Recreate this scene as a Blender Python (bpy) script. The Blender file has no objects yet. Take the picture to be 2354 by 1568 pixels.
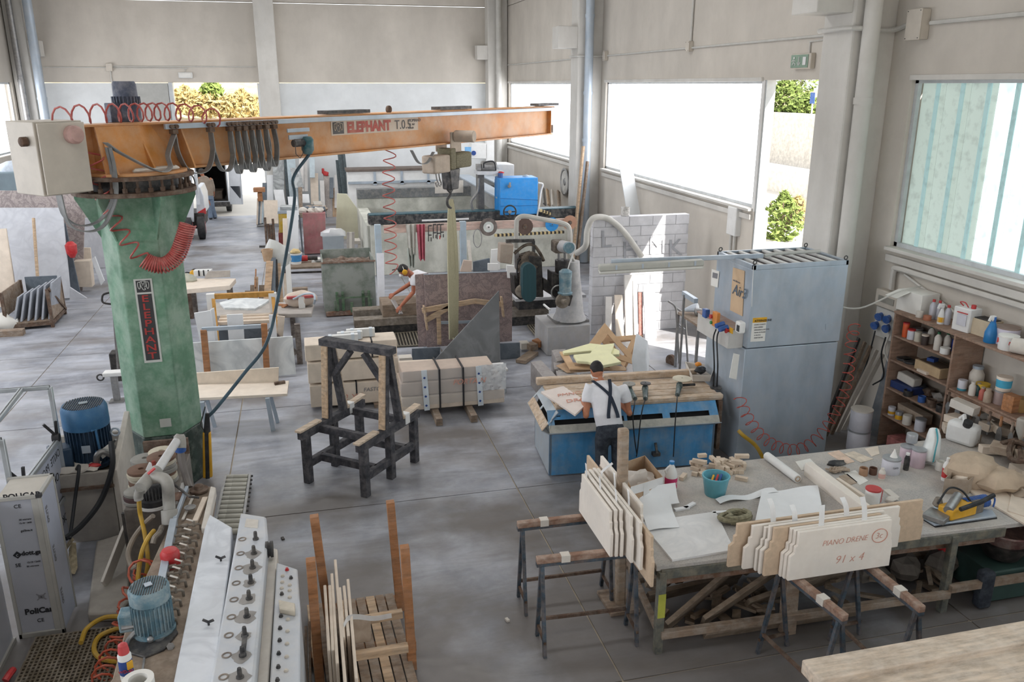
import bpy,math,random
from mathutils import Vector as V,Matrix,noise
random.seed(11)
SC=bpy.context.scene
COL=SC.collection
pi=math.pi
# ---------------- camera, sky, sun, exposure ----------------
FPX,CXP,CYP,CAMZ=1920.0,1177.0,784.0,4.9
PITCH,YAW=math.atan((784-195)/1920.0),math.radians(13.9)
cam=bpy.data.cameras.new('camera');cam.sensor_width=36.0
cam.lens=36.0*FPX/2354.0;cam.clip_end=400;cam.clip_start=.05
camo=bpy.data.objects.new('camera',cam);COL.objects.link(camo)
camo.location=(0,0,CAMZ);camo.rotation_euler=(pi/2-PITCH,0,-YAW)
SC.camera=camo
W=bpy.data.worlds.new('sky');SC.world=W;W.use_nodes=True
WN=W.node_tree.nodes;WL=W.node_tree.links
bg=WN['Background'];bg.inputs[1].default_value=1.0
sky=WN.new('ShaderNodeTexSky');sky.sky_type='HOSEK_WILKIE';sky.turbidity=4.5;sky.ground_albedo=.5
sky.sun_direction=V((.40,-.56,.72)).normalized()
smx=WN.new('ShaderNodeMixRGB');smx.inputs[0].default_value=.68;smx.inputs[2].default_value=(2.3,2.4,2.55,1)
WL.new(sky.outputs[0],smx.inputs[1]);WL.new(smx.outputs[0],bg.inputs[0])
sun=bpy.data.lights.new('sun','SUN');sun.energy=11.0;sun.angle=.01;sun.color=(1,.95,.87)
suno=bpy.data.objects.new('sun',sun);COL.objects.link(suno)
suno.rotation_euler=V((.40,-.56,.72)).to_track_quat('Z','Y').to_euler()
def area(name,loc,sx,sy,e,d,col=(1,1,1)):
 l=bpy.data.lights.new(name,'AREA');l.shape='RECTANGLE';l.size=sx;l.size_y=sy;l.energy=e;l.color=col
 o=bpy.data.objects.new(name,l);COL.objects.link(o);o.location=loc
 o.rotation_euler=V(d).to_track_quat('-Z','Y').to_euler();return o
 # added fill lamps under the closed ceiling slab, one strip per bay
for y,e in((4.5,90),(15.0,330),(27.0,330)):
 area('ceiling_fill',(-.6,y,8.52),9.0,1.6,e,(0,0,-1),(.97,.985,1))
SC.view_settings.view_transform='Standard';SC.view_settings.look='None'
SC.view_settings.gamma=1;SC.view_settings.use_curve_mapping=False
SC.view_settings.exposure=0.12
# ---------------- pixel -> place helpers (used only to survey positions) ----------------
_fw=V((math.sin(YAW)*math.cos(PITCH),math.cos(YAW)*math.cos(PITCH),-math.sin(PITCH)))
_rt=V((math.cos(YAW),-math.sin(YAW),0));_up=_rt.cross(_fw)
def ray(x,y):return _fw*FPX+_rt*(x-CXP)-_up*(y-CYP)
def G(x,y,z=0.0):
 d=ray(x,y);return V((0,0,CAMZ))+d*((z-CAMZ)/d.z)
def GX(x,y,X):
 d=ray(x,y);return V((0,0,CAMZ))+d*(X/d.x)
def GY(x,y,Y):
 d=ray(x,y);return V((0,0,CAMZ))+d*(Y/d.y)
def GR(x,y,b):
 d=ray(x,y);return V((0,0,CAMZ))+d*(math.hypot(b[0],b[1])/math.hypot(d.x,d.y))
def GPL(x,y,p,n):
 d=ray(x,y);n=V(n);return V((0,0,CAMZ))+d*((V(p)-V((0,0,CAMZ))).dot(n)/d.dot(n))
 # ---------------- materials ----------------
def lin(c):
 r=[]
 for v in c:
  v=v/255.0
  r.append(v/12.92 if v<=.04045 else((v+.055)/1.055)**2.4)
 return(r[0],r[1],r[2],1)
MT={}
def M(name,c,rough=.75,metal=0.,var=.14,sc=5.,dust=0.,dc=(178,172,163),dsc=9.,stretch=None,bump=0.,spec=None,c2=None,thr=.55,wet=0):
 if name in MT:return MT[name]
 m=bpy.data.materials.new(name);m.use_nodes=True;N=m.node_tree.nodes;L=m.node_tree.links
 b=N['Principled BSDF'];b.inputs['Roughness'].default_value=rough;b.inputs['Metallic'].default_value=metal
 if spec is not None:b.inputs['Specular IOR Level'].default_value=spec
 tc=N.new('ShaderNodeTexCoord');src=tc.outputs['Object']
 if stretch:
  mp=N.new('ShaderNodeMapping');mp.inputs['Scale'].default_value=stretch
  L.new(src,mp.inputs[0]);src=mp.outputs[0]
 n=N.new('ShaderNodeTexNoise');n.inputs['Scale'].default_value=sc;n.inputs['Detail'].default_value=5;n.inputs['Roughness'].default_value=.6
 L.new(src,n.inputs['Vector'])
 r=N.new('ShaderNodeValToRGB');e=r.color_ramp.elements
 lc=lin(c);a=lin(c2)if c2 else tuple(x*(1-2*var)for x in lc[:3])+(1,)
 e[0].position=.3;e[0].color=a
 e[1].position=.7;e[1].color=tuple(min(1,x*(1+var))for x in lc[:3])+(1,)
 L.new(n.outputs['Fac'],r.inputs[0]);out=r.outputs[0]
 if dust>0:
  n2=N.new('ShaderNodeTexNoise');n2.inputs['Scale'].default_value=dsc;n2.inputs['Detail'].default_value=7;n2.inputs['Roughness'].default_value=.68
  L.new(tc.outputs['Object'],n2.inputs['Vector'])
  r2=N.new('ShaderNodeValToRGB');q=r2.color_ramp.elements
  q[0].position=thr-.12;q[0].color=(0,0,0,1);q[1].position=thr+.1;q[1].color=(dust,dust,dust,1)
  L.new(n2.outputs['Fac'],r2.inputs[0])
  mx=N.new('ShaderNodeMixRGB');mx.inputs[2].default_value=lin(dc)
  L.new(r2.outputs[0],mx.inputs[0]);L.new(out,mx.inputs[1]);out=mx.outputs[0]
 L.new(out,b.inputs['Base Color'])
 if bump:
  bp=N.new('ShaderNodeBump');bp.inputs['Strength'].default_value=bump;bp.inputs['Distance'].default_value=.01
  L.new(n.outputs['Fac'],bp.inputs['Height']);L.new(bp.outputs[0],b.inputs['Normal'])
 MT[name]=m;return m
def wood(name,c,d=None,**k):return M(name,c,.8,0,.2,3.0,stretch=k.pop('st',(1.5,9,9)),bump=.3,dust=k.pop('dust',.25),**k)
def stone(name,c,vein=(120,120,122),sc=1.6,rough=.45,amt=.5,speck=0,thr=.5):
 if name in MT:return MT[name]
 m=M(name,c,rough,0,.05,4)
 N=m.node_tree.nodes;L=m.node_tree.links;b=N['Principled BSDF']
 tc=N.new('ShaderNodeTexCoord');n=N.new('ShaderNodeTexNoise');n.inputs['Scale'].default_value=sc;n.inputs['Detail'].default_value=9
 n.inputs['Distortion'].default_value=1.4;L.new(tc.outputs['Object'],n.inputs['Vector'])
 r=N.new('ShaderNodeValToRGB');q=r.color_ramp.elements
 q[0].position=thr-.09;q[0].color=(0,0,0,1);q[1].position=thr;q[1].color=(amt,amt,amt,1)
 z=q.new(thr+.09);z.color=(0,0,0,1)
 L.new(n.outputs['Fac'],r.inputs[0])
 mx=N.new('ShaderNodeMixRGB');mx.inputs[2].default_value=lin(vein)
 old=b.inputs['Base Color'].links[0].from_socket
 L.new(r.outputs[0],mx.inputs[0]);L.new(old,mx.inputs[1]);out=mx.outputs[0]
 if speck:
  w=N.new('ShaderNodeTexNoise');w.inputs['Scale'].default_value=60;w.inputs['Detail'].default_value=3;L.new(tc.outputs['Object'],w.inputs['Vector'])
  r3=N.new('ShaderNodeValToRGB');r3.color_ramp.elements[0].position=.42;r3.color_ramp.elements[1].position=.58
  r3.color_ramp.elements[0].color=(1-speck,)*3+(1,);L.new(w.outputs['Fac'],r3.inputs[0])
  m2=N.new('ShaderNodeMixRGB');m2.blend_type='MULTIPLY';m2.inputs[0].default_value=1
  L.new(out,m2.inputs[1]);L.new(r3.outputs[0],m2.inputs[2]);out=m2.outputs[0]
 L.new(out,b.inputs['Base Color']);return m
def clear(name,c,alpha=.35,rough=.15,trans=0.):
 if name in MT:return MT[name]
 m=M(name,c,rough,0,.06);b=m.node_tree.nodes['Principled BSDF'];b.inputs['Alpha'].default_value=alpha;return m
 # ---------------- mesh collector ----------------
class MB:
 def __init__(s):s.v=[];s.f=[]
 def add(s,vs,fs):
  o=len(s.v);s.v+=[tuple(p)for p in vs];s.f+=[tuple(i+o for i in f)for f in fs];return s
 def box(s,a,b):
  x0,y0,z0=a;x1,y1,z1=b
  return s.add([(x0,y0,z0),(x1,y0,z0),(x1,y1,z0),(x0,y1,z0),(x0,y0,z1),(x1,y0,z1),(x1,y1,z1),(x0,y1,z1)],[(0,3,2,1),(4,5,6,7),(0,1,5,4),(1,2,6,5),(2,3,7,6),(3,0,4,7)])
 def ob(s,c,size,rz=0.,rx=0.,ry=0.):
  m=Matrix.Translation(V(c))@Matrix.Rotation(rz,4,'Z')@Matrix.Rotation(ry,4,'Y')@Matrix.Rotation(rx,4,'X')
  x,y,z=[q/2 for q in size]
  P=[(-x,-y,-z),(x,-y,-z),(x,y,-z),(-x,y,-z),(-x,-y,z),(x,-y,z),(x,y,z),(-x,y,z)]
  return s.add([m@V(p)for p in P],[(0,3,2,1),(4,5,6,7),(0,1,5,4),(1,2,6,5),(2,3,7,6),(3,0,4,7)])
 def beam(s,p,q,w,h,up=(0,0,1)):
  p=V(p);q=V(q);d=(q-p).normalized();u=V(up)
  if abs(d.dot(u))>.98:u=V((0,1,0))
  a=d.cross(u).normalized()*(w/2);b=a.cross(d).normalized()*(h/2)
  return s.add([p-a-b,p+a-b,p+a+b,p-a+b,q-a-b,q+a-b,q+a+b,q-a+b],[(0,3,2,1),(4,5,6,7),(0,1,5,4),(1,2,6,5),(2,3,7,6),(3,0,4,7)][::1])
 def prism(s,pts,vec):
  n=len(pts);vec=V(vec);a=[V(p)for p in pts]
  return s.add(a+[p+vec for p in a],[tuple(range(n))[::-1],tuple(range(n,2*n))]+[(i,(i+1)%n,(i+1)%n+n,i+n)for i in range(n)])
 def lathe(s,c,prof,n=16,ax=(0,0,1),cap=True):
  ax=V(ax).normalized();a=ax.orthogonal().normalized();b=ax.cross(a);c=V(c);vs=[];fs=[]
  for r,h in prof:
   for i in range(n):
    t=2*pi*i/n;vs.append(c+ax*h+(a*math.cos(t)+b*math.sin(t))*r)
  for k in range(len(prof)-1):
   for i in range(n):
    j=(i+1)%n;fs.append((k*n+i,k*n+j,(k+1)*n+j,(k+1)*n+i))
  if cap:
   fs.append(tuple(range(n))[::-1]);fs.append(tuple(range((len(prof)-1)*n,len(prof)*n)))
  return s.add(vs,fs)
 def cyl(s,p,q,r,r2=None,n=12):
  p=V(p);q=V(q);return s.lathe(p,[(r,0),(r if r2 is None else r2,(q-p).length)],n,q-p)
 def tube(s,pts,r,n=6,rr=None):
  pts=[V(p)for p in pts];vs=[];fs=[];m=len(pts);a=None
  for i,p in enumerate(pts):
   d=(pts[min(i+1,m-1)]-pts[max(i-1,0)]).normalized()
   a=(d.orthogonal()if a is None else(a-d*a.dot(d)))
   a=a.normalized()if a.length>1e-6 else d.orthogonal().normalized()
   b=d.cross(a);q=r if rr is None else rr[i]
   for k in range(n):
    t=2*pi*k/n;vs.append(p+(a*math.cos(t)+b*math.sin(t))*q)
  for i in range(m-1):
   for k in range(n):
    j=(k+1)%n;fs.append((i*n+k,i*n+j,(i+1)*n+j,(i+1)*n+k))
  fs.append(tuple(range(n))[::-1]);fs.append(tuple(range((m-1)*n,m*n)))
  return s.add(vs,fs)
 def ribbon(s,pts,wv,t=.004):
  pts=[V(p)for p in pts];wv=V(wv)/2;vs=[];fs=[];m=len(pts)
  for i,p in enumerate(pts):
   d=(pts[min(i+1,m-1)]-pts[max(i-1,0)]).normalized();nn=d.cross(wv).normalized()*t
   vs+=[p-wv-nn,p+wv-nn,p+wv+nn,p-wv+nn]
  for i in range(m-1):
   for k in range(4):
    j=(k+1)%4;fs.append((i*4+k,i*4+j,i*4+4+j,i*4+4+k))
  fs+=[(3,2,1,0),(m*4-4,m*4-3,m*4-2,m*4-1)]
  return s.add(vs,fs)
 def ball(s,c,r,sc=(1,1,1),n=12,jit=0.,seed=0):
  vs=[];fs=[];c=V(c);k=n//2+1
  for i in range(k):
   a=pi*i/(k-1)
   for j in range(n):
    b=2*pi*j/n;p=V((math.sin(a)*math.cos(b)*sc[0],math.sin(a)*math.sin(b)*sc[1],math.cos(a)*sc[2]))*r
    if jit:p=p*(1+jit*noise.noise(p/r*1.7+V((seed,seed*2.3,0))))
    vs.append(c+p)
  for i in range(k-1):
   for j in range(n):
    q=(j+1)%n;fs.append((i*n+j,(i+1)*n+j,(i+1)*n+q,i*n+q))
  return s.add(vs,fs)
 def sheet(s,fn,nu,nv,t=.004):
  vs=[V(fn(i/nu,j/nv))for j in range(nv+1)for i in range(nu+1)];w=nu+1
  nr=(vs[1]-vs[0]).cross(vs[w]-vs[0]).normalized()*t;k=len(vs)
  fs=[]
  for j in range(nv):
   for i in range(nu):
    a=j*w+i;fs+=[(a,a+1,a+w+1,a+w),(a+k,a+w+k,a+w+1+k,a+1+k)]
  ed=[i for i in range(w)]+[j*w+nu for j in range(1,nv+1)]+[nv*w+i for i in range(nu-1,-1,-1)]+[j*w for j in range(nv-1,0,-1)]
  for x in range(len(ed)):
   a,b=ed[x],ed[(x+1)%len(ed)];fs.append((b,a,a+k,b+k))
  return s.add(vs+[p-nr for p in vs],fs)
 def mesh(s,name,inv=None,smooth=False):
  me=bpy.data.meshes.new(name);vs=s.v if inv is None else[inv@V(p)for p in s.v]
  me.from_pydata(vs,[],s.f);me.update()
  if smooth:
   for p in me.polygons:p.use_smooth=True
   try:me.set_sharp_from_angle(angle=math.radians(40))
   except Exception:pass
  return me
ROOT={}
def setp(o,label=None,cat=None,group=None,kind=None):
 if label:o['label']=label
 if cat:o['category']=cat
 if group:o['group']=group
 if kind:o['kind']=kind
 return o
def thing(name,label,cat,loc,rz=0.,group=None):
 o=bpy.data.objects.new(name,None);COL.objects.link(o);o.empty_display_size=.1
 o.location=V(loc);o.rotation_euler=(0,0,rz)
 ROOT[o]=Matrix.Translation(V(loc))@Matrix.Rotation(rz,4,'Z')
 return setp(o,label,cat,group,'thing')
def bev(o,w):
 if w:
  m=o.modifiers.new('edge','BEVEL');m.width=w;m.segments=2;m.limit_method='ANGLE';m.angle_limit=.6
  try:m.harden_normals=False
  except Exception:pass
def part(par,name,mat,mb,bevel=0.,smooth=True,label=None,kind=None):
 mx=ROOT[par];o=bpy.data.objects.new(name,mb.mesh(name,mx.inverted(),smooth));o.data.materials.append(mat)
 COL.objects.link(o);o.parent=par;ROOT[o]=mx;bev(o,bevel);return setp(o,label,None,None,kind)
def solo(name,label,cat,mat,mb,loc,group=None,bevel=0.,smooth=True,kind=None,rz=0.):
 mx=Matrix.Translation(V(loc))@Matrix.Rotation(rz,4,'Z')
 o=bpy.data.objects.new(name,mb.mesh(name,mx.inverted(),smooth));o.data.materials.append(mat)
 o.location=V(loc);o.rotation_euler=(0,0,rz);COL.objects.link(o);ROOT[o]=mx;bev(o,bevel);return setp(o,label,cat,group,kind or'thing')
def struct(name,mat,mb,par=None,bevel=0.,smooth=False):
 o=bpy.data.objects.new(name,mb.mesh(name,None,smooth));o.data.materials.append(mat);COL.objects.link(o);ROOT[o]=Matrix.Identity(4);bev(o,bevel)
 if par:o.parent=par
 o['kind']='structure';return o
def dup(o,loc,rz=None,label=None,group=None,name=None):
 def cp(a,par):
  c=a.copy();COL.objects.link(c)
  if par:c.parent=par
  for ch in list(a.children):cp(ch,c)
  return c
 r=cp(o,None);r.location=V(loc)
 if rz is not None:r.rotation_euler=(0,0,rz)
 ROOT[r]=Matrix.Translation(V(loc))@Matrix.Rotation(r.rotation_euler.z,4,'Z')
 if label:r['label']=label
 if group:r['group']=group
 return r
def lettering(par,s,mat,org,xd,yd,size,th=.0015,name='lettering',shear=0.,align='LEFT',bold=0.,wx=1.):
 cu=bpy.data.curves.new(name,'FONT');cu.body=s;cu.size=size;cu.extrude=th;cu.shear=shear;cu.align_x=align;cu.offset=bold;cu.resolution_u=3
 t=bpy.data.objects.new(name+'_source',cu);COL.objects.link(t)
 me=bpy.data.meshes.new_from_object(t);bpy.data.objects.remove(t)
 xd=V(xd).normalized();yd=V(yd);yd=(yd-xd*yd.dot(xd)).normalized();zd=xd.cross(yd)
 mx=Matrix((xd,yd,zd)).transposed().to_4x4();mx.translation=V(org)+zd*.002
 if wx!=1:me.transform(Matrix.Diagonal((wx,1,1,1)))
 me.transform(ROOT[par].inverted()@mx);me.materials.clear();me.materials.append(mat)
 o=bpy.data.objects.new(name,me);COL.objects.link(o);o.parent=par;ROOT[o]=ROOT[par];return o
def bez(p0,p1,p2,p3,n=14):
 p0,p1,p2,p3=V(p0),V(p1),V(p2),V(p3);r=[]
 for i in range(n+1):
  t=i/n;u=1-t;r.append(p0*u**3+p1*3*u*u*t+p2*3*u*t*t+p3*t**3)
 return r
def spline(pts,k=6):
 P=[V(p)for p in pts];P=[P[0]*2-P[1]]+P+[P[-1]*2-P[-2]];r=[]
 for i in range(1,len(P)-2):
  for j in range(k):
   t=j/k;a,b,c,d=P[i-1:i+3]
   r.append(.5*((2*b)+(c-a)*t+(2*a-5*b+4*c-d)*t*t+(3*b-a-3*c+d)*t**3))
 return r+[P[-2]]
def coil(path,R,turns,per=9,prof=None):
 m=len(path);r=[];N=int(turns*per)
 L=[0]
 for i in range(1,m):L.append(L[-1]+(path[i]-path[i-1]).length)
 for k in range(N+1):
  t=k/N;s=(prof(t)if prof else t)*L[-1];i=1
  while i<m-1 and L[i]<s:i+=1
  f=(s-L[i-1])/max(1e-6,L[i]-L[i-1]);p=path[i-1].lerp(path[i],min(1,max(0,f)))
  d=(path[i]-path[i-1]).normalized();u=d.cross(V((.3,-1,.2))).normalized();w=d.cross(u)
  th=2*pi*k/per;r.append(p+(u*math.cos(th)+w*math.sin(th))*R)
 return r
 # ---------------- palette ----------------
conc=M('concrete_wall',(203,196,186),.9,0,.07,.7,dust=.22,dc=(170,164,154),dsc=1.6,stretch=(1,1,.35),bump=.1)
conc_l=M('painted_wall',(224,227,228),.85,0,.05,.8,dust=.2,dc=(196,198,198),dsc=2)
conc_g=M('column_concrete',(208,205,199),.9,0,.07,1.2,dust=.25,dc=(182,178,170),dsc=3,stretch=(1,1,.3))
grey_pl=M('grey_plastic',(196,194,188),.6,0,.06)
beige_pl=M('beige_plastic',(198,190,178),.6,0,.05)
steel=M('steel',(150,150,150),.45,.7,.12,12,dust=.3)
galv=M('galvanised',(172,184,196),.42,.25,.1,3,dust=.35,dc=(190,192,194),dsc=4,stretch=(1,1,.4))
darks=M('dark_steel',(62,62,64),.6,.3,.2,10,dust=.4,dc=(140,134,126))
rust=M('rusty_steel',(98,76,62),.85,.1,.25,12,dust=.4,dc=(150,140,128))
black=M('black_rubber',(32,33,36),.7,0,.2,8,dust=.2,dc=(110,106,102))
cabk=M('black_cable',(30,32,36),.6,0,.1)
white=M('white_paint',(226,226,224),.6,0,.04,3,dust=.15,dc=(196,190,182))
offw=M('dusty_white',(212,206,197),.8,0,.06,5,dust=.3,dc=(186,176,164))
cream=M('cream_stone',(228,214,198),.6,0,.06,5,dust=.25,dc=(236,228,216))
creamd=M('beige_stone',(220,205,188),.65,0,.07,6,dust=.2,dc=(224,212,196))
paper=M('paper',(228,226,220),.9,0,.03)
ink=M('black_ink',(38,38,42),.8,0,.05)
inkg=M('faded_ink',(128,128,132),.8,0,.05)
inkr=M('red_pencil',(208,150,132),.9,0,.05)
inkred=M('red_print',(196,52,44),.7,0,.06)
inkblue=M('blue_print',(44,74,140),.7,0,.06)
card=M('cardboard',(176,146,116),.9,0,.08,6,dust=.3,dc=(200,184,164))
cardd=M('dusty_cardboard',(168,150,132),.95,0,.1,6,dust=.4,dc=(192,180,166))
lumb=wood('pale_timber',(196,168,138))
lumo=wood('orange_timber',(168,116,76),dust=.12)
lumd=wood('grey_timber',(142,122,104),dust=.4)
plank=wood('old_plank',(136,118,100),dust=.45,dc=(160,148,134))
yellow=M('yellow_plastic',(226,170,36),.5,0,.1,dust=.1)
yelh=M('yellow_hose',(196,156,40),.6,0,.12,dust=.2)
redp=M('red_plastic',(196,44,48),.5,0,.12,dust=.15)
redh=M('red_hose',(186,84,78),.55,0,.12,9,dust=.25)
oranh=M('orange_hose',(190,82,52),.55,0,.12,dust=.2)
bluep=M('blue_plastic',(40,88,160),.5,0,.12,dust=.15)
teal=M('teal_paint',(52,104,112),.55,.1,.15,8,dust=.3)
glassm=clear('clear_plastic',(216,222,224),.38)
skin=M('skin',(176,116,86),.6,0,.08,9)
hairm=M('black_hair',(30,27,26),.7,0,.25,30)
tshirt=M('white_cotton',(226,226,230),.95,0,.04,9,bump=.15)
navy=M('dark_trousers',(42,48,58),.95,0,.15,9,dust=.35,dc=(92,96,102))
R_,D_,L_=8.12,34.0,-9.45
ZL=4.98
ZS=2.64
# ---------------- floor: poured slabs with saw-cut joints ----------------
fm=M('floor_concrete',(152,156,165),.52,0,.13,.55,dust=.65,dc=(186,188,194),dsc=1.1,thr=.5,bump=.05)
def finish_floor(m):
 N=m.node_tree.nodes;L=m.node_tree.links;b=N['Principled BSDF']
 tc=N.new('ShaderNodeTexCoord')
 # worn bands and drag marks
 mp=N.new('ShaderNodeMapping');mp.inputs['Scale'].default_value=(.5,2.2,1);mp.inputs['Rotation'].default_value=(0,0,.5)
 L.new(tc.outputs['Object'],mp.inputs[0])
 n=N.new('ShaderNodeTexNoise');n.inputs['Scale'].default_value=1.3;n.inputs['Detail'].default_value=9;n.inputs['Roughness'].default_value=.72;n.inputs['Distortion'].default_value=.8
 L.new(mp.outputs[0],n.inputs['Vector'])
 r=N.new('ShaderNodeValToRGB');q=r.color_ramp.elements;q[0].position=.36;q[0].color=(.62,.6,.58,1);q[1].position=.62;q[1].color=(1.06,1.06,1.08,1)
 L.new(n.outputs['Fac'],r.inputs[0])
 mx=N.new('ShaderNodeMixRGB');mx.blend_type='MULTIPLY';mx.inputs[0].default_value=.85
 old=b.inputs['Base Color'].links[0].from_socket;L.new(old,mx.inputs[1]);L.new(r.outputs[0],mx.inputs[2])
 # brown sludge stains of the work area; forward ramp also paints in dimmer light
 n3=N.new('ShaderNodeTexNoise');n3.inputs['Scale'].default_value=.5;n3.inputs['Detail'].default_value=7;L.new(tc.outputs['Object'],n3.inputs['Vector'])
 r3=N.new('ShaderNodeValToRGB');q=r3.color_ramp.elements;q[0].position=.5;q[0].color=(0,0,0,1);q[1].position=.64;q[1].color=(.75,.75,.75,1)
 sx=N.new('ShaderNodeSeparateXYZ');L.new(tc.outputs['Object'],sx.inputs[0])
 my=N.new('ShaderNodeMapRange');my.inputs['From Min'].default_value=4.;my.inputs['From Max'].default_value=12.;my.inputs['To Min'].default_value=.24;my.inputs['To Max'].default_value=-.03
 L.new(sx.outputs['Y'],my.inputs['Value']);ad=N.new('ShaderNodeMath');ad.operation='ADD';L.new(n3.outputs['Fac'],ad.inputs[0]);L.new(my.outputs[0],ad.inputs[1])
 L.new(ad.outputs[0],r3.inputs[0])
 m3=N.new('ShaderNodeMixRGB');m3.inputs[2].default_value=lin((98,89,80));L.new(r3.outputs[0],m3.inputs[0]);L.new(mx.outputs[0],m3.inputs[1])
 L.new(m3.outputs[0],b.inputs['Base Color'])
 rr=N.new('ShaderNodeMapRange');rr.inputs['From Min'].default_value=.35;rr.inputs['From Max'].default_value=.65
 rr.inputs['To Min'].default_value=.28;rr.inputs['To Max'].default_value=.62
 L.new(n.outputs['Fac'],rr.inputs['Value']);L.new(rr.outputs[0],b.inputs['Roughness'])
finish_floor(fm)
bed=M('joint_fill',(176,164,146),.95)
flo=struct('floor',bed,MB().box((L_-.3,-4,-.3),(R_+.3,D_+.3,-.012)))
xs=[L_-.3,-4.72,-1.2,2.37,5.9,R_+.3];ys=[-4,1.9,5.6,9.3,12.9,16.6,20.3,24.0,27.7,31.3,D_+.3]
for i in range(len(xs)-1):
 for j in range(len(ys)-1):
  g=.009
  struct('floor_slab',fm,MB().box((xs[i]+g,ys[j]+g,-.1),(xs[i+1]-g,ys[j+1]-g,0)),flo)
  # ---------------- walls ----------------
T=.3
cB_y=GX(1383,188,R_).y;cB_x=GY(1327,190,cB_y).x;cB_f=GX(1311,190,cB_x).y
cC_y=GX(2045,178,R_).y;cC_x=GY(1948,178,cC_y).x;cC_f=GX(1881,178,cC_x).y
w1a,w1b=cB_f+.1,D_-.75
w2b=GX(1393,188,R_).y;w2a=GX(1752,188,R_).y
dr0,dr1=cC_f-.05,w2a-.12
w3b=GX(2097,184,R_).y;w3a=-2.6
rw=struct('wall_right',conc,MB().box((R_,-4,ZL),(R_+T,D_+T,7.78)).box((R_,-4,7.8),(R_+T,D_+T,8.7)))
struct('sill_panel',conc,MB().box((R_,cB_f-.3,-.1),(R_+T,D_+T,ZS)),rw)
struct('sill_panel',conc,MB().box((R_,w2a-.1,-.1),(R_+T,cB_f-.32,ZS)),rw)
struct('sill_panel',conc,MB().box((R_,-4,-.1),(R_+T,cC_f-.1,ZS)),rw)
struct('jamb_panel',conc,MB().box((R_,w3b,ZS),(R_+T,cC_f-.1,ZL)),rw)
struct('jamb_panel',conc,MB().box((R_,w2b,ZS),(R_+T,cB_f+.05,ZL)),rw)
struct('jamb_panel',conc,MB().box((R_,w1b,ZS),(R_+T,D_+T,ZL)),rw)
bw=struct('wall_back',conc,MB().box((L_-T,D_,ZL),(R_+T,D_+T,7.76)).box((L_-T,D_-.03,7.8),(R_+T,D_+T,8.7)))
dlx,drx=GY(397,195,D_).x,GY(591,195,D_).x
struct('lower_panel',conc_l,MB().box((drx,D_,-.1),(R_+T,D_+T,ZL-.02)),bw)
struct('lower_panel',conc_l,MB().box((L_-T,D_,-.1),(dlx-.1,D_+T,ZL-.02)),bw)
lw=struct('wall_left',conc,MB().box((L_-T,-4,ZL),(L_,D_+T,8.7)).box((L_-T,-4,-.1),(L_,D_+T,ZS)))
for y0,y1 in((33.2,34.3),(21.0,23.2),(9.2,11.0),(-4,-2.6)):
 struct('jamb_panel',conc,MB().box((L_-T,y0,ZS),(L_,y1,ZL)),lw)
struct('wall_front',conc,MB().box((L_-T,-4.3,-.1),(.5,-4,8.7)).box((7.4,-4.3,-.1),(R_+T,-4,8.7)).box((.5,-4.3,5.2),(7.4,-4,8.7)))  # front wall out of view; its doorway is added to let sky light in
struct('ceiling',conc_g,MB().box((L_-T,-4.3,8.7),(R_+T,D_+T,9.0)))
# columns, each with its crane-rail corbel
def column(nm,x0,x1,y0,y1,corb,par):
 c=struct(nm,conc_g,MB().box((x0,y0,-.05),(x1,y1,8.69)),par,.03)
 struct('corbel',conc_g,MB().box(*corb),c,.015);return c
column('column',cB_x,R_+.02,cB_y,cB_f,((cB_x-.55,cB_y+.05,5.84),(cB_x+.01,cB_f-.02,6.4)),rw)
column('column',cC_x,R_+.02,cC_y,cC_f,((cC_x-.55,cC_y+.05,5.84),(cC_x+.01,cC_f-.02,6.4)),rw)
column('column',7.32,R_-.02,D_-.55,D_+.02,((6.9,D_-.5,5.84),(7.33,D_-.05,6.36)),rw)
struct('pilaster',conc_g,MB().box((GY(588,100,D_-.45).x,D_-.45,-.05),(GY(634,100,D_-.45).x,D_+.02,8.69)),bw,.03)
column('column',L_+.02,L_+.62,D_-.6,D_+.02,((L_+.6,D_-.55,5.84),(L_+1.0,D_-.1,6.36)),lw)
column('column',L_+.02,L_+.62,21.8,22.4,((L_+.6,21.85,5.84),(L_+1.0,22.3,6.36)),lw)
# sill ledges and lintel ledges
for y0,y1 in((w1a-.2,w1b+.1),(w2a-.05,w2b),(w3a,w3b)):
 struct('sill_ledge',conc_g,MB().box((R_-.1,y0,ZS),(R_+.15,y1,ZS+.05)).box((R_-.06,y0,ZS-.16),(R_+.01,y1,ZS-.06)),rw,.008)
 struct('lintel_ledge',conc_g,MB().box((R_-.05,y0,ZL-.02),(R_+.1,y1,ZL+.05)),rw,.008)
 # ---------------- windows: corrugated translucent sheets; their emission stands in for daylight behind them ----------------
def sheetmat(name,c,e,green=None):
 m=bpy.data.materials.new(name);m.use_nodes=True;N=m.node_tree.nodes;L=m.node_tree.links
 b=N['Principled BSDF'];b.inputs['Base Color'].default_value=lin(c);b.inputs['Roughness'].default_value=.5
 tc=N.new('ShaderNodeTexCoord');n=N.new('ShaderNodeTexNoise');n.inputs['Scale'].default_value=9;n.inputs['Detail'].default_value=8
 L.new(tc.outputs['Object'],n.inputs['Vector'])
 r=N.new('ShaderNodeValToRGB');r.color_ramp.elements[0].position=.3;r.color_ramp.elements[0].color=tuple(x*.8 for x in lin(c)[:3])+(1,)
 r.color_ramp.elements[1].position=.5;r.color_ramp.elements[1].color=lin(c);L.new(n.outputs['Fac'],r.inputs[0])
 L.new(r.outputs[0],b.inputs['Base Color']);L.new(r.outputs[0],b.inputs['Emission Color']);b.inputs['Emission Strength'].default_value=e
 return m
pan_a=sheetmat('translucent_sheet',(250,251,255),4.5)
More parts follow.
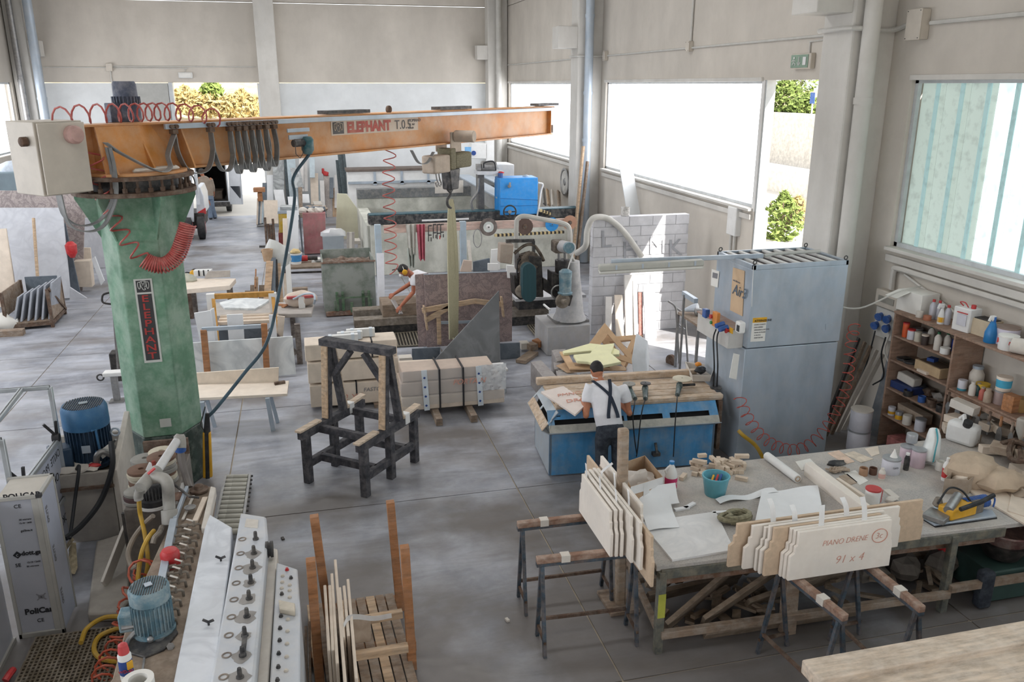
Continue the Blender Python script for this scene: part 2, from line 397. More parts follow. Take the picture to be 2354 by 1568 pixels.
pan_b=sheetmat('weathered_sheet',(228,240,246),1.9);pan_d=sheetmat('shaded_sheet',(176,190,182),.55);pan_e=sheetmat('half_shaded_sheet',(206,224,224),1.0)  # shade over the near window is put into darker colours and weaker glow
pan_c=sheetmat('bright_sheet',(244,248,255),6.5)  # glow raised on the unseen left windows to brighten the hall
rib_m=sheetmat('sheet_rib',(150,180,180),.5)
fr_m=M('window_frame_metal',(196,200,202),.5,.3,.08)
def window(nm,y0,y1,x,mats,pitch,amp=.03,sgn=1):
 w=struct(nm,fr_m,MB().box((x,y0,ZS+.05),(x+.06,y0+.06,ZL)).box((x,y1-.06,ZS+.05),(x+.06,y1,ZL)).box((x,y0,ZS+.05),(x+.06,y1,ZS+.11)).box((x,y0,ZL-.06),(x+.06,y1,ZL)),None)
 n=max(1,int(round((y1-y0-.1)/pitch)));st=(y1-y0-.1)/n
 for i in range(n):
  a=y0+.05+i*st;mb=MB();xx=x+.09*sgn
  prof=[(a,0),(a+st*.12,amp),(a+st*.24,amp),(a+st*.3,0),(a+st-.002,0)]
  for k in range(4):
   p,q=prof[k],prof[k+1]
   mb.add([(xx+p[1]*-sgn,p[0],ZS+.06),(xx+q[1]*-sgn,q[0],ZS+.06),(xx+q[1]*-sgn,q[0],ZL-.03),(xx+p[1]*-sgn,p[0],ZL-.03)],[(0,1,2,3)])
  struct('sheet',mats(i,n),mb,w)
  if amp>.04:struct('sheet_rib',rib_m,MB().box((xx-amp-.012,a+st*.1,ZS+.06),(xx-amp-.002,a+st*.26,ZL-.03)),w)
 return w
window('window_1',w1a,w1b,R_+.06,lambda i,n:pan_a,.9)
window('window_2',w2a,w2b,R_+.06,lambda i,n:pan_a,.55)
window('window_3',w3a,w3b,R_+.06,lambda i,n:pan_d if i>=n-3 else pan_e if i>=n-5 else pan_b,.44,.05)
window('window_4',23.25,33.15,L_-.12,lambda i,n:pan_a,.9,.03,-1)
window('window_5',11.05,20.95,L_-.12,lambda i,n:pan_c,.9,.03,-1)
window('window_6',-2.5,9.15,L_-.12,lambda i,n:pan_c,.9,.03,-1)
# door leaves and frames
d1=struct('door_1',fr_m,MB().box((dlx-.14,D_-.12,0),(dlx,D_+.2,ZL)))
struct('door_leaf',M('door_grey',(176,176,172),.7,.1,.05),MB().box((GY(290,200,D_-.1).x,D_-.1,0),(dlx-.16,D_-.04,ZL-.05)),d1)
d2=struct('door_2',fr_m,MB().box((R_+.02,dr1-.02,0),(R_+.2,dr1+.1,ZL)))
struct('door_post',white,MB().box((R_+.0,w2a-.1,ZS),(R_+.12,w2a,ZL)),d2)
# ---------------- conduits, downpipes, boxes ----------------
def pipe(nm,lab,pts,r,mat=grey_pl,cat='pipe',n=8):return solo(nm,lab,cat,mat,MB().tube(pts,r,n),pts[0])
zc=5.64
pipe('conduit','grey conduit along right wall above middle window',[(R_-.02,cB_y-.02,zc),(R_-.03,cC_f+.02,zc)],.022)
pipe('conduit','grey conduit along right wall above farthest window',[(R_-.02,cB_f+.02,zc),(R_-.03,D_-.57,zc)],.022)
pipe('conduit','thick grey conduit bent around the nearest column',spline([(cC_x+.1,cC_f+.03,zc+.02),(cC_x-.03,cC_f+.02,zc),(cC_x-.03,cC_y-.03,zc),(R_-.1,cC_y-.03,zc-.02),(R_-.03,cC_y-.3,zc+.04)],5),.035)
pipe('conduit','grey conduit bent around the far window column',spline([(cB_x-.03,cB_f-.02,zc),(cB_x-.03,cB_y-.03,zc),(R_-.03,cB_y-.04,zc)],4),.022)
jy=GX(2120,65,R_).y
pipe('conduit','grey conduit right of the big junction box',[(R_-.04,jy-.2,zc+.03),(R_-.04,3.5,zc+.03)],.03)
def jbox(lab,y,z,w,h,d=.09):
 t=thing('junction_box',lab,'junction box',(R_,y,z))
 part(t,'body',beige_pl,MB().box((R_-d,y-w/2,z-h/2),(R_,y+w/2,z+h/2)),.012)
 part(t,'lid',beige_pl,MB().box((R_-d-.02,y-w/2-.005,z-h/2-.005),(R_-d+.002,y+w/2+.005,z+h/2+.005)),.008)
 s=MB()
 for a in(-1,1):
  for b in(-1,1):s.cyl((R_-d-.026,y+a*(w/2-.02),z+b*(h/2-.02)),(R_-d-.01,y+a*(w/2-.02),z+b*(h/2-.02)),.007,n=6)
 part(t,'screw_heads',darks,s,kind='stuff')
jbox('big beige junction box on wall above the near window',jy,zc+.02,.28,.38,.13)
y1=GX(1590,113,R_).y;jbox('small junction box under a vertical conduit on right wall',y1,zc+.03,.16,.2)
jbox('small junction box on wall beside the far window column',GX(1396,131,R_).y,zc,.16,.24)
pipe('conduit','vertical conduit rising from the small junction box',[(R_-.03,y1,zc+.12),(R_-.03,y1-.05,8.65)],.025)
def downpipe(lab,x,y,r,m,rings):
 t=thing('downpipe',lab,'pipe',(x,y,0));part(t,'pipe',m,MB().cyl((x,y,0.02),(x,y,8.68),r,n=16))
 for z in rings:part(t,'collar',m,MB().cyl((x,y,z),(x,y,z+.09),r+.014,n=16))
pp=GY(1985,240,cC_y-.16);downpipe('grey downpipe on the face of the nearest column',pp.x,cC_y-.14,.115,conc_g,(pp.z,7.6))
pp=GY(1352,218,cB_y-.14);downpipe('grey downpipe on the far window column',pp.x,cB_y-.13,.115,galv,(pp.z,3.4,6.6))
downpipe('pale downpipe beside the back corner column',GY(1147,100,D_-.75).x,D_-.72,.11,grey_pl,(5.3,))
downpipe('pale downpipe in the far left corner',L_+.86,D_-.75,.15,galv,(4.4,))
downpipe('slim dark downpipe on the far left column',L_+.3,D_-.78,.1,steel,(5.0,))
zz=GY(250,155,D_).z;xb=GY(252,155,D_).x
t=thing('junction_box','small junction box high on back wall left','junction box',(xb,D_-.05,zz))
part(t,'body',beige_pl,MB().box((xb-.1,D_-.09,zz-.13),(xb+.1,D_,zz+.13)),.012)
part(t,'lid',beige_pl,MB().box((xb-.105,D_-.11,zz-.135),(xb+.105,D_-.085,zz+.135)),.01)
pipe('conduit','thin conduit running left along back wall',[(L_+.7,D_-.02,zz),(xb-.1,D_-.02,zz)],.02)
pipe('conduit','thin conduit running right along back wall',[(xb+.1,D_-.02,zz+.04),(GY(586,150,D_).x,D_-.02,zz+.04)],.02)
pipe('conduit','vertical conduit down back wall behind the crane motor',[(xb+.01,D_-.02,zz-.13),(xb+.02,D_-.02,3.2)],.024)
lx,lz=GY(427,173,D_).x,GY(427,173,D_).z
t=thing('emergency_lamp','small white emergency lamp above the back doorway','lamp',(lx,D_-.05,lz))
part(t,'body',white,MB().box((lx-.24,D_-.1,lz-.1),(lx+.24,D_,lz+.1)),.02)
part(t,'lens',paper,MB().box((lx-.2,D_-.12,lz-.07),(lx+.2,D_-.095,lz+.07)),.01)
pipe('conduit','short bent conduit feeding the emergency lamp',spline([(xb+.12,D_-.02,zz-.01),(lx-.1,D_-.02,zz-.02),(lx,D_-.02,zz-.05),(lx,D_-.02,lz+.1)],4),.015)
# exit sign on the right wall, seen obliquely
e0=GX(1822,127,R_-.08);e1=GX(1858,155,R_-.08);ey0,ey1,ez0,ez1=e1.y,e0.y,e1.z,e0.z
t=thing('exit_sign','small green exit sign above the side doorway','sign',(R_,ey0,ez0))
part(t,'housing',beige_pl,MB().box((R_-.09,ey0-.06,ez0-.02),(R_,ey1+.02,ez1+.02)),.012)
part(t,'face',M('sign_green',(132,156,138),.6,0,.05),MB().box((R_-.1,ey0,ez0),(R_-.088,ey1,ez1)))
w=ey1-ey0;h=ez1-ez0;X=R_-.104
def S(u,v):return(X,ey1-w*u,ez0+h*v)
mb=MB()
def st(a,b,k=.02):mb.beam(S(*a),S(*b),.006,k,(1,0,0))
st((.16,.62),(.2,.42));st((.2,.42),(.12,.22));st((.2,.42),(.3,.3));st((.3,.3),(.28,.16));st((.17,.6),(.28,.52));st((.17,.6),(.08,.5))
mb.cyl(S(.2,.76),(X-.005,S(.2,.76)[1],S(.2,.76)[2]),.02,n=8)
st((.5,.85),(.5,.25),.025);st((.5,.18),(.41,.42),.022);st((.5,.18),(.59,.42),.022)
mb.box((X-.004,S(.9,0)[1],S(0,.2)[2]),(X,S(.72,0)[1],S(0,.82)[2]))
part(t,'pictogram',white,mb)
pipe('conduit','thin bent conduit feeding the exit sign',spline([(R_-.02,ey0+.1,ez1+.01),(R_-.02,ey0+.1,ez1+.16),(R_-.02,ey0,ez1+.2),(R_-.02,cC_f,ez1+.22)],4),.012)
# ---------------- outside ----------------
asph=M('sunlit_yard',(206,200,190),.95,0,.06,.4)
struct('ground',asph,MB().box((-90,-30,-.5),(120,140,-.32)))
struct('yard_apron',asph,MB().box((-30,D_+.31,-.31),(30,D_+40,-.02)).box((R_+.31,-20,-.31),(R_+14,D_+.3,-.02)))
struct('yard_kerb',M('yard_wall',(214,208,198),.9),MB().box((R_+13.9,-10,-.4),(R_+14.2,60,1.1)).box((R_+24,-10,-.4),(R_+24.3,80,3.1)))
struct('embankment',M('dry_grass',(186,170,130),.95,0,.2,.8),MB().prism([(R_+24.3,-10,-.4),(R_+24.3,-10,2.6),(R_+60,-10,5),(R_+60,-10,-.4)],(0,100,0)).prism([(-40,D_+26,-.4),(-40,D_+30,1.2),(-40,D_+60,8),(-40,D_+60,-.4)],(60,0,0)))
leafg=M('bush_leaf',(120,138,66),.8,0,.25,6);leafd=M('dry_bush_leaf',(176,156,104),.8,0,.22,6);barkm=M('bark',(112,96,80),.9)
def bush(lab,c,r,h,mat,n,seed,ls=.12):
 rnd=random.Random(seed);t=thing('bush',lab,'bush',c);c=V(c);mb=MB();st_=MB()
 for i in range(9):
  a=rnd.uniform(0,2*pi);e=c+V((math.cos(a)*r*.6,math.sin(a)*r*.6,h*rnd.uniform(.5,.9)))
  st_.tube([c,c.lerp(e,.5)+V((0,0,.1*h)),e],.02,4)
 for i in range(n):
  a=rnd.uniform(0,2*pi);q=rnd.random()**.5;hh=rnd.random()
  k=math.sin(pi*min(.98,hh*.8+.2));p=c+V((math.cos(a)*r*q*k,math.sin(a)*r*q*k,hh*h))
  u=V((rnd.gauss(0,1),rnd.gauss(0,1),rnd.gauss(0,1))).normalized();w=u.orthogonal().normalized();s=ls*rnd.uniform(.6,1.4)
  mb.add([p-u*s,p+w*s*.4,p+u*s,p-w*s*.4],[(0,1,2,3)])
 part(t,'branches',barkm,st_,kind='stuff');part(t,'foliage',mat,mb,kind='stuff',smooth=False)
bush('green bush at foot of the yard seen through side doorway',GX(1795,553,R_+7.2),.75,1.6,leafg,900,1)
bush('dry straw bush behind the green one in side doorway',GX(1830,520,R_+9.5),.7,1.1,leafd,600,2)
bush('broad leafy bush on the far bank at left of side doorway',GX(1800,268,R_+25),1.5,2.6,leafg,1400,3,.2)
bush('smaller leafy bush on far bank behind the sign pole',GX(1850,272,R_+25.4),1.3,1.6,leafg,1000,4,.2)
bush('tall thin shrub high on the far bank',GX(1830,215,R_+30),1.6,2.4,leafg,700,5,.2)
for k,(x,y,m,lab)in enumerate(((430,262,leafd,'dry bush on slope left of the back doorway'),(490,268,leafd,'dry bush on slope in middle of the back doorway'),(560,270,leafd,'dry bush on slope at right of the back doorway'),(488,225,leafg,'small green shrub high on slope behind back doorway'))):
 bush(lab,GY(x,y,D_+33),2.1 if k<3 else .8,1.9 if k<3 else 1.3,m,800,10+k,.24)
sp=GX(1864,277,R_+24.2);t=thing('road_sign','thin white pole with a blue sign outside side doorway','sign',sp)
part(t,'pole',white,MB().cyl(sp,sp+V((0,0,1.7)),.05,n=8));part(t,'plate',bluep,MB().ob(sp+V((-.05,0,1.4)),(.03,.5,.7)))
# ================= jib crane =================
greenp=M('green_paint',(96,138,112),.55,.05,.12,3,dust=.6,dc=(166,186,170),dsc=2.6,thr=.54)
greend=M('worn_green_base',(48,66,60),.6,.05,.3,5,dust=.5,dc=(140,150,142),dsc=6,thr=.6)
orange=M('orange_paint',(206,138,66),.5,.05,.12,2.5,dust=.55,dc=(206,176,148),dsc=1.8,thr=.5)
PC=G(395,1105)+V((0,.1,0));px,py=PC.x,PC.y
th=math.radians(47);BD=V((math.sin(th),math.cos(th),0));BN=V((BD.y,-BD.x,0))
def BP(s,n=0.,z=0.):return V((px,py,0))+BD*s+BN*n+V((0,0,z))
crane=thing('jib_crane','green pillar jib crane with long orange boom','crane',(px,py,0))
RB=.44;ang0=math.atan2(-py,-px)+math.radians(30-7)
def hexp(r,z):return[(px+r*math.cos(ang0+k*pi/3),py+r*math.sin(ang0+k*pi/3),z)for k in range(6)]
part(crane,'pillar_base',greend,MB().prism(hexp(RB+.004,0),(0,0,.74)),.02)
part(crane,'pillar',greenp,MB().prism(hexp(RB,.74),(0,0,3.0)),.015)
for k in range(6):
 a=ang0+k*pi/3;d=V((math.cos(a),math.sin(a),0));n=V((-d.y,d.x,0))*.012;c=V((px,py,0))
 part(crane,'gusset',greenp,MB().prism([c+d*(RB-.02)+n+V((0,0,3.15)),c+d*(RB-.02)+n+V((0,0,3.72)),c+d*.66+n+V((0,0,3.72)),c+d*.66+n+V((0,0,3.64))],-2*n))
part(crane,'lower_flange',rust,MB().lathe((px,py,3.7),[(.68,0),(.68,.05)],40),.006)
part(crane,'slewing_ring',darks,MB().lathe((px,py,3.74),[(.52,0),(.52,.14)],36))
part(crane,'upper_flange',rust,MB().lathe((px,py,3.88),[(.67,0),(.67,.045)],40),.006)
for k in range(28):
 a=2*pi*k/28;x,y=px+.6*math.cos(a),py+.6*math.sin(a)
 part(crane,'bolt',rust,MB().cyl((x,y,3.75),(x,y,3.8),.03,n=6).cyl((x,y,3.8),(x,y,3.88),.016,n=6))
 # boom
ZB0,ZB1=3.93,4.46
LB=9.45
part(crane,'boom_web',orange,MB().prism([BP(-.55,.012,ZB0),BP(LB,.012,ZB0+.01),BP(LB,.012,ZB1),BP(-.55,.012,ZB1)],BN*-.024))
part(crane,'boom_top_flange',orange,MB().beam(BP(-.62,0,ZB1+.012),BP(LB,0,ZB1+.012),.34,.024),.004)
part(crane,'boom_bottom_flange',orange,MB().beam(BP(-.55,0,ZB0),BP(LB+.05,0,ZB0),.2,.03),.004)
part(crane,'boom_end_plate',orange,MB().ob(BP(LB-.02,0,(ZB0+ZB1)/2),(.02,.2,ZB1-ZB0),math.atan2(BD.y,BD.x)),.004)
part(crane,'boom_stop',rust,MB().ob(BP(LB+.03,.05,ZB0+.1),(.08,.1,.16),math.atan2(BD.y,BD.x)))
part(crane,'head_plate',orange,MB().lathe((px,py,3.926),[(.6,0),(.6,.03)],36))
for s in(-.45,.02,.6):
 part(crane,'stiffener',orange,MB().prism([BP(s,0,ZB0+.02),BP(s,.42 if s<.5 else .34,ZB0+.02),BP(s,.12,ZB1),BP(s,0,ZB1)],BD*.022))
part(crane,'head_cheek',orange,MB().prism([BP(-.5,.26,ZB0+.02),BP(.02,.3,ZB0+.02),BP(.02,.16,ZB1),BP(-.5,.16,ZB1)],BN*.02))
part(crane,'mounting_rib',orange,MB().prism([BP(.02,.3,ZB0+.02),BP(.62,.05,ZB0+.02),BP(.25,.05,ZB1),BP(.02,.16,ZB1)],BN*.02))
# logo strips: boom and pillar
signw=M('sticker_white',(214,200,184),.6,0,.05,8,dust=.3,dc=(214,170,130));signk=M('sticker_dark',(88,84,84),.6,0,.1);signr=M('sticker_red',(186,82,70),.6,0,.1,dust=.25,dc=(214,170,140))
def bs(x):return min((abs((GPL(x,300,BP(0,.02,0),BN)-BP(0,.02,0)).dot(BD)-0),0)for _ in(0,))[0]
s0,s1=bs(762),bs(962);zt,zb_=4.395,4.185
lab=part(crane,'boom_sticker',signw,MB().prism([BP(s0,.013,zb_),BP(s1,.013,zb_),BP(s1,.013,zt),BP(s0,.013,zt)],BN*.003))
L_s=s1-s0
lettering(lab,'ELEPHANT',signr,BP(s0+L_s*.165,.017,zb_+.035),BD,(0,0,1),.205,name='lettering',bold=.012).scale=(1,1,1)
lettering(lab,'T.0.5',signk,BP(s0+L_s*.705,.017,zb_+.035),BD,(0,0,1),.2)
for k,(tx,sz)in enumerate((('COMANO',.07),('TEL. 067',.045),('ITALIA',.045))):lettering(lab,tx,signk,BP(s0+L_s*.875,.017,zt-.075-k*.055),BD,(0,0,1),sz)
def elephant(par,P,w,h,m_bg,m_ln):
 part(par,'logo_plate',m_bg,MB().add([P(0,0,.002),P(1,0,.002),P(1,1,.002),P(0,1,.002)],[(0,1,2,3)]))
 mb=MB();r=w*.028
 def ln(pts):mb.tube([P(u,v,.004)for u,v in pts],r,4)
 ln(spline([(.3,.9),(.36,.94),(.5,.95),(.64,.94),(.7,.9)],3));ln(spline([(.3,.9),(.31,.6),(.38,.42),(.42,.3),(.5,.2),(.62,.24),(.6,.34),(.54,.33)],4))
 ln(spline([(.7,.9),(.69,.6),(.62,.46),(.56,.5)],4));ln(spline([(.28,.86),(.14,.84),(.12,.5),(.2,.3),(.27,.42),(.29,.7)],4));ln(spline([(.72,.86),(.86,.84),(.88,.5),(.8,.3),(.73,.42),(.71,.7)],4))
 ln([(.4,.62),(.46,.6)]);ln([(.54,.6),(.6,.62)]);ln(spline([(.4,.9),(.42,.75),(.5,.7),(.58,.75),(.6,.9)],3))
 part(par,'logo',m_ln,mb,kind='stuff')
elephant(lab,lambda u,v,k:BP(s0+L_s*(.015+.115*u),.016+k,zb_+.02+(zt-zb_-.04)*v),.2,.2,signk,signw)
# pillar sticker on the face that looks at the camera
fa=ang0+pi/6-pi/3
fa=min((ang0+pi/6+k*pi/3 for k in range(6)),key=lambda a:(math.cos(a)*px+math.sin(a)*py)/math.hypot(px,py))
FN=V((math.cos(fa),math.sin(fa),0));FU=V((-FN.y,FN.x,0));FC=V((px,py,0))+FN*(RB*math.cos(pi/6)+.002)
def FP(u,z,k=0.):return FC+FU*u+FN*k+V((0,0,z))
st_r=M('sticker_red_dark',(168,58,54),.6,0,.1);st_k=M('sticker_black',(58,58,60),.6,0,.1);st_w=M('sticker_pale',(196,198,192),.6,0,.05)
z1=GPL(328,641,FC,FN).z;z0=GPL(352,833,FC,FN).z;zm=GPL(332,674,FC,FN).z
plt=part(crane,'pillar_sticker',st_w,MB().box((-.105,0,z0),(.105,.004,z1))if 0 else MB().prism([FP(-.1,z0),FP(.1,z0),FP(.1,z1),FP(-.1,z1)],FN*.004))
part(plt,'red_field',st_k,MB().prism([FP(-.078,z0+.03,.004),FP(.078,z0+.03,.004),FP(.078,zm-.01,.004),FP(-.078,zm-.01,.004)],FN*.001))
n=8;hh=(zm-.02-z0-.03)/n
for i,ch in enumerate('ELEPHANT'):lettering(plt,ch,st_r,FP(0,zm-.012-hh*(i+1)+.012,.006),FU,(0,0,1),hh*1.12,align='CENTER',bold=.002,wx=1.45)
elephant(plt,lambda u,v,k:FP(-.078+.156*u,zm+.012+(z1-zm-.03)*v,.004+k),.16,.16,st_k,st_w)
part(crane,'data_plate',st_w,MB().prism([FP(-.02,.86),FP(.11,.86),FP(.11,.97),FP(-.02,.97)],FN*.004))
# rear control cabinet
cc=BP(-.78,-.02,0);rz=math.atan2(BD.y,BD.x)
cz0,cz1=GR(120,441,cc).z,GR(120,276,cc).z
A=lambda s,n,z:BP(s,n,z)
part(crane,'control_cabinet',beige_pl,MB().beam(BP(-.68,-.02,(cz0+cz1)/2),BP(-1.2,-.02,(cz0+cz1)/2),.54,cz1-cz0),.01,label='grey electrical control cabinet')
# door on the camera-facing side and the face looking along -boom
fd=part(crane,'cabinet_door',beige_pl,MB().beam(BP(-.69,.3,(cz0+cz1)/2),BP(-1.19,.3,(cz0+cz1)/2),.02,cz1-cz0-.03),.006)
part(crane,'siren',M('siren_red',(196,160,152),.6,0,.12),MB().lathe(BP(-.84,.31,cz1-.14),[(.095,0),(.095,.07),(.07,.09),(.07,.11),(.02,.115)],16,BN))
part(crane,'lamp_socket',rust,MB().lathe(BP(-1.21,.1,cz1-.2),[(.05,0),(.05,.06),(.035,.07)],12,-BD))
# slewing motor on top
mp=BP(.1,-.34,0);mp=GR(296,280,BP(.1,-.3));mp.z=4.47
dblue=M('dark_blue_paint',(72,80,98),.6,.05,.15,8,dust=.55,dc=(140,140,148))
part(crane,'motor_body',dblue,MB().lathe(mp,[(.15,0),(.15,.2),(.135,.22),(.135,.3),(.13,.44),(.115,.47)],18))
part(crane,'motor_terminal_box',dblue,MB().ob(mp+BN*.02-BD*.2+V((0,0,.12)),(.12,.12,.22),rz),.01)
fins=MB()
for k in range(24):
 a=2*pi*k/24;d=V((math.cos(a),math.sin(a),0));fins.beam(mp+d*.14+V((0,0,.205)),mp+d*.14+V((0,0,.3)),.012,.035,d)
part(crane,'motor_fins',dblue,fins,kind='stuff')
# festoon rail, trolleys and flat cable
part(crane,'festoon_rail',galv,MB().beam(BP(.35,.2,ZB1-.03),BP(LB+.3,.2,ZB1-.03),.04,.06),.004)
for s,l in((bs(740),.9),(bs(1000),.9),(LB-.6,.8)):
 part(crane,'rail_cover',darks,MB().beam(BP(s,.05,ZB1+.06),BP(s+l,.05,ZB1+.06),.2,.05))
part(crane,'lifting_lug',rust,MB().lathe(BP(bs(893),.03,ZB1+.07),[(.06,0),(.06,.03)],12,BN))
cabg=M('flat_cable_grey',(128,130,130),.6,0,.12,6,dust=.2)
cl=[bs(375),bs(460),bs(505),bs(522),bs(538),bs(555),bs(570),bs(588),bs(606)]
for i,s in enumerate(cl):
 part(crane,'cable_trolley',rust,MB().ob(BP(s,.22,ZB1-.09),(.07,.08,.05),rz).cyl(BP(s-.03,.18,ZB1-.03),BP(s-.03,.26,ZB1-.03),.025,n=8).cyl(BP(s+.03,.18,ZB1-.03),BP(s+.03,.26,ZB1-.03),.025,n=8))
zl=ZB1-.12
def loop(sa,sb,zb_,na=.22):
 m=(sa+sb)/2
 return spline([BP(sa,na,zl),BP(sa+(sb-sa)*.06-.02,na+.02,zl-(zl-zb_)*.45),BP(m-(sb-sa)*.3,na+.03,zb_+(zl-zb_)*.12),BP(m,na+.03,zb_),BP(m+(sb-sa)*.3,na+.03,zb_+(zl-zb_)*.12),BP(sb-(sb-sa)*.06+.02,na+.02,zl-(zl-zb_)*.45),BP(sb,na,zl)],5)
def zr(x,y):return GPL(x,y,BP(0,.24,0),BN).z
for i in range(len(cl)-1):
 zb2=zr((375+460)/2,402)if i==0 else zr(555,398-(8 if i%2 else 0))
 part(crane,'flat_cable',cabg,MB().ribbon(loop(cl[i],cl[i+1],zb2,.22),BN*.09,.006))
part(crane,'flat_cable',cabg,MB().ribbon(spline([BP(-.5,.34,4.3),BP(-.42,.5,4.18),BP(-.1,.62,3.98),BP(.15,.5,3.99),BP(.28,.3,4.12),BP(cl[0],.22,zl)],6),BN*.09,.006))
for k,(dn,dz)in enumerate(((.0,3.42),(.05,3.36))):
 part(crane,'cable_loop',cabg,MB().ribbon(spline([BP(-.98,.1+dn,cz0+.02),BP(-.95,.12+dn,dz+.12),BP(-.8,.16+dn,dz),BP(-.62,.24+dn,dz+.05),BP(-.5,.34+dn,3.7),BP(-.48,.36+dn,4.0),BP(-.5,.36+dn,4.25)],6),BN*.07,.006))
part(crane,'coiled_spare_cable',offw,MB().tube([BP(.05+(.3-.01*(k%7))*math.cos(k*.42),.38+.07*math.sin(k*.42),3.97+.006*(k//15))for k in range(61)],.012,5))
# hoist
hs=bs(1032)
hst=thing('electric_hoist','dusty electric chain hoist hanging under the orange boom','hoist',BP(hs,0,ZB0-.5))
dusty=M('dusty_casing',(186,170,154),.8,0,.1,8,dust=.3);mossy=M('mossy_casing',(122,116,92),.8,0,.25,20,stretch=(1,1,8))
part(hst,'trolley',dusty,MB().ob(BP(hs,.16,ZB0+.02),(.3,.03,.34),rz).ob(BP(hs,-.16,ZB0+.02),(.3,.03,.34),rz),.01)
part(hst,'trolley_motor',dusty,MB().cyl(BP(hs-.02,.17,ZB0+.12),BP(hs+.06,.52,ZB0+.12),.1,n=16),.01)
part(hst,'control_box',dusty,MB().ob(BP(hs-.42,.05,ZB0-.33),(.46,.28,.3),rz),.03)
part(hst,'gear_housing',mossy,MB().ob(BP(hs-.12,.05,ZB0-.26),(.16,.3,.36),rz),.02)
part(hst,'motor',mossy,MB().ob(BP(hs+.2,.05,ZB0-.3),(.5,.28,.27),rz),.04)
part(hst,'chain_bag',darks,MB().prism([BP(hs-.16,.14,ZB0-.44),BP(hs+.16,.14,ZB0-.44),BP(hs+.1,.14,ZB0-.8),BP(hs-.12,.14,ZB0-.8)],BN*-.2),.02)
part(hst,'power_cable',cabg,MB().ribbon(spline([BP(hs-.55,.1,ZB0-.12),BP(hs-.75,.12,ZB0-.28),BP(hs-1.0,.14,ZB0-.26),BP(hs-1.2,.16,ZB0-.05)],6),BN*.06,.006))
for dx in(-.05,.03):
 part(hst,'spare_hook',steel,MB().tube(spline([BP(hs-.42+dx,.08,ZB0-.48),BP(hs-.42+dx,.1,ZB0-.58),BP(hs-.38+dx,.1,ZB0-.66),BP(hs-.42+dx,.1,ZB0-.7),BP(hs-.46+dx,.1,ZB0-.64)],4),.018,6))
hb=BP(hs-.04,.05,0)
zc_=lambda y:GR(1031,y,hb).z
links=MB();z=ZB0-.8
while z>zc_(432):
 links.tube([hb+V((.018*math.cos(a),.018*math.sin(a)*0,z+.03*math.sin(a)))for a in[k*pi/4 for k in range(9)]],.006,5);z-=.045
part(hst,'chain',darks,links,kind='stuff')
def hook(par,top,sc,nm='hook'):
 pts=[(0,0),(0,-.09),(-.07,-.16),(-.075,-.24),(0,-.3),(.07,-.25),(.075,-.19)]
 part(par,nm,darks,MB().tube(spline([top+BD*(a*sc)+V((0,0,b*sc))for a,b in pts],5),.02*sc,8,[.022*sc]*20+[.022*sc*(1-k/14)for k in range(11)]))
top=V((hb.x,hb.y,zc_(402)));hook(hst,top,1.0)
hook2=thing('crane_hook','dark lifting hook hung from the hoist hook, above the sling','hook',V((hb.x,hb.y,zc_(436))))
hook(hook2,V((hb.x,hb.y,zc_(433))),1.15)
part(hook2,'eye',darks,MB().tube([V((hb.x,hb.y,zc_(431)))+BD*(.05*math.cos(a))+V((0,0,.06*math.sin(a)))for a in[k*pi/5 for k in range(11)]],.017,6))
slm=M('webbing_sling',(188,182,152),.95,0,.16,20,stretch=(30,30,1),bump=.4)
zt_,zb_=zc_(458),zc_(787)
sl=thing('lifting_sling','long pale webbing sling hanging from the crane hook','sling',(hb.x,hb.y,zb_))
for k,(o,dz)in enumerate(((-.075,.08),(-.02,.1),(.04,0.),(.085,.02))):
 part(sl,'strap',slm,MB().ribbon(spline([V((hb.x,hb.y,zt_))+BD*.02,hb+BD*(o*.6)+BN*.01*k+V((0,0,zt_-.35)),hb+BD*o+BN*.015*k+V((0,0,(zt_+zb_)/2)),hb+BD*(o*1.05)+V((0,0,zb_+dz))],5),BD*.07+BN*.02,.012))
 # balancer drill with its hanging pendant
ds=bs(668)
dr=thing('pneumatic_drill','teal drill hung from the festoon rail of boom','drill',BP(ds,.3,4.0))
part(dr,'hanger_plate',galv,MB().beam(BP(ds-.28,.28,4.22),BP(ds+.06,.28,4.22),.02,.06).beam(BP(ds-.3,.28,4.31),BP(ds+.1,.28,4.31),.02,.05),.003)
part(dr,'body',teal,MB().lathe(BP(ds+.03,.3,3.98),[(.05,0),(.085,.06),(.085,.2),(.06,.24)],14),.004)
part(dr,'motor',darks,MB().cyl(BP(ds-.22,.3,4.14),BP(ds-.02,.3,4.14),.05,n=12))
part(dr,'guard_wire',darks,MB().tube([BP(ds-.22,.33,4.2),BP(ds-.22,.33,4.0),BP(ds-.15,.33,3.94),BP(ds-.09,.33,4.0),BP(ds-.09,.33,4.2)],.006,5))
pend0=BP(ds+.05,.3,3.98)
pq=GR(478,958,BP(.3,.48));pb_=GR(480,1093,BP(.3,.48))
pen=thing('crane_pendant','yellow and black pendant control hanging beside the green pillar','remote control',pb_)
part(pen,'body',yellow,MB().prism([pb_+FU*-.07,pb_+FU*.05,pq+FU*.02+V((0,0,-.18)),pq+FU*-.08+V((0,0,-.18))],FN*.09),.02)
part(pen,'front_strip',black,MB().prism([pb_+FU*-.035+FN*.092,pb_+FU*.015+FN*.092,pq+FU*-.01+FN*.092+V((0,0,-.18)),pq+FU*-.055+FN*.092+V((0,0,-.18))],FN*.01))
part(pen,'sleeve',black,MB().cyl(pq+FU*-.03+FN*.05+V((0,0,-.2)),pq+FU*0+FN*.04+V((0,0,.06)),.045,.025,10))
cbm=M('blue_black_cable',(66,92,106),.6,0,.3,2)
mid=[GPL(x,y,BP(0,.34,0),V((BN.x,BN.y,0)))for x,y in((676,480),(650,610),(612,770))]
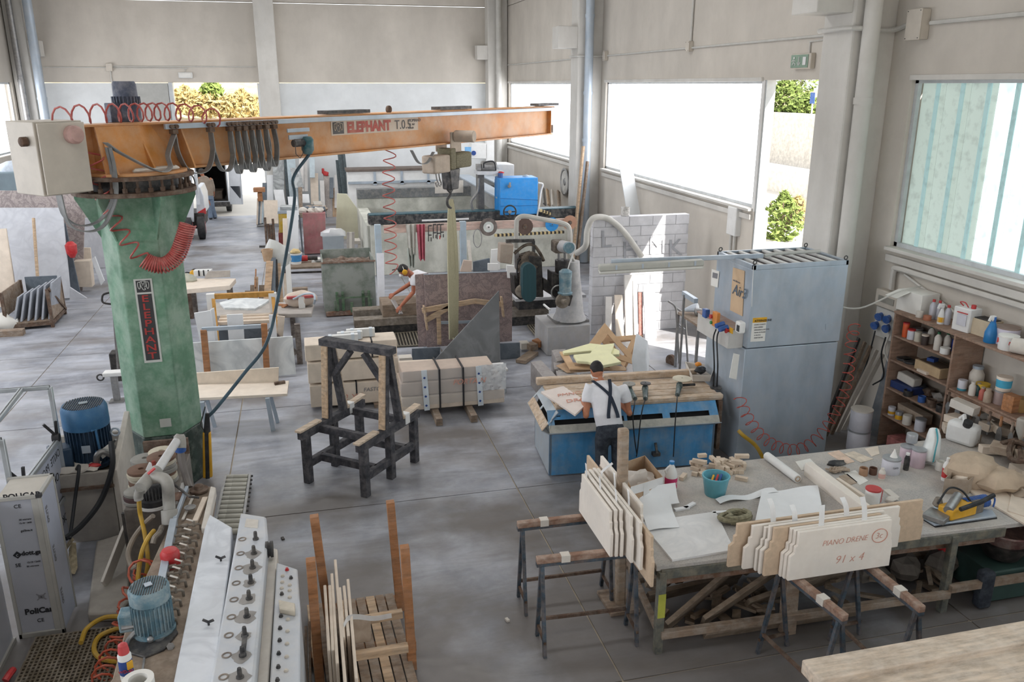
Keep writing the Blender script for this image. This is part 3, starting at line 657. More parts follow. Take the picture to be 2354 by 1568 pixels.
c1=GR(676,470,BP(ds-.3,.5));c2=GR(640,680,BP(1.9,.7));c3=GR(560,860,BP(1.1,.8));c4=GR(500,935,BP(.5,.6))
part(pen,'cable',cbm,MB().tube(spline([pend0,GR(674,410,BP(ds,.4)),c1,c2,GR(612,790,BP(1.5,.8)),c3,c4,pq],7),.022,8))
part(pen,'hanger_chain',darks,MB().tube([pq+V((-.02,0,.14)),pq+FU*-.06+V((0,0,.02)),pq+FU*-.1+V((0,0,-.1)),pq+FU*-.06+V((0,0,-.2))],.008,5))
# red coiled hoses
def hose(lab,pts,R,turns,r,mat,par=None,cat='hose',prof=None,per=9):
 pth=spline(pts,10);return solo('coiled_hose',lab,cat,mat,MB().tube(coil(pth,R,turns,per,prof),r,5),pts[0])
hose('red coiled air hose stretched along the top of boom',[BP(-.92,.1,cz1+.03),BP(-.55,.14,4.6),BP(-.1,.22,4.6),BP(.4,.22,4.6),BP(.85,.22,4.56),BP(1.1,.22,4.5)],.1,13,.011,redh,prof=lambda t:t+.05*math.sin(2*pi*t))
fp=lambda x,y,n=.55:GPL(x,y,FC+FN*.12,FN)
hose('red coiled air hose looping in front of the green pillar',[fp(215,345),fp(228,400),fp(240,455),fp(268,515),fp(300,565),fp(335,600),fp(375,610),fp(405,590),fp(420,555),fp(432,515)],.088,38,.0105,redh,prof=lambda t:t*3.1 if t<.2 else .62+.38*(t-.2)/.8,per=10)
hose('thin red coiled hose hanging below the middle of boom',[GR(897,342,BP(bs(895))),GR(893,420,BP(bs(895))),GR(897,520,BP(bs(895))),GR(899,600,BP(bs(895))),GR(908,625,BP(bs(895)))],.1,11,.009,M('thin_red_hose',(186,92,84),.6,0,.2),prof=lambda t:t,per=10)
# ================= edge polishing machine, foreground left =================
mgrey=M('machine_grey',(190,194,200),.5,.05,.06,3,dust=.45,dc=(208,204,198),dsc=5)
mside=M('machine_side',(128,118,110),.7,.05,.12,4,dust=.5,dc=(160,146,130))
deckm=M('sludge_deck',(138,122,106),.85,0,.14,6,dust=.5,dc=(172,158,142),bump=.2)
marbw=stone('machine_enamel',(214,218,224),(170,174,182),2.2,.4,.35)
ZD,ZW,ZK,ZP=1.05,1.12,1.16,1.08
def poly(px,z):return[G(x,y,z)for x,y in px]
mc=thing('edge_polisher','long grey stone edge-polishing machine with knobs in foreground','machine',G(520,1400,ZD).xy.to_3d())
def slab(nm,pts,z,depth,mat,bv=.01,**k):return part(mc,nm,mat,MB().prism(poly(pts,z),(0,0,-depth)),bv,**k)
dk=slab('deck',[(430,1120),(492,1118),(398,1640),(200,1640),(258,1560),(300,1400),(392,1200)],ZD,.2,deckm)
slab('deck_lip',[(484,1117),(496,1120),(476,1215),(462,1212)],ZD+.06,.1,offw)
slab('slide_cover',[(482,1182),(533,1212),(530,1275),(482,1640),(384,1640),(470,1215)],ZW,.5,marbw,label='pale enamel slide cover')
b0=[G(x,y,ZK)for x,y in((553,1178),(612,1187),(616,1235),(578,1640),(470,1640),(538,1260))]
part(mc,'console',mgrey,MB().prism(b0,(0,0,-.9)),.02)
slab('gutter',[(612,1255),(638,1262),(612,1640),(570,1640)],ZP-.06,.7,offw)
slab('button_panel',[(636,1292),(684,1308),(690,1400),(690,1640),(616,1640)],ZP,.85,mgrey,.012)
part(mc,'plinth',mside,MB().prism([V((p.x,p.y,.35))for p in poly([(440,1130),(520,1180),(690,1320),(692,1640),(230,1640),(300,1400)],ZD-.1)],(0,0,-.35)))
part(mc,'name_plate',offw,MB().prism(poly([(566,1192),(594,1195),(592,1214),(562,1211)],ZK+.004),(0,0,-.004)))
shaft=MB();kn=[(588,1240),(584,1273),(581,1306),(577,1340),(573,1377),(568,1418),(563,1462),(558,1508),(552,1558)]
rg=[(557,1240),(553,1273),(549,1306),(543,1341),(538,1379),(532,1419),(526,1461),(521,1507),(514,1557)]
oil=M('oil_stain',(150,146,142),.6,0,.1)
for i,(x,y)in enumerate(kn):
 p=G(x,y,ZK);part(mc,'spindle',darks,MB().lathe(p,[(.026,0),(.026,.012),(.016,.014),(.016,.06),(.013,.075)],12))
 q=G(rg[i][0],rg[i][1],ZK)
 part(mc,'dial_ring',mside,MB().lathe(q,[(.03,0),(.034,.004),(.03,.006),(.024,.006),(.022,.004),(.022,0)],20,cap=False))
 n=14;r=.05+.012*(i%3)
 if i>0:part(mc,'oil_stain',oil,MB().add([p+V((r*(1+.2*math.sin(k*2.1+i))*math.cos(2*pi*k/n)-.01,r*1.2*(1+.2*math.cos(k*1.7+i))*math.sin(2*pi*k/n),.0015))for k in range(n)],[tuple(range(n))]))
part(mc,'link_bar',darks,MB().beam(G(kn[6][0],kn[6][1],ZK+.035),G(kn[7][0],kn[7][1],ZK+.035),.034,.014),.004)
btn=[(660,1311,1),(650,1325,0),(669,1330,2),(649,1339,0),(666,1346,0),(648,1353,0),(666,1358,0),(648,1367,2),(666,1374,0),(646,1418,2),(662,1425,0),(644,1446,2),(661,1452,0),(643,1474,2),(660,1481,0),(641,1504,2),(659,1511,0),(640,1535,2),(658,1543,0),(638,1565,2)]
for x,y,k in btn:part(mc,'push_button',(beige_pl,redp,darks)[k],MB().lathe(G(x,y,ZP),[(.016,0),(.016,.008),(.011,.01),(.011,.022 if k else .014)],10))
part(mc,'display',M('cream_display',(206,196,178),.5),MB().prism(poly([(640,1378),(678,1386),(678,1405),(642,1398)],ZP+.05),(0,0,-.05)),.008)
for x,y in((508,1290),(480,1437)):
 p=G(x,y,ZW);part(mc,'wing_nut',darks,MB().cyl(p,p+V((0,0,.03)),.008,n=8).beam(p+V((0,0,.025)),p+V((.04,-.02,.05)),.006,.02).beam(p+V((0,0,.025)),p+V((-.04,.01,.045)),.006,.02))
pb=G(612,1246,ZK);part(mc,'side_pulley',darks,MB().lathe(G(628,1262,ZK-.05)-V((.06,0,0)),[(.07,0),(.07,.02),(.06,.025),(.06,.035),(.07,.04),(.07,.06)],18,(1,0,0)))
vv=[(456,1204),(451,1225),(447,1243),(442,1260),(437,1279),(432,1297),(427,1314),(422,1335),(416,1356),(410,1379),(405,1399),(399,1420)]
brass=M('dusty_brass',(120,110,98),.7,.2,.2,14,dust=.35)
for x,y in vv:
 p=G(x,y,ZD+.06);q=p+V((-.2,-.015,0))
 v=part(mc,'valve',brass,MB().tube([q,p,p+V((.012,0,-.01)),p+V((.014,0,-.06))],.011,7).cyl(p+V((-.14,-.01,-.0)),p+V((-.09,-.007,0)),.02,n=8).cyl(p+V((-.04,-.003,-.02)),p+V((-.04,-.003,.03)),.014,n=8))
 part(v,'valve_handle',offw,MB().beam(p+V((-.04,0,.032)),p+V((-.1,.02,.05)),.018,.008),.003)
part(mc,'feed_bar',galv,MB().beam(G(400,1200,ZD+.05),G(360,1400,ZD+.05),.06,.08).beam(G(430,1122,ZD+.05),G(402,1195,ZD+.05),.03,.05),.004)
part(mc,'water_tap',brass,MB().tube(spline([G(372,1212,ZD),G(366,1225,ZD+.06),G(356,1236,ZD+.04),G(352,1250,ZD)],4),.025,8))
p=G(394,1300,ZD);part(mc,'red_cap',redp,MB().lathe(p,[(.075,0),(.08,.02),(.075,.06),(.078,.07),(.078,.12),(.06,.15),(.03,.16)],18),label='red plastic cap')
bmot=M('pale_blue_motor',(98,132,146),.55,.1,.12,8,dust=.65,dc=(168,176,176))
p=G(356,1452,ZD)
mo=part(mc,'motor',bmot,MB().lathe(p,[(.15,0),(.15,.03),(.128,.035),(.128,.27),(.14,.28),(.142,.37),(.13,.39)],24))
f=MB()
for k in range(30):
 a=2*pi*k/30;d=V((math.cos(a),math.sin(a),0));f.beam(p+d*.133+V((0,0,.05)),p+d*.133+V((0,0,.27)),.006,.02,d)
part(mo,'cooling_fins',bmot,f,kind='stuff')
gr=MB()
for k in range(-7,8):
 x=k*.017;l=math.sqrt(max(.0,.122**2-x*x));gr.beam(p+V((x,-l,.392)),p+V((x,l,.392)),.006,.008)
part(mo,'fan_grille',darks,gr,kind='stuff');part(mo,'grille_plate',galv,MB().ob(p+V((0,0,.4)),(.05,.05,.006),.4))
part(mo,'terminal_box',bmot,MB().ob(p+V((-.17,-.01,.14)),(.1,.13,.14)),.012)
part(mc,'motor_cable',steel,MB().tube(spline([p+V((-.2,-.08,.12)),G(318,1440,ZD+.1),G(296,1470,ZD+.03),G(284,1500,ZD+.02)],6),.018,8))
q=G(352,1470,ZD);part(mc,'motor_base',darks,MB().prism([q+V(v)for v in((-.2,0,0),(-.14,-.14,0),(-.02,-.22,0),(.1,-.16,0),(.17,.02,0),(.12,.16,0),(-.12,.18,0))],(0,0,.02)),.006)
part(mc,'base_knob',steel,MB().ball(G(346,1470,ZD+.04),.026,n=10));part(mc,'clamp_ring',steel,MB().lathe(G(366,1468,ZD+.02),[(.035,0),(.035,.01),(.02,.01),(.02,0)],16))
part(mc,'bolt',steel,MB().cyl(G(392,1486,ZD),G(392,1486,ZD+.02),.028,n=6).cyl(G(392,1486,ZD+.02),G(392,1486,ZD+.035),.014,n=8))
def flat(nm,lab,cat,mat,px_,z,t=.015,group=None,bevel=.002):
 P=poly(px_,z);c=sum(P,V())/len(P);return solo(nm,lab,cat,mat,MB().prism(P,(0,0,t)),c,group,bevel)
 # tools and scrap at the far end of the deck
solo('ruler','pale folding rule lying at the far end of polisher deck','ruler',offw,MB().beam(G(400,1190,ZD+.02),G(428,1128,ZD+.02),.02,.012).beam(G(420,1195,ZD+.02),G(445,1140,ZD+.02),.022,.012),G(410,1170,ZD))
solo('tin_plate','round dusty tin lid lying among tools on polisher deck','lid',steel,MB().lathe(G(437,1168,ZD+.05),[(.05,0),(.055,.012),(.05,.012),(.046,.004)],18),G(437,1168,ZD))
solo('stone_offcut','long pinkish stone offcut on polisher deck by the lip','offcut',creamd,MB().beam(G(448,1200,ZD+.03),G(472,1145,ZD+.03),.05,.03),G(460,1170,ZD),bevel=.004)
solo('rag','crumpled brown rag at far end of polisher deck','rag',M('brown_rag',(134,108,94),.95,0,.2,8),MB().ball(G(412,1142,ZD+.03),.06,(1.1,1,.6),12,.5,3),G(412,1142,ZD))
solo('iron_pulley','rusty hand wheel lying at the far corner of deck','wheel',rust,MB().lathe(G(458,1128,ZD+.01),[(.09,0),(.09,.02),(.05,.025),(.04,.06),(.02,.06)],18),G(458,1128,ZD))
solo('pry_bar','thin dark bar lying across the polisher deck end','bar',darks,MB().tube([G(392,1107,ZD+.1),G(436,1142,ZD+.08),G(458,1144,ZD+.06)],.012,6),G(420,1130,ZD))
solo('spanner','small spanner lying on the brown deck below the blue motor','spanner',steel,MB().beam(G(332,1512,ZD+.008),G(328,1540,ZD+.008),.014,.008).lathe(G(333,1509,ZD+.004),[(.02,0),(.02,.01),(.01,.01),(.01,0)],10),G(330,1525,ZD))
# spray can and white roll
p=G(294,1560,ZD);can=thing('spray_can','blue and yellow spray can with a red cap','spray can',p)
part(can,'body',white,MB().lathe(p,[(.042,0),(.044,.01),(.044,.19),(.03,.215)],20));part(can,'blue_band',inkblue,MB().lathe(p,[(.0445,.05),(.0445,.16)],20,cap=False))
part(can,'yellow_badge',yellow,MB().ob(p+V((.03,-.025,.125)),(.04,.026,.06),.6),.004);part(can,'cap',M('coral_cap',(206,78,80),.5),MB().lathe(p,[(.036,.205),(.036,.225),(.03,.27),(.012,.285)],16),.002)
lettering(can,'WD-40',inkred,p+V((-.04,-.046,.08)),(1,0,0),(0,0,1),.03)
p=G(322,1596,ZD);solo('tape_roll','big white roll of tape at the bottom edge of polisher','roll',paper,MB().lathe(p,[(.1,0),(.1,.12),(.06,.12),(.06,0)],28),p)
# ---------------- tank with abrasive pots ----------------
tk=thing('slurry_tank','grey steel tank beside polisher carrying abrasive wheels','tank',(-1.75,8.1,0))
tx0,ty0=G(284,1172,1.0).x,G(290,1172,1.0).y
tx1=G(388,1190,1.0).x+.02;ty1=ty0+1.25
tm=M('tank_grey',(112,106,100),.7,.1,.12,4,dust=.4,dc=(150,142,134))
part(tk,'body',tm,MB().box((tx0,ty0,0),(tx1,ty1,1.0)),.01)
part(tk,'white_end',M('tank_white',(206,204,202),.6),MB().box((tx1,ty0+.02,.4),(tx1+.02,ty0+.5,.99)))
part(tk,'rim',rust,MB().box((tx0,ty1-.04,1.0),(tx1,ty1,1.18)))
part(tk,'latch',darks,MB().box((tx0-.03,ty0+.02,.5),(tx0,ty0+.06,.95)))
def pot(cx,cy,layers,r,lab,mats,top=True,z=1.0):
 p=G(cx,cy,z);h=0;t=thing('abrasive_wheel_stack',lab,'abrasive wheels',p)
 for i in range(layers):
  hh=.035+.012*(i%2);rr=r*(1-.05*(i%3))
  part(t,'wheel',mats[i%len(mats)],MB().lathe(p+V((0,0,h)),[(rr*.94,0),(rr,.006),(rr,hh-.006),(rr*.94,hh)]+([(r*.2,hh),(r*.2,hh-.02)]if i==layers-1 else[]),20));h+=hh
 return t
wl=[M('wheel_cream',(206,198,178),.8,0,.08),M('wheel_brown',(120,92,76),.8,0,.15),M('wheel_grey',(150,148,142),.8,0,.1)]
pot(318,1152,3,.135,'grey abrasive wheels stacked at front left of tank',[wl[2],M('wheel_plum',(92,70,70),.8),wl[2]])
pot(330,1118,5,.14,'cream ribbed abrasive wheels stacked behind the white pipe',[wl[0],wl[1],wl[0]])
pot(337,1085,4,.14,'flat grey abrasive wheels with brown layer stacked by pillar',[wl[1],wl[2],wl[0],wl[2]])
pot(378,1105,7,.14,'brown and grey abrasive wheels stacked right of the pipe',[wl[2],wl[0],wl[1],wl[2]])
pot(376,1075,5,.14,'striped brown abrasive wheels stacked at the back of tank',[wl[1],wl[0],wl[2]])
p=G(356,1160,1.0);t=thing('bristle_grinder','black bristle grinding head on a pale base, on tank','brush',p)
part(t,'base',white,MB().lathe(p,[(.15,0),(.15,.03)],24));part(t,'bristles',black,MB().lathe(p,[(.14,.03),(.15,.09),(.11,.1),(.115,.22),(.1,.24)],24));
rb=MB()
for k in range(26):
 a=2*pi*k/26;d=V((math.cos(a),math.sin(a),0));rb.beam(p+d*.114+V((0,0,.1)),p+d*.114+V((0,0,.22)),.008,.014,d)
part(t,'rib',darks,rb,kind='stuff')
p=G(358,1098,1.2);t=thing('trigger_bottle','rust-red spray bottle standing among the abrasive wheels','bottle',p);brm=M('rust_red_bottle',(136,56,44),.5,0,.15)
part(t,'body',brm,MB().lathe(p-V((0,0,.1)),[(.05,0),(.05,.14),(.02,.19),(.02,.28)],14));part(t,'trigger',white,MB().ob(p+V((-.04,0,.12)),(.05,.02,.09),0,0,.5),.004)
# white pipe over the tank
pv=M('pvc_pipe',(200,200,200),.5,0,.06,dust=.2);pg=M('grey_pipe',(156,154,148),.6,.1,.1,dust=.3)
A0=G(408,1012,1.5);A1=G(362,1082,1.45);A2=G(342,1100,1.43);A3=G(322,1124,1.42);A4=G(318,1140,1.34)
wp=thing('water_manifold','white plastic pipe run rising over the slurry tank','pipe',A2)
part(wp,'riser_pipe',pv,MB().tube([A0,A1],.042,12));part(wp,'tee',pg,MB().tube([A1,A2,A3],.06,12));part(wp,'end_elbow',pg,MB().tube(spline([A3,A4,A4-V((0,0,.04))],4),.04,10))
part(wp,'drop_pipe',pg,MB().tube(spline([A2+V((.02,0,0)),G(362,1098,1.45),G(378,1102,1.44),G(386,1118,1.38),G(388,1150,1.22),G(391,1196,1.06)],5),.055,12))
part(wp,'collar',pg,MB().cyl(G(391,1205,1.04),G(389,1172,1.16),.072,n=16));part(wp,'top_elbow',pg,MB().tube(spline([A0,G(414,1006,1.52),G(416,1020,1.46),G(416,1030,1.42)],4),.05,10))
part(wp,'blue_clamp',bluep,MB().cyl(G(414,1024,1.44),G(415,1036,1.38),.055,n=12));part(wp,'lever',redp,MB().beam(G(340,1090,1.5),G(356,1076,1.54),.03,.012))
part(wp,'rubber_hose',M('grey_hose',(118,112,108),.7,0,.15),MB().tube(spline([G(415,1034,1.39),G(420,1066,1.25),G(428,1098,1.12),G(436,1122,1.05)],5),.035,8))
solo('hose','yellow hose dropping from the white pipe elbow','hose',yelh,MB().tube(spline([A4-V((0,0,.04)),G(322,1180,1.1),G(332,1225,.95),G(340,1290,.75),G(330,1350,.5)],6),.02,8),A4)
solo('hose','short bright yellow hose curving over the polisher taps','hose',yelh,MB().tube(spline([G(354,1220,1.08),G(340,1238,1.08),G(326,1270,1.0),G(318,1320,.85),G(312,1400,.6)],6),.02,8),G(340,1240,1))
solo('hose','grey corrugated hose bending beside the tank front','hose',M('beige_hose',(150,140,128),.7,0,.12),MB().tube(spline([G(352,1186,1.1),G(332,1205,1.0),G(306,1240,.9),G(294,1275,.85),G(304,1305,.85),G(318,1300,.9)],6),.024,8),G(306,1240,.9))
# ================= trough with big blue motor =================
trm=M('trough_concrete',(164,158,150),.9,0,.1,3,dust=.4,bump=.2)
Y0=9.2;xl,xr=-3.0,G(284,1232).x
zt=GR(275,1080,(xr,Y0)).z
tr=thing('slurry_trough','beige slurry trough below the big blue motor','trough',(-2.6,Y0+.5,0))
part(tr,'front_panel',trm,MB().box((xl,Y0,0),(xr-.02,Y0+.06,zt)),.006)
part(tr,'top_step',trm,MB().box((xl,Y0+.06,0),(xr-.02,Y0+.95,zt-.1)),.01)
part(tr,'back_panel',trm,MB().box((xl,Y0+.9,0),(xr-.02,Y0+.96,zt+.1)))
part(tr,'end_panel',offw,MB().prism([(xr-.01,Y0-.02,0),(xr-.01,Y0-.02,zt+.02),(xr-.01,Y0+.95,zt+.34),(xr-.01,Y0+.95,0)],(.06,0,0)),.006)
part(tr,'gutter_rail',rust,MB().beam((xl,Y0-.03,zt-.16),(xr,Y0-.03,zt-.16),.04,.03))
bl=M('blue_motor_paint',(48,98,138),.45,.1,.1,5,dust=.25,dc=(96,130,156));bld=M('dark_blue_motor',(38,62,86),.5,.1,.15,6,dust=.25,dc=(80,96,112))
p=G(212,1066,zt);p.z=zt-.05;p=V((GR(214,1066,(-2.62,Y0+.45)).x,Y0+.45,zt-.06))
Hm=GR(210,925,p).z-p.z
bm=thing('electric_motor','big upright blue motor standing on the slurry trough','motor',p)
r=.235
part(bm,'body',bld,MB().lathe(p,[(r*1.05,0),(r*1.05,.04),(r*.9,.05),(r*.9,Hm*.66)],30));part(bm,'fan_cowl',bl,MB().lathe(p,[(r*1.02,Hm*.64),(r*1.04,Hm*.67),(r*1.03,Hm*.93),(r*.93,Hm)],30),label='bright blue fan cowl')
fn=MB()
for k in range(34):
 a=2*pi*k/34;d=V((math.cos(a),math.sin(a),0));fn.beam(p+d*r*.93+V((0,0,.07)),p+d*r*.93+V((0,0,Hm*.645)),.01,.04,d)
part(bm,'cooling_fins',bld,fn,kind='stuff')
gr=MB()
for k in range(-9,10):
 x=k*r*.1;l=math.sqrt(max(0,(r*.9)**2-x*x));gr.beam(p+V((x,-l,Hm+.003)),p+V((x,l,Hm+.003)),.01,.01)
part(bm,'fan_grille',darks,gr,kind='stuff');part(bm,'grille_emblem',M('emblem_grey',(150,160,166)),MB().ob(p+V((0,0,Hm+.012)),(.09,.07,.006),.3))
part(bm,'terminal_box',bld,MB().ob(p+V((-.26,-.2,Hm*.26)),(.24,.22,.24),.3),.02);part(bm,'rating_plate',galv,MB().ob(p+V((.02,-r-.008,Hm*.36)),(.09,.006,.09)),.01)
part(bm,'lifting_eye',galv,MB().tube([p+V((r+.06+.045*math.cos(a),-.04,Hm*.5+.045*math.sin(a)))for a in[k*pi/5 for k in range(11)]],.012,6))
part(bm,'side_rib',bl,MB().tube([p+V((.1,-r-.005,Hm*.66)),p+V((.14,-r+.02,Hm*.66)),p+V((.15,-r+.02,Hm*.3)),p+V((.11,-r-.0,Hm*.3))],.014,6));part(bm,'paper_tag',paper,MB().prism([p+V(v)for v in((.17,-.24,Hm*.18),(.28,-.2,Hm*.28),(.25,-.2,Hm*.4),(.14,-.24,Hm*.3))],(.005,-.005,0)))
solo('rag','grey cloth rag lying on trough under the big blue motor','rag',offw,MB().sheet(lambda u,v:p+V((-.35+.5*u,-.42+.22*v,.08+.06*noise.noise(V((u*4,v*4,1))))),14,8,.006),p+V((-.1,-.35,.1)))
solo('red_cloth_scrap','small red scrap of cloth at the foot of the blue motor','cloth',redp,MB().ball(p+V((.1,-.34,.1)),.05,(1.3,.8,.5),10,.5,2),p+V((.1,-.34,.1)))
part(tr,'pipe_fitting',steel,MB().tube(spline([p+V((.12,-.3,.1)),p+V((.14,-.32,.2)),p+V((.2,-.3,.24)),p+V((.28,-.28,.18))],4),.035,8));part(tr,'tap',steel,MB().cyl((xr-.15,Y0+.5,zt),(xr-.05,Y0+.4,zt+.12),.03,n=8).beam((xr-.1,Y0+.45,zt+.1),(xr-.02,Y0+.42,zt+.2),.03,.02))
for k,(x0,lab)in enumerate(((-.1,'thin black cable hanging down the trough from big motor'),(.3,'thick black hose falling from the big blue motor to floor'))):
 a=p+V((x0,-.3,.35 if k else .05));m1=GR((262,1090)[0]if k else 180,1090,(xr,Y0-.1));
 pts=[a,GR(258 if k else 182,1075,(-2.4,Y0-.05)),GR(232 if k else 172,1150,(-2.4,Y0-.15)),GR(190 if k else 165,1205,(-2.5,Y0-.35)),GR(150 if k else 160,1238,(-2.6,Y0-.55))]
 solo('cable',lab,'cable',cabk,MB().tube(spline(pts,6),.03 if k else .018,7),pts[0])
solo('plinth','low beige concrete kerb with a sloping end between cabinet and polisher','plinth',trm,MB().prism([V((q.x,q.y,.0))for q in(G(224,1262),G(296,1240),G(300,1400),G(272,1430),G(204,1432))],(0,0,.1)),G(240,1350),bevel=.02)
solo('kerb_strip','white stone strip leaning along the concrete kerb','strip',offw,MB().beam(G(290,1215,.45),G(240,1345,.12),.03,.14),G(265,1280),bevel=.004)
solo('brush','worn straw broom head beside the film-wrapped cabinet','broom',M('straw',(186,172,142),.95,0,.2,20),MB().prism([G(158,1262,.12),G(168,1262,.1),G(172,1320,.02),G(158,1318,.02)],(.02,.06,.04)).beam(G(150,1262,.15),G(166,1240,.3),.03,.03),G(162,1290))
# ================= aluminium frame with film-covered panels =================
alu=M('aluminium',(186,192,196),.35,.5,.06,6);film=M('protective_film',(182,188,204),.35,0,.05,3);film2=M('protective_film_grey',(170,172,180),.4,0,.05,3)
XE=-2.79;yf,yn=9.36,7.95;ZT=1.8
en=thing('aluminium_enclosure','aluminium profile frame with clear and film-covered panels','enclosure',(-3.1,8.6,0))
def rail(nm,a,b,w=.045):part(en,nm,alu,MB().beam(a,b,w,w),.006);part(en,'groove',darks,MB().beam(V(a)+V((w*.52,-w*.0,.0)),V(b)+V((w*.52,0,0)),.004,.008)if 0 else MB().beam(V(a)+V((0,0,w*.51)),V(b)+V((0,0,w*.51)),.008,.003))
rail('corner_post',(XE,yf,0),(XE,yf,ZT));rail('corner_post',(XE-.05,yn+.0,0),(XE-.05,yn,ZT))
rail('top_rail',(XE-1.4,yf,ZT),(XE,yf,ZT));rail('top_rail',(XE-.27,yf-.02,ZT),(XE-.2,yn-.3,ZT))
rail('top_rail',(XE-.06,yn,ZT),(XE-1.4,yn,ZT));rail('mid_rail',(XE-1.4,yf,1.3),(XE-.62,yf,1.3))
rail('panel_rail',(XE,yf,1.2),(XE-.04,yn+.05,1.2),.05);rail('panel_rail',(XE,yf,.56),(XE-.04,yn+.05,.56))
pl=part(en,'side_panel',film,MB().box((XE-.03,yn+.02,.58),(XE-.012,yf-.03,1.17)),label='film-wrapped side panel')
part(en,'lower_panel',film,MB().box((XE-.03,yn+.02,.06),(XE-.012,yf-.03,.53)))
for z,y,s_ in((1.02,8.5,'OKITE  PRONTO'),(.8,8.35,'OKITE'),(.62,8.9,'OKITE'),(.3,8.4,'OKITE')):lettering(pl,s_,ink,(XE-.01,y+.85,z),(0,-1,0),(0,0,1),.12 if'P' in s_ else .13)
part(en,'clear_panel',glassm,MB().box((XE-.9,yf-.5,.5),(XE-.5,yf-.47,1.45)))
for y in(yf-.06,yn+.18):
 part(en,'spring_clamp',black,MB().cyl((XE-.04,y,1.24),(XE+.03,y,1.24),.045,n=12).beam((XE,y,1.26),(XE-.09,y-.05,1.42),.025,.03).beam((XE,y+.02,1.26),(XE+.01,y+.03,1.42),.025,.03))
p=V((XE-1.0,yn+.3,1.0));
# ================= film-wrapped cabinet =================
cx1=-2.45;cx0=-2.84;cy0,cy1=7.47,7.92;CZ=1.435
cb=thing('wrapped_cabinet','tall narrow cabinet in printed protective film with grey edges','cabinet',(-2.65,7.7,0))
beg=M('beige_trim',(168,166,160),.6,0,.05)
ft=part(cb,'front_panel',film2,MB().box((cx0+.03,cy0+.02,.05),(cx1-.05,cy0+.05,CZ-.04)))
part(cb,'top_panel',M('cabinet_top',(196,190,180),.7,0,.05,dust=.2),MB().box((cx0+.03,cy0+.03,CZ-.03),(cx1-.03,cy1-.03,CZ-.01)))
for a,b in(((cx1-.03,cy0,0),(cx1,cy0+.03,CZ)),((cx0,cy0,0),(cx0+.03,cy0+.03,CZ)),((cx1-.03,cy1-.03,0),(cx1,cy1,CZ)),((cx0,cy0,CZ-.035),(cx1,cy0+.035,CZ)),((cx0,cy0,0),(cx1,cy0+.03,.05)),((cx1-.035,cy0,CZ-.035),(cx1,cy1,CZ)),((cx0,cy1-.035,CZ-.035),(cx1,cy1,CZ)),((cx1-.085,cy0+.005,.03),(cx1-.028,cy0+.03,CZ-.03))):
 part(cb,'edge_trim',beg,MB().box(a,b),.004)
part(cb,'corner_cap',darks,MB().box((cx1-.04,cy0-.003,CZ-.03),(cx1+.003,cy0+.04,CZ+.003)))
sd=part(cb,'side_panel',film,MB().box((cx1-.02,cy0+.03,.02),(cx1-.008,cy1-.03,CZ-.03)))
def ftxt(s_,x,y,sz,m=ink,b=0.):
 q=GPL(x,y,(0,cy0+.018,0),(0,1,0));lettering(ft,s_,m,q,(1,0,0),(0,0,1),sz,bold=b)
ftxt('POLICAR',8,1150,.075,ink,.002);ftxt('CE',32,1169,.05);ftxt('50 microns',44,1197,.022);ftxt('12-18 / 2600',44,1205,.02);ftxt('gallina.it',48,1223,.03);ftxt('dott.gall',50,1277,.058,ink,.002)
ftxt('12-18 / 2600',62,1295,.022);ftxt('50 microns',62,1304,.022);ftxt('SE',36,1304,.05);ftxt('PoliCar',58,1413,.078,ink,.003);ftxt('CE',86,1430,.05)
q=GPL(40,1276,(0,cy0+.017,0),(0,1,0));part(ft,'emblem',ink,MB().ob(q,(.052,.003,.052),0,0,pi/4));lettering(ft,'c',film2,q+V((-.012,-.004,-.014)),(1,0,0),(0,0,1),.05)
q=GPL(95,1372,(0,cy0+.017,0),(0,1,0));part(ft,'cross_mark',inkg,MB().ob(q,(.1,.003,.01),0,0,.7).ob(q,(.1,.003,.01),0,0,-.7).ob(q,(.05,.002,.04)))
for z in(.25,.7,1.1):lettering(sd,'OKITE',inkg,(cx1-.006,7.6,z),(0,0,1),(0,-1,0),.06)
lp=thing('wrapped_board','dark film-covered panel leaning at the left edge of frame','panel',(-2.9,6.9,0))
pm=part(lp,'panel',film2,MB().box((-2.93,5.9,.03),(-2.88,7.45,1.4)),.004);part(lp,'edge_trim',beg,MB().box((-2.94,5.9,0),(-2.86,7.46,.04)))
for z in(.2,.6,1.0):lettering(pm,'POLICARB',ink,(-2.875,6.3,z),(0,.8,.5),(0,-.5,.8),.1)
solo('red_tool','red plastic tool handle at the bottom left corner','handle',redp,MB().tube(spline([G(30,1540,.06),G(22,1550,.07),G(12,1565,.05)],4),.03,8),G(20,1555))
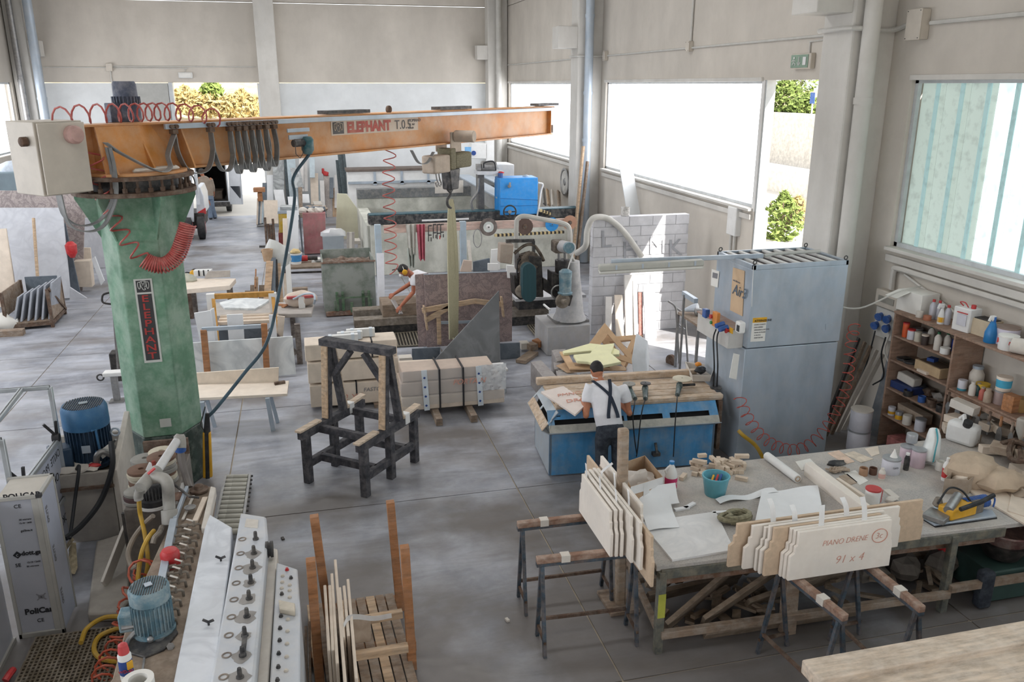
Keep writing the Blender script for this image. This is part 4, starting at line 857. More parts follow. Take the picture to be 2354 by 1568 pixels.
# ================= floor grating, hoses =================
gra=thing('floor_grating','brown moulded grating on floor beside the polisher','grating',(-2.3,6.6,0));gm=M('grating_brown',(106,94,76),.85,0,.2,8,dust=.3)
gx0,gx1,gy0,gy1=-2.66,-1.72,6.0,G(200,1463).y
n=0
for i in range(25):
 x=gx0+(gx1-gx0)*i/24;part(gra,'bar',gm,MB().box((x-.008,gy0,.02),(x+.008,gy1,.07)))
for j in range(32):
 y=gy0+(gy1-gy0)*j/31;part(gra,'cross_bar',gm,MB().box((gx0,y-.007,.02),(gx1,y+.007,.066)))
def ring(cx,cy,r,n,z,ph=0.,k=1.):return[G(cx,cy,z)+V((r*math.cos(ph+2*pi*i/n),r*math.sin(ph+2*pi*i/n)*k,.02*math.sin(i)))for i in range(n)]
solo('hose','yellow hose looped on the brown floor grating','hose',yelh,MB().tube(spline([G(186,1478,.1),G(200,1445,.1),G(240,1420,.11),G(285,1420,.12),G(300,1440,.12),G(270,1445,.1),G(230,1462,.1),G(216,1490,.1),G(228,1512,.1),G(262,1520,.1),G(290,1515,.12)],6),.022,8),G(240,1450,.1))
cpt=[G(318,1318,.9),G(335,1310,.85),G(330,1345,.7),G(300,1370,.6),G(300,1400,.45),G(285,1440,.3),G(280,1470,.2),G(265,1500,.16),G(250,1530,.14),G(235,1575,.14)]
solo('coiled_hose','orange coiled air hose trailing over the grating by polisher','hose',oranh,MB().tube(coil(spline(cpt,8),.1,13,10),.011,5),cpt[0])
# ================= roller conveyor =================
rc=thing('roller_conveyor','short low roller conveyor lying on floor behind polisher','conveyor',(-1.1,9.7,0));ra,rb,rc_,rd=G(520,1097,.1),G(575,1096,.1),G(490,1235,.1),G(556,1232,.1)
part(rc,'side_rail',steel,MB().beam(ra,rc_,.03,.09));part(rc,'side_rail',steel,MB().beam(rb,rd,.03,.09))
for k in range(13):
 t=(k+.4)/13;a=ra.lerp(rc_,t);b=rb.lerp(rd,t);part(rc,'roller',M('roller_cream',(188,186,176),.5,.1,.08,dust=.2),MB().lathe(a+(b-a)*.06+V((0,0,.02)),[(.032,0),(.036,.01),(.036,.08),(.034,.085),(.036,.09),(.036,(b-a).length*.88)],10,b-a))
 part(rc,'bolt',darks,MB().cyl(b+V((.012,0,.03)),b+V((.04,0,.03)),.014,n=6))
 # ================= stillage pallet with stone strips =================
pa=thing('post_pallet','slatted pallet with four orange timber posts in the foreground','pallet',(.25,6.5,0))
a,b,c,d=G(735,1600),G(958,1552),G(905,1375),G(745,1400)
e1=(b-V((a.x,a.y,0)));ux=V((b.x-(-.22),.0,0));X0,X1,YA,YB=-.2,.66,5.75,7.2
for k in range(9):
 x=X0+.02+k*(X1-X0-.06)/8.6;sk=.07;part(pa,'slat',lumd if k%3 else lumb,MB().prism([(x+.0,YA,.1),(x+.082,YA,.1),(x+.082-sk,YB,.1),(x-sk,YB,.1)],(0,0,.022)),.003)
for y in(YA+.05,(YA+YB)/2,YB-.05):part(pa,'bearer',lumo,MB().box((X0-.04,y-.05,0),(X1+.04,y+.05,.098)),.004)
part(pa,'foot',offw,MB().box((X1-.1,YA-.06,-.0),(X1+.06,YA-.01,.02)))
def post(px_,pt,w=.075):
 q=G(*px_);top=GR(pt[0],pt[1],(q.x,q.y));part(pa,'post',lumo,MB().beam(q+V((0,0,.02)),V((top.x,top.y,top.z)),w,w,(0,1,0)),.004)
post((737,1590),(714,1286));post((762,1470),(722,1186));post((948,1540),(930,1256));post((920,1405),(897,1153))
part(pa,'spacer',lumb,MB().beam(G(800,1432,.3),G(925,1410,.3),.06,.07),.004);part(pa,'spacer',lumb,MB().beam(G(816,1508,.3),G(938,1488,.3),.06,.07),.004)
st_=[((743,1345),(752,1495)),((754,1345),(761,1495)),((759,1318),(771,1525)),((767,1286),(790,1580)),((777,1350),(786,1465)),((787,1346),(797,1462)),((796,1331),(815,1560))]
sl_lab=('short beige stone strip nearest the left posts','beige stone strip taped beside the outermost strip','longer beige stone strip third from the left posts','tallest and longest beige stone strip in the middle of pallet','shortest beige stone strip right of the tallest','second short beige strip next to foam wedge','long beige strip on the open side of the bundle')
for(f_,n_),lb in zip(st_,sl_lab):
 A=G(f_[0],f_[1],.72);B=G(n_[0],n_[1],.72);w=V((.026,0,0));solo('stone_strip',lb,'stone strip',creamd,MB().prism([A,A+w,B+w,B],(0,0,-.58)),A.lerp(B,.5)*1,'stone strips standing on the post pallet',.006)
solo('foam_packing','pale square foam wedge hanging against the stone strips','packing',cardd,MB().prism([G(808,1425,.5),G(853,1420,.5),G(853,1475,.3),G(812,1480,.3)],(0,.012,.02)),G(830,1450,.4),bevel=.003)
solo('packing_tape','strip of translucent wrapping tied around the strip bundle','wrapping',clear('wrap',(232,232,232),.5),MB().ribbon(spline([G(790,1440,.72),G(800,1422,.74),G(822,1418,.66),G(860,1422,.5),G(900,1415,.4)],4),(0,.03,.03),.002),G(810,1425,.7))
for k,(x,y)in enumerate(((706,1480),(714,1470))):solo('leaning_lath',('dark thin slat standing right of polisher, outer one','dark thin slat standing right of polisher, inner one')[k],'slat',lumd,MB().beam(G(x,1600,.1),G(x-3,y-40,.5),.02,.06),G(x,1560))
# ================= black timber A-frame stand =================
blk=wood('black_timber',(58,58,64),dust=.45,dc=(124,120,120));blk_l=wood('worn_pale_timber',(206,186,164),dust=.4)
O=G(700,1110);w_=(G(843,1145)-O);l_=(G(963,1060)-G(843,1145));Lu,Lv=l_.length,w_.length;eu,ev=l_/Lu,w_/Lv
def AF(u,v,z):return O+eu*u+ev*v+V((0,0,z))
af=thing('timber_stand','black timber A-frame stone stand with pale worn rails','stand',O+(l_+w_)/2)
def ab(nm,a,b,w=.085,h=.1,m=blk,up=(0,0,1)):return part(af,nm,m,MB().beam(AF(*a),AF(*b),w,h,up),.006)
for v in(.04,Lv-.04):
 for u in(.04,Lu*.5,Lu-.04):ab('leg',(u,v,0),(u,v,.64),.095,.095,blk,eu);
 ab('side_rail',(-.06,v,.68),(Lu+.06,v,.68),.09,.11);ab('lower_rail',(.06,v,.26),(Lu-.06,v,.26),.08,.1)
 ab('rail_pad',(-.1,v,.75),(.32,v,.76),.095,.03,blk_l);ab('rail_pad',(.86,v,.75),(Lu+.08,v,.79),.1,.035,blk_l)
 ab('upright',(.5,v,.72),(.58,v,1.72),.075,.09,blk,ev);ab('facing_board',(.44,v,.74),(.52,v,1.7),.03,.09,lumb,ev)
 ab('upright',(.82,v,.72),(.64,v,1.7),.075,.09,blk,ev);ab('facing_board',(.87,v,.74),(.69,v,1.68),.025,.09,blk_l,ev)
 ab('brace',(.61,v+(.06 if v<.5 else-.06),1.3),(.61,v+(.34 if v<.5 else-.34),1.66),.07,.08,blk,eu)
 part(af,'cloth_tie',white,MB().beam(AF(.95,v,.64),AF(.95,v,.79),.11,.1,eu),.01)
ab('top_beam',(.61,-.06,1.74),(.61,Lv+.06,1.74),.16,.09)
for u,z in((.3,.66),(.98,.66),(.3,.26),(.98,.26)):ab('cross_beam',(u,.05,z),(u,Lv-.05,z),.07,.1)
# ================= blue extraction bench =================
blu=M('bench_blue',(78,146,196),.55,.1,.12,2.5,dust=.55,dc=(142,160,174),dsc=4,thr=.54,stretch=(3,3,.5));blu2=M('bench_grey_side',(176,186,194),.5,.2,.08,2,dust=.3)
blup=M('bench_lip',(176,176,168),.7,.1,.15,9,dust=.5);bwood=wood('dusty_bench_top',(196,172,146),dust=.55,dc=(216,204,190))
BO=G(1262,1098);be=(G(1637,1070)-BO).normalized();bn=V((-be.y,be.x,0));BLn=(G(1637,1070)-BO).length;BDp=1.0
def BB(u,v,z):return BO+be*u+bn*v+V((0,0,z))
bb=thing('extraction_bench','blue sheet-metal dust extraction workbench with slotted lips','workbench',BB(1.1,.5,0))
part(bb,'front_panel',blu,MB().prism([BB(0,0,.03),BB(BLn,0,.03),BB(BLn,0,.62),BB(0,0,.62)],bn*.03));part(bb,'side_panel',blu2,MB().prism([BB(0,0,.03),BB(0,BDp,.03),BB(0,BDp,.62),BB(0,0,.62)],be*.03))
part(bb,'side_panel',blu2,MB().prism([BB(BLn,0,.03),BB(BLn,BDp,.03),BB(BLn,BDp,.62),BB(BLn,0,.62)],be*-.03));part(bb,'back_panel',blu2,MB().prism([BB(0,BDp,.03),BB(BLn,BDp,.03),BB(BLn,BDp,.62),BB(0,BDp,.62)],bn*-.03))
zl,zh=.62,.86;fl=.11
part(bb,'lip_skirt',blu2,MB().prism([BB(0,0,.6),BB(BLn,0,.6),BB(BLn+.04,-fl,.66),BB(-.04,-fl,.66)],V((0,0,.012))));
def lipstrip(nm,t0,t1,u0,u1,mat):
 A=lambda u,t:BB(u,-fl+(fl+.1)*t,.66+.24*t);return part(bb,nm,mat,MB().prism([A(u0,t0),A(u1,t0),A(u1,t1),A(u0,t1)],bn*.012+V((0,0,-.006))))
lipstrip('front_lip',0,.36,-.02,BLn+.02,blup);lipstrip('front_lip',.58,1,-.02,BLn+.02,blu)
for u0,u1 in((-.02,.06),(.98,1.02),(1.5,1.6),(BLn-.1,BLn+.02)):lipstrip('lip_web',.36,.58,u0,u1,blu)
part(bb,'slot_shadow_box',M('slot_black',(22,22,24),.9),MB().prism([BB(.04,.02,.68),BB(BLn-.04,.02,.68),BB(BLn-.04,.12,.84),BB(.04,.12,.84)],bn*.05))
def sidestrip(t0,t1,v0,v1,mat,nm='side_lip'):
 A=lambda v,t:BB(-fl+(fl+.1)*t,v,.66+.24*t);return part(bb,nm,mat,MB().prism([A(v0,t0),A(v1,t0),A(v1,t1),A(v0,t1)],be*.012))
sidestrip(0,.4,.0,BDp,bwood);sidestrip(.6,1,.0,BDp,blu2);sidestrip(.4,.6,-.02,.05,blu2);sidestrip(.4,.6,.5,.55,blu2);sidestrip(.4,.6,.95,BDp,blu2)
part(bb,'lip_corner',blup,MB().prism([BB(-.04,-fl,.66),BB(0,0,.6),BB(.1,.1,.9)],V((0,0,.01))));part(bb,'side_skirt',blu2,MB().prism([BB(0,0,.6),BB(0,BDp,.6),BB(-fl,BDp,.66),BB(-fl,0,.66)],V((0,0,.012))))
part(bb,'side_slot_shadow',M('slot_black',(22,22,24)),MB().prism([BB(.02,.04,.68),BB(.02,BDp-.04,.68),BB(.1,BDp-.04,.84),BB(.1,.04,.84)],be*.05))  # black boxes stand in for the shade inside the lip slots
for k in range(4):
 v=.1+k*.215;part(bb,'top_board',bwood,MB().prism([BB(.1,v,.9),BB(BLn+.12,v,.9),BB(BLn+.12,v+.2,.9),BB(.1,v+.2,.9)],V((0,0,.035))),.006)
part(bb,'front_batten',bwood,MB().beam(BB(.1,.13,.955),BB(BLn+.12,.13,.955),.1,.05),.008);part(bb,'back_batten',bwood,MB().beam(BB(.02,BDp+.02,.97),BB(BLn+.1,BDp+.02,.97),.1,.1),.015)
part(bb,'bracket',darks,MB().beam(BB(1.42,-.02,.4),BB(1.42,-.1,.28),.03,.03).ob(BB(1.42,-.06,.26),(.1,.08,.05)),.004)
part(bb,'end_board',rust,MB().prism([BB(BLn+.06,.06,.2),BB(BLn+.06,BDp-.05,.2),BB(BLn+.06,BDp-.05,.9),BB(BLn+.06,.06,.9)],be*.05))
# things on the bench
sp_=[G(x,y,.965)for x,y in((1243,905),(1295,892),(1352,930),(1322,958))]
ws=thing('marked_stone','pale stone panel on the bench, marked in pencil, under worker hands','stone panel',sp_[0].lerp(sp_[2],.5));s_=part(ws,'slab',M('panel_stone',(222,210,202),.6,0,.04),MB().prism(sp_,(0,0,.03)),.004)
lettering(ws,'PMNO',inkr,G(1282,912,1.0),(be+bn*.2),bn,.12,.001,shear=.3);lettering(ws,'DRAF',inkr,G(1302,926,1.0),(be+bn*.2),bn,.14,.001,shear=.3)
solo('straight_edge','thin straight edge lying behind the stone panel on bench','ruler',steel,MB().beam(G(1295,897,.96),G(1335,922,.96),.025,.008),G(1310,908,.96))
gtool=M('tool_green',(62,84,84),.55,.1,.15,dust=.45)
def grinder(lab,disc,head,tail,rd,dm,zz=1.0,side=None):
 a=G(disc[0],disc[1],zz+.06);h=G(head[0],head[1],zz);t=G(tail[0],tail[1],zz)
 g=thing('angle_grinder',lab,'grinder',h)
 part(g,'body',gtool,MB().tube([h,h.lerp(t,.5),t],.035,10,[.042,.036,.03]));part(g,'gear_head',gtool,MB().lathe(h-V((0,0,.03)),[(.04,0),(.046,.02),(.04,.06),(.02,.08)],12));part(g,'spindle',steel,MB().cyl(h+V((0,0,.02)),a,.018,n=8))
 part(g,'disc',dm,MB().lathe(a,[(rd*.3,0),(rd,.004),(rd,.016),(rd*.3,.022),(rd*.1,.022),(rd*.1,.01)],24),label='round grinding disc')
 if side:part(g,'side_handle',black,MB().tube([h,h+be*.1,h+be*.22],.02,8))
 part(g,'power_cord',cabk,MB().tube(spline([t]+side_pts[lab],6),.008,6));return g
zf=lambda x,y,v=-.14:GPL(x,y,BB(0,v,0),bn)
side_pts={'small angle grinder with pale perforated disc, nearest the worker':[zf(1458,935,-.1),zf(1455,960),zf(1459,1010),zf(1464,1044)],'small angle grinder with dark disc, second from the worker':[zf(1478,935,-.1),zf(1472,970),zf(1466,1030),zf(1463,1050)],'large angle grinder with wide pale disc and side handle':[zf(1556,925,-.1),zf(1553,960),zf(1550,1010),zf(1548,1050)]}
ks=list(side_pts)
grinder(ks[0],(1446,884),(1446,893),(1460,917),.085,wl[2]);grinder(ks[1],(1484,883),(1483,893),(1484,917),.07,darks);grinder(ks[2],(1568,872),(1562,886),(1557,908),.13,wl[0],side=1)
q=G(1604,866,.95);tb=thing('plastic_tub','pale plastic tub of rags and fittings at bench end','tub',q)
c4=[G(x,y,.95)for x,y in((1592,877),(1632,877),(1640,856),(1578,848))];cc=sum(c4,V())/4
for i in range(4):
 a,b=c4[i],c4[(i+1)%4];o=V((0,0,.1));e=1.1
 part(tb,'wall',offw,MB().prism([a,b,cc+(b-cc)*e+o,cc+(a-cc)*e+o],((cc-a).normalized()*.008)))
part(tb,'bottom',offw,MB().prism(c4,(0,0,.01)))
solo('rag','dark rag heaped in the pale plastic tub','rag',cabk,MB().ball(cc+V((0,0,.09)),.08,(1.1,.9,.6),12,.5,5),cc+V((0,0,.08)));solo('ear_defender','orange cup showing in the plastic tub','ear defenders',M('orange_cup',(222,140,40),.5),MB().ball(cc+V((.02,.13,.13)),.05,(1,1,.7),10),cc+V((.02,.13,.13)))
q=G(1646,892,.94);solo('round_plate','round slotted metal plate on the bench corner by the cables','plate',darks,MB().lathe(q,[(.08,0),(.08,.012),(.03,.02),(.02,.012)],20),q)
# ================= galvanised filter cabinet =================
kx0,kx1,ky0,ky1,kz=5.45,6.82,9.32,10.3,2.72
fc=thing('filter_cabinet','tall galvanised air filter cabinet with slatted filter top','cabinet',(6.1,9.8,0));kzm=1.62
part(fc,'lower_body',galv,MB().box((kx0-.02,ky0,.0),(kx1-.02,ky1+.1,kzm-.012)),.008);part(fc,'upper_body',galv,MB().box((kx0,ky0-.0,kzm),(kx1,ky1,kz-.06)),.008)
gd=M('galv_dark',(118,120,122),.5,.5,.12,3,dust=.4)
for a,b in(((kx0,ky0,kz-.06),(kx1,ky0+.04,kz)),((kx0,ky1-.04,kz-.06),(kx1,ky1,kz)),((kx0,ky0,kz-.06),(kx0+.04,ky1,kz)),((kx1-.04,ky0,kz-.06),(kx1,ky1,kz))):part(fc,'top_frame',galv,MB().box(a,b),.004)
part(fc,'filter_bed',M('filter_dark',(82,78,78),.95,0,.25,40),MB().box((kx0+.03,ky0+.03,kz-.055),(kx1-.03,ky1-.03,kz-.03)))
for k in range(7):x=kx0+.12+k*(kx1-kx0-.2)/6.6;part(fc,'filter_strip',white,MB().box((x,ky0+.02,kz-.03),(x+.055,ky1-.02,kz-.005)))
for x,y in((kx0+.03,ky0+.03),(kx1-.03,ky0+.03),(kx0+.03,ky1-.03),(kx1-.03,ky1-.03)):part(fc,'lifting_eye',darks,MB().tube([(x+.025*math.cos(a),y,kz+.03+.025*math.sin(a))for a in[k*pi/4 for k in range(9)]],.008,5))
part(fc,'ridge_pipe',grey_pl,MB().tube([(kx0+.4,ky0+.45,kz+.02),(kx0+.6,ky0+.5,kz+.03),(kx1-.1,ky0+.5,kz+.03)],.025,8))
XL=kx0-.012
def LP(x,y):return GX(x,y,XL)
orl=M('ochre_board',(206,178,146),.8,0,.05);part(fc,'air_label',orl,MB().prism([LP(1685,615),LP(1711,623),LP(1706,727),LP(1678,713)],(.008,0,0)))
lettering(fc,'Air3',M('marker_blue',(96,112,128),.8),LP(1684,674)+V((-.006,0,0)),(0,-1,0),(0,0,1),.2,shear=.3);lettering(fc,'unità filtrante',inkg,LP(1686,645)+V((-.006,0,0)),(0,-1,0),(0,0,1),.035)
part(fc,'notice',paper,MB().prism([LP(1636,619),LP(1653,624),LP(1649,661),LP(1634,656)],(.008,0,0)));part(fc,'notice_picture',inkg,MB().prism([LP(1639,626),LP(1650,629),LP(1649,641),LP(1638,638)],(-.004,0,0)))
yb_=ky0-.004;F_=lambda x,y:GY(x,y,yb_)
part(fc,'warning_label',paper,MB().prism([F_(1731,731),F_(1763,729),F_(1758,784),F_(1725,786)],(0,.006,0)));part(fc,'warning_header',yellow,MB().prism([F_(1731,731),F_(1763,729),F_(1762,740),F_(1730,742)],(0,-.004,0)))
lettering(fc,'ATTENZIONE',ink,F_(1734,740)+V((0,-.008,0)),(1,0,0),(0,0,1),.04)
for k in range(6):lettering(fc,('USARE I GUANTI','NON APRIRE','SPEGNERE IL MOTORE','PRIMA DI PULIRE','IL FILTRO','DUST FILTER')[k],inkg,F_(1733,748+6*k)+V((0,-.004,0)),(1,0,0),(0,0,1),.022)
part(fc,'rating_plate',galv,MB().prism([F_(1898,745),F_(1914,744),F_(1914,757),F_(1898,758)],(0,-.004,0)))
part(fc,'paper_note',paper,MB().prism([F_(1686,812),F_(1699,815),F_(1692,872),F_(1676,868)],(0,-.012,0)));part(fc,'cord',white,MB().tube([F_(1732,612),F_(1730,660),F_(1728,705)],.004,5))
# control strip along the left side
XC=kx0-.22
part(fc,'control_strip',M('control_grey',(196,194,190),.6,0,.05,dust=.2),MB().box((XC,ky0+.1,kzm-.02),(kx0-.001,ky1+.02,kzm+.24)),.006);part(fc,'strip_lid',M('strip_brown',(158,132,120),.7,0,.1,dust=.3),MB().box((XC-.01,ky0+.08,kzm+.24),(kx0+.0,ky1+.03,kzm+.26)))
CS=lambda x,y:GX(x,y,XC-.01)
part(fc,'socket',bluep,MB().ob(CS(1623,720),(.07,.1,.12)),.01);part(fc,'switch_panel',M('switch_orange',(220,142,70),.5),MB().ob(CS(1646,734),(.05,.13,.2)),.006);part(fc,'red_knob',redp,MB().cyl(CS(1640,727)-V((.05,0,0)),CS(1640,727),.03,n=10));part(fc,'green_button',M('green_button',(60,140,80),.5),MB().cyl(CS(1640,741)-V((.045,0,0)),CS(1640,741),.024,n=10))
for x,y in((1664,744),(1672,752)):part(fc,'plug',bluep,MB().cyl(CS(x,y)-V((.12,.02,.02)),CS(x,y),.035,n=10))
part(fc,'emergency_stop',redp,MB().lathe(CS(1676,760),[(.02,0),(.02,.03),(.032,.035),(.032,.05)],12,(-1,0,0)));part(fc,'stop_plate',yellow,MB().ob(CS(1681,760),(.01,.08,.07)));part(fc,'thermostat',white,MB().ob(CS(1702,752),(.09,.12,.15)),.02)
part(fc,'thermostat_grille',darks,MB().ob(CS(1704,754)-V((.047,0,0)),(.006,.06,.08)))
tm_=thing('ear_defenders','yellow ear defenders lying on the filter cabinet ledge','ear defenders',G(1655,705,kzm+.27));q=G(1653,706,kzm+.29);part(tm_,'cup',yellow,MB().ball(q,.06,(1,.8,.8),12));part(tm_,'cup',yellow,MB().ball(q+V((.05,-.1,-.01)),.05,(1,.8,.7),12));part(tm_,'band',black,MB().tube(spline([q,q+V((.02,-.03,.06)),q+V((.05,-.1,0))],4),.008,5))
for x in(1640,1648):solo('cable',('left black cable hanging down from the cabinet plugs','right black cable hanging down from the cabinet plugs')[x>1640],'cable',cabk,MB().tube(spline([GX(x+6,757,XC-.06),GX(x,780,XC-.08),GX(x+2,840,XC-.1),G(x,888,.97)],6),.01,6),GX(x+6,757,XC-.06))
# tube lamp on an arm
lz=2.66;la=V((kx0+.38,ky0+.44,lz+.08));ld=GR(1375,612,(4.1,9.9));
arm0=GR(1405,601,(4.3,9.95));lam=thing('tube_lamp','long grey strip lamp on an arm from the filter cabinet','lamp',arm0)
part(lam,'arm',galv,MB().beam(arm0,la,.04,.06),.004);a=GR(1376,616,(4.15,9.85));b=GR(1616,603,(5.1,9.7));lg=M('lamp_grey',(176,176,168),.5,0,.05)
part(lam,'housing',lg,MB().beam(a,b,.15,.08),.02);part(lam,'diffuser',clear('lamp_diffuser',(222,222,214),.85),MB().beam(a-V((0,0,.05)),b-V((0,0,.05)),.12,.06),.02)
for k in range(4):q=a.lerp(b,.15+.25*k)+V((0,-.078,.01));part(lam,'clip',galv,MB().ob(q,(.025,.01,.06)))
solo('cable','thin grey cable from filter cabinet to socket panel on wall','cable',grey_pl,MB().tube(spline([(kx1,ky0+.3,2.05),(kx1+.4,ky0+.2,2.0),(7.6,9.3,2.25),(8.0,9.35,2.3)],6),.012,6),(kx1,ky0+.3,2.05))
hose('thin red coiled hose hanging in a long arc before the filter cabinet',[F_(1690,905)+V((0,-.1,0)),F_(1706,950)+V((0,-.15,0)),F_(1745,1000)+V((0,-.2,0)),F_(1810,1020)+V((0,-.2,0)),F_(1870,990)+V((0,-.15,0)),F_(1930,900)+V((0,-.1,0)),GY(1955,800,ky0-.1),GY(1965,745,ky0+.1)],.075,26,.006,M('fine_red_hose',(176,74,62),.6,0,.15),per=10)
solo('hose','thick yellow hose bending down from the filter cabinet to the table','hose',yelh,MB().tube(spline([F_(1680,990)+V((.1,-.02,0)),F_(1702,996)+V((0,-.08,0)),F_(1728,1018)+V((0,-.12,0)),F_(1747,1056)+V((0,-.14,0)),F_(1752,1085)+V((0,-.14,0))],6),.026,8),F_(1690,992))
# ================= block wall with leaning trims =================
blk_m=M('grey_block',(206,206,210),.9,0,.06,5,dust=.3,dc=(186,186,190),bump=.2);mort=M('mortar',(188,188,192),.95,0,.05)
yw=15.55;bx0=GY(1366,503,yw).x;bx1=GY(1585,497,yw).x;zt_=2.4
bwl=struct('wall_partition',mort,MB().box((bx0+.005,yw+.012,0),(bx1-.005,yw+.19,zt_-.005)));bw_,bh_=.5,.2
for r in range(12):
 x=bx0-(bw_/2 if r%2 else 0)
 while x<bx1-.02:
  a,b=max(x,bx0),min(x+bw_-.012,bx1)
  if b-a>.05:struct('block',blk_m,MB().box((a,yw+random.uniform(0,.006),r*bh_+.01),(b,yw+.2,(r+1)*bh_-.004)),bwl)
  x+=bw_
tag=[(1380,545,'L'),(1430,570,'H'),(1490,560,'M'),(1535,565,'K')]
gsp=M('sprayed_grey',(168,170,176),.9)
t=thing('wall_marking','faint grey painted letters on the block wall','graffiti',(bx0+1,yw-.01,2))
for x,y,c_ in tag:q=GY(x,y+25,yw-.008);lettering(t,c_,gsp,q,(1,0,.05),(0,0,1),.5,.001)
def lean(nm,lab,cat,mat,pxb,pxt,wpx,th_,by,lean_=.25,grp=None,bv=.004):
 """board leaning on a wall: bottom centre pixel on floor at depth by, top pixel further back"""
 b=GY(pxb[0],pxb[1],by);b.z=max(b.z,0.0);tp=GY(pxt[0],pxt[1],by+lean_);wv=GY(pxt[0]+wpx/2,pxt[1],by+lean_)-tp
 d=tp-b;nrm=d.cross(wv).normalized()*th_
 return solo(nm,lab,cat,mat,MB().prism([b-wv,b+wv,tp+wv,tp-wv],nrm),b,grp,bv)
tr1=M('pale_trim',(222,218,214),.6,0,.04,dust=.15);speck=stone('red_speckle',(176,120,108),(120,70,64),18,.5,.8,.3)
bz=15.1
lean('stone_trim','narrow white trim leaning on block wall, first from left','trim',tr1,(1398,800),(1400,682),14,.03,bz);lean('stone_trim','cream trim leaning on block wall, second from left','trim',cream,(1425,800),(1422,678),18,.03,bz)
lean('stone_trim','tallest white moulded trim leaning on block wall','trim',tr1,(1452,800),(1450,632),28,.05,bz,.35);lean('stone_trim','red speckled granite strip leaning on block wall','trim',speck,(1473,800),(1472,672),9,.03,bz,.3)
lean('stone_trim','wide pale slab strip leaning right of red strip','trim',M('pale_slab',(206,210,216),.6,0,.05,dust=.3),(1494,830),(1492,655),26,.03,bz-.1,.4);lean('stone_trim','short white strip leaning between white trim and red strip','trim',tr1,(1462,800),(1459,645),8,.03,bz-.05,.35)
solo('paint_tin','paint-splashed white tin on top of the block wall','tin',M('splashed_tin',(206,204,200),.7,0,.1,20,dust=.6,dc=(120,116,112),dsc=30),MB().lathe(V((GY(1437,503,yw+.1).x,yw+.1,zt_)),[(.085,0),(.09,.01),(.085,.02),(.085,.16),(.09,.17),(.08,.17),(.08,.1)],16),(GY(1437,503,yw+.1).x,yw+.1,zt_))
pipe('hose','grey flexible duct arching over the block wall to the saw',spline([GY(1475,590,yw-.1),GY(1440,540,yw-.1),GY(1412,512,yw-.05),GY(1388,500,yw-.02),GY(1362,503,yw-.05),GY(1350,530,yw),GY(1346,565,yw),GY(1326,582,15.9)],6),.06,grey_pl,'duct',10)
lean('wood_offcut','slanted stone board leaning against the far wall under middle window','board',conc_l,(1462,520),(1438,375),30,.03,19.3,.3)
jb=thing('wall_box','bright white electric box beside the side doorway','box',(R_-.1,14.1,2.4));q=GX(1688,508,R_-.05);part(jb,'body',white,MB().ob(q,(.14,.35,.55)),.02);part(jb,'conduit',grey_pl,MB().tube([q-V((0,.06,.25)),q-V((0,.06,1.6))],.03,8));part(jb,'conduit',grey_pl,MB().tube([q-V((0,-.08,.25)),q-V((0,-.08,1.6))],.03,8))
# hand truck and small table behind the bench end
ht=thing('hand_truck','bent grey tube hand truck standing by the side doorway','hand truck',G(1570,845))
for k,o in enumerate((0,20)):
 y_=13.4;part(ht,'frame_tube',steel,MB().tube(spline([GY(1536+o,692+o*.85,y_+.3),GY(1552+o,705+o*.85,y_+.2),GY(1556+o,735+o*.7,y_+.15),GY(1562+o,840+o*.4,y_)],5),.02,7))
part(ht,'cross_bar',steel,MB().tube([GY(1556,742,13.5),GY(1574,757,13.5)],.016,6));part(ht,'axle',steel,MB().cyl(GY(1545,838,13.5),GY(1585,842,13.5),.03,n=8));part(ht,'wheel',rust,MB().lathe(GY(1543,830,13.4),[(.06,-.03),(.12,-.03),(.12,.03),(.06,.03)],16,(1,.3,0)))
sw_=thing('small_workbench','small wooden work shelf with a grinder, beside the filter cabinet','workbench',(5.9,12.2,0));q0=G(1556,722,1.0)
part(sw_,'top',lumd,MB().prism([G(1558,722,1.0),G(1610,757,1.0),G(1640,748,1.0),G(1590,716,1.0)],(0,0,.04)),.004);part(sw_,'apron',lumo,MB().prism([G(1558,722,1.0),G(1610,757,1.0),G(1610,757,.86),G(1558,722,.86)],(0,.03,0)))
for x,y in((1562,726),(1608,757)):q=G(x,y,.98);part(sw_,'leg',steel,MB().beam((q.x,q.y+.05,0),(q.x,q.y+.05,.98),.04,.04))
part(sw_,'rail',galv,MB().beam(G(1572,674,1.5),G(1600,692,1.5),.07,.08));part(sw_,'rail_post',steel,MB().beam(G(1573,678,1.5),G(1573,678,1.5)-V((0,0,1.48)),.03,.03))
q=G(1596,716,1.06);gk=thing('grinder','white and blue grinder lying on the small work shelf','grinder',q);part(gk,'body',M('pale_blue_body',(206,214,224),.4),MB().tube([G(1574,713,1.1),G(1592,709,1.14),G(1604,708,1.16)],.07,10,[.03,.07,.09]),.004);part(gk,'head',steel,MB().lathe(G(1597,718,1.1),[(.06,0),(.08,.02),(.06,.12)],12,(1,-.3,.1)))
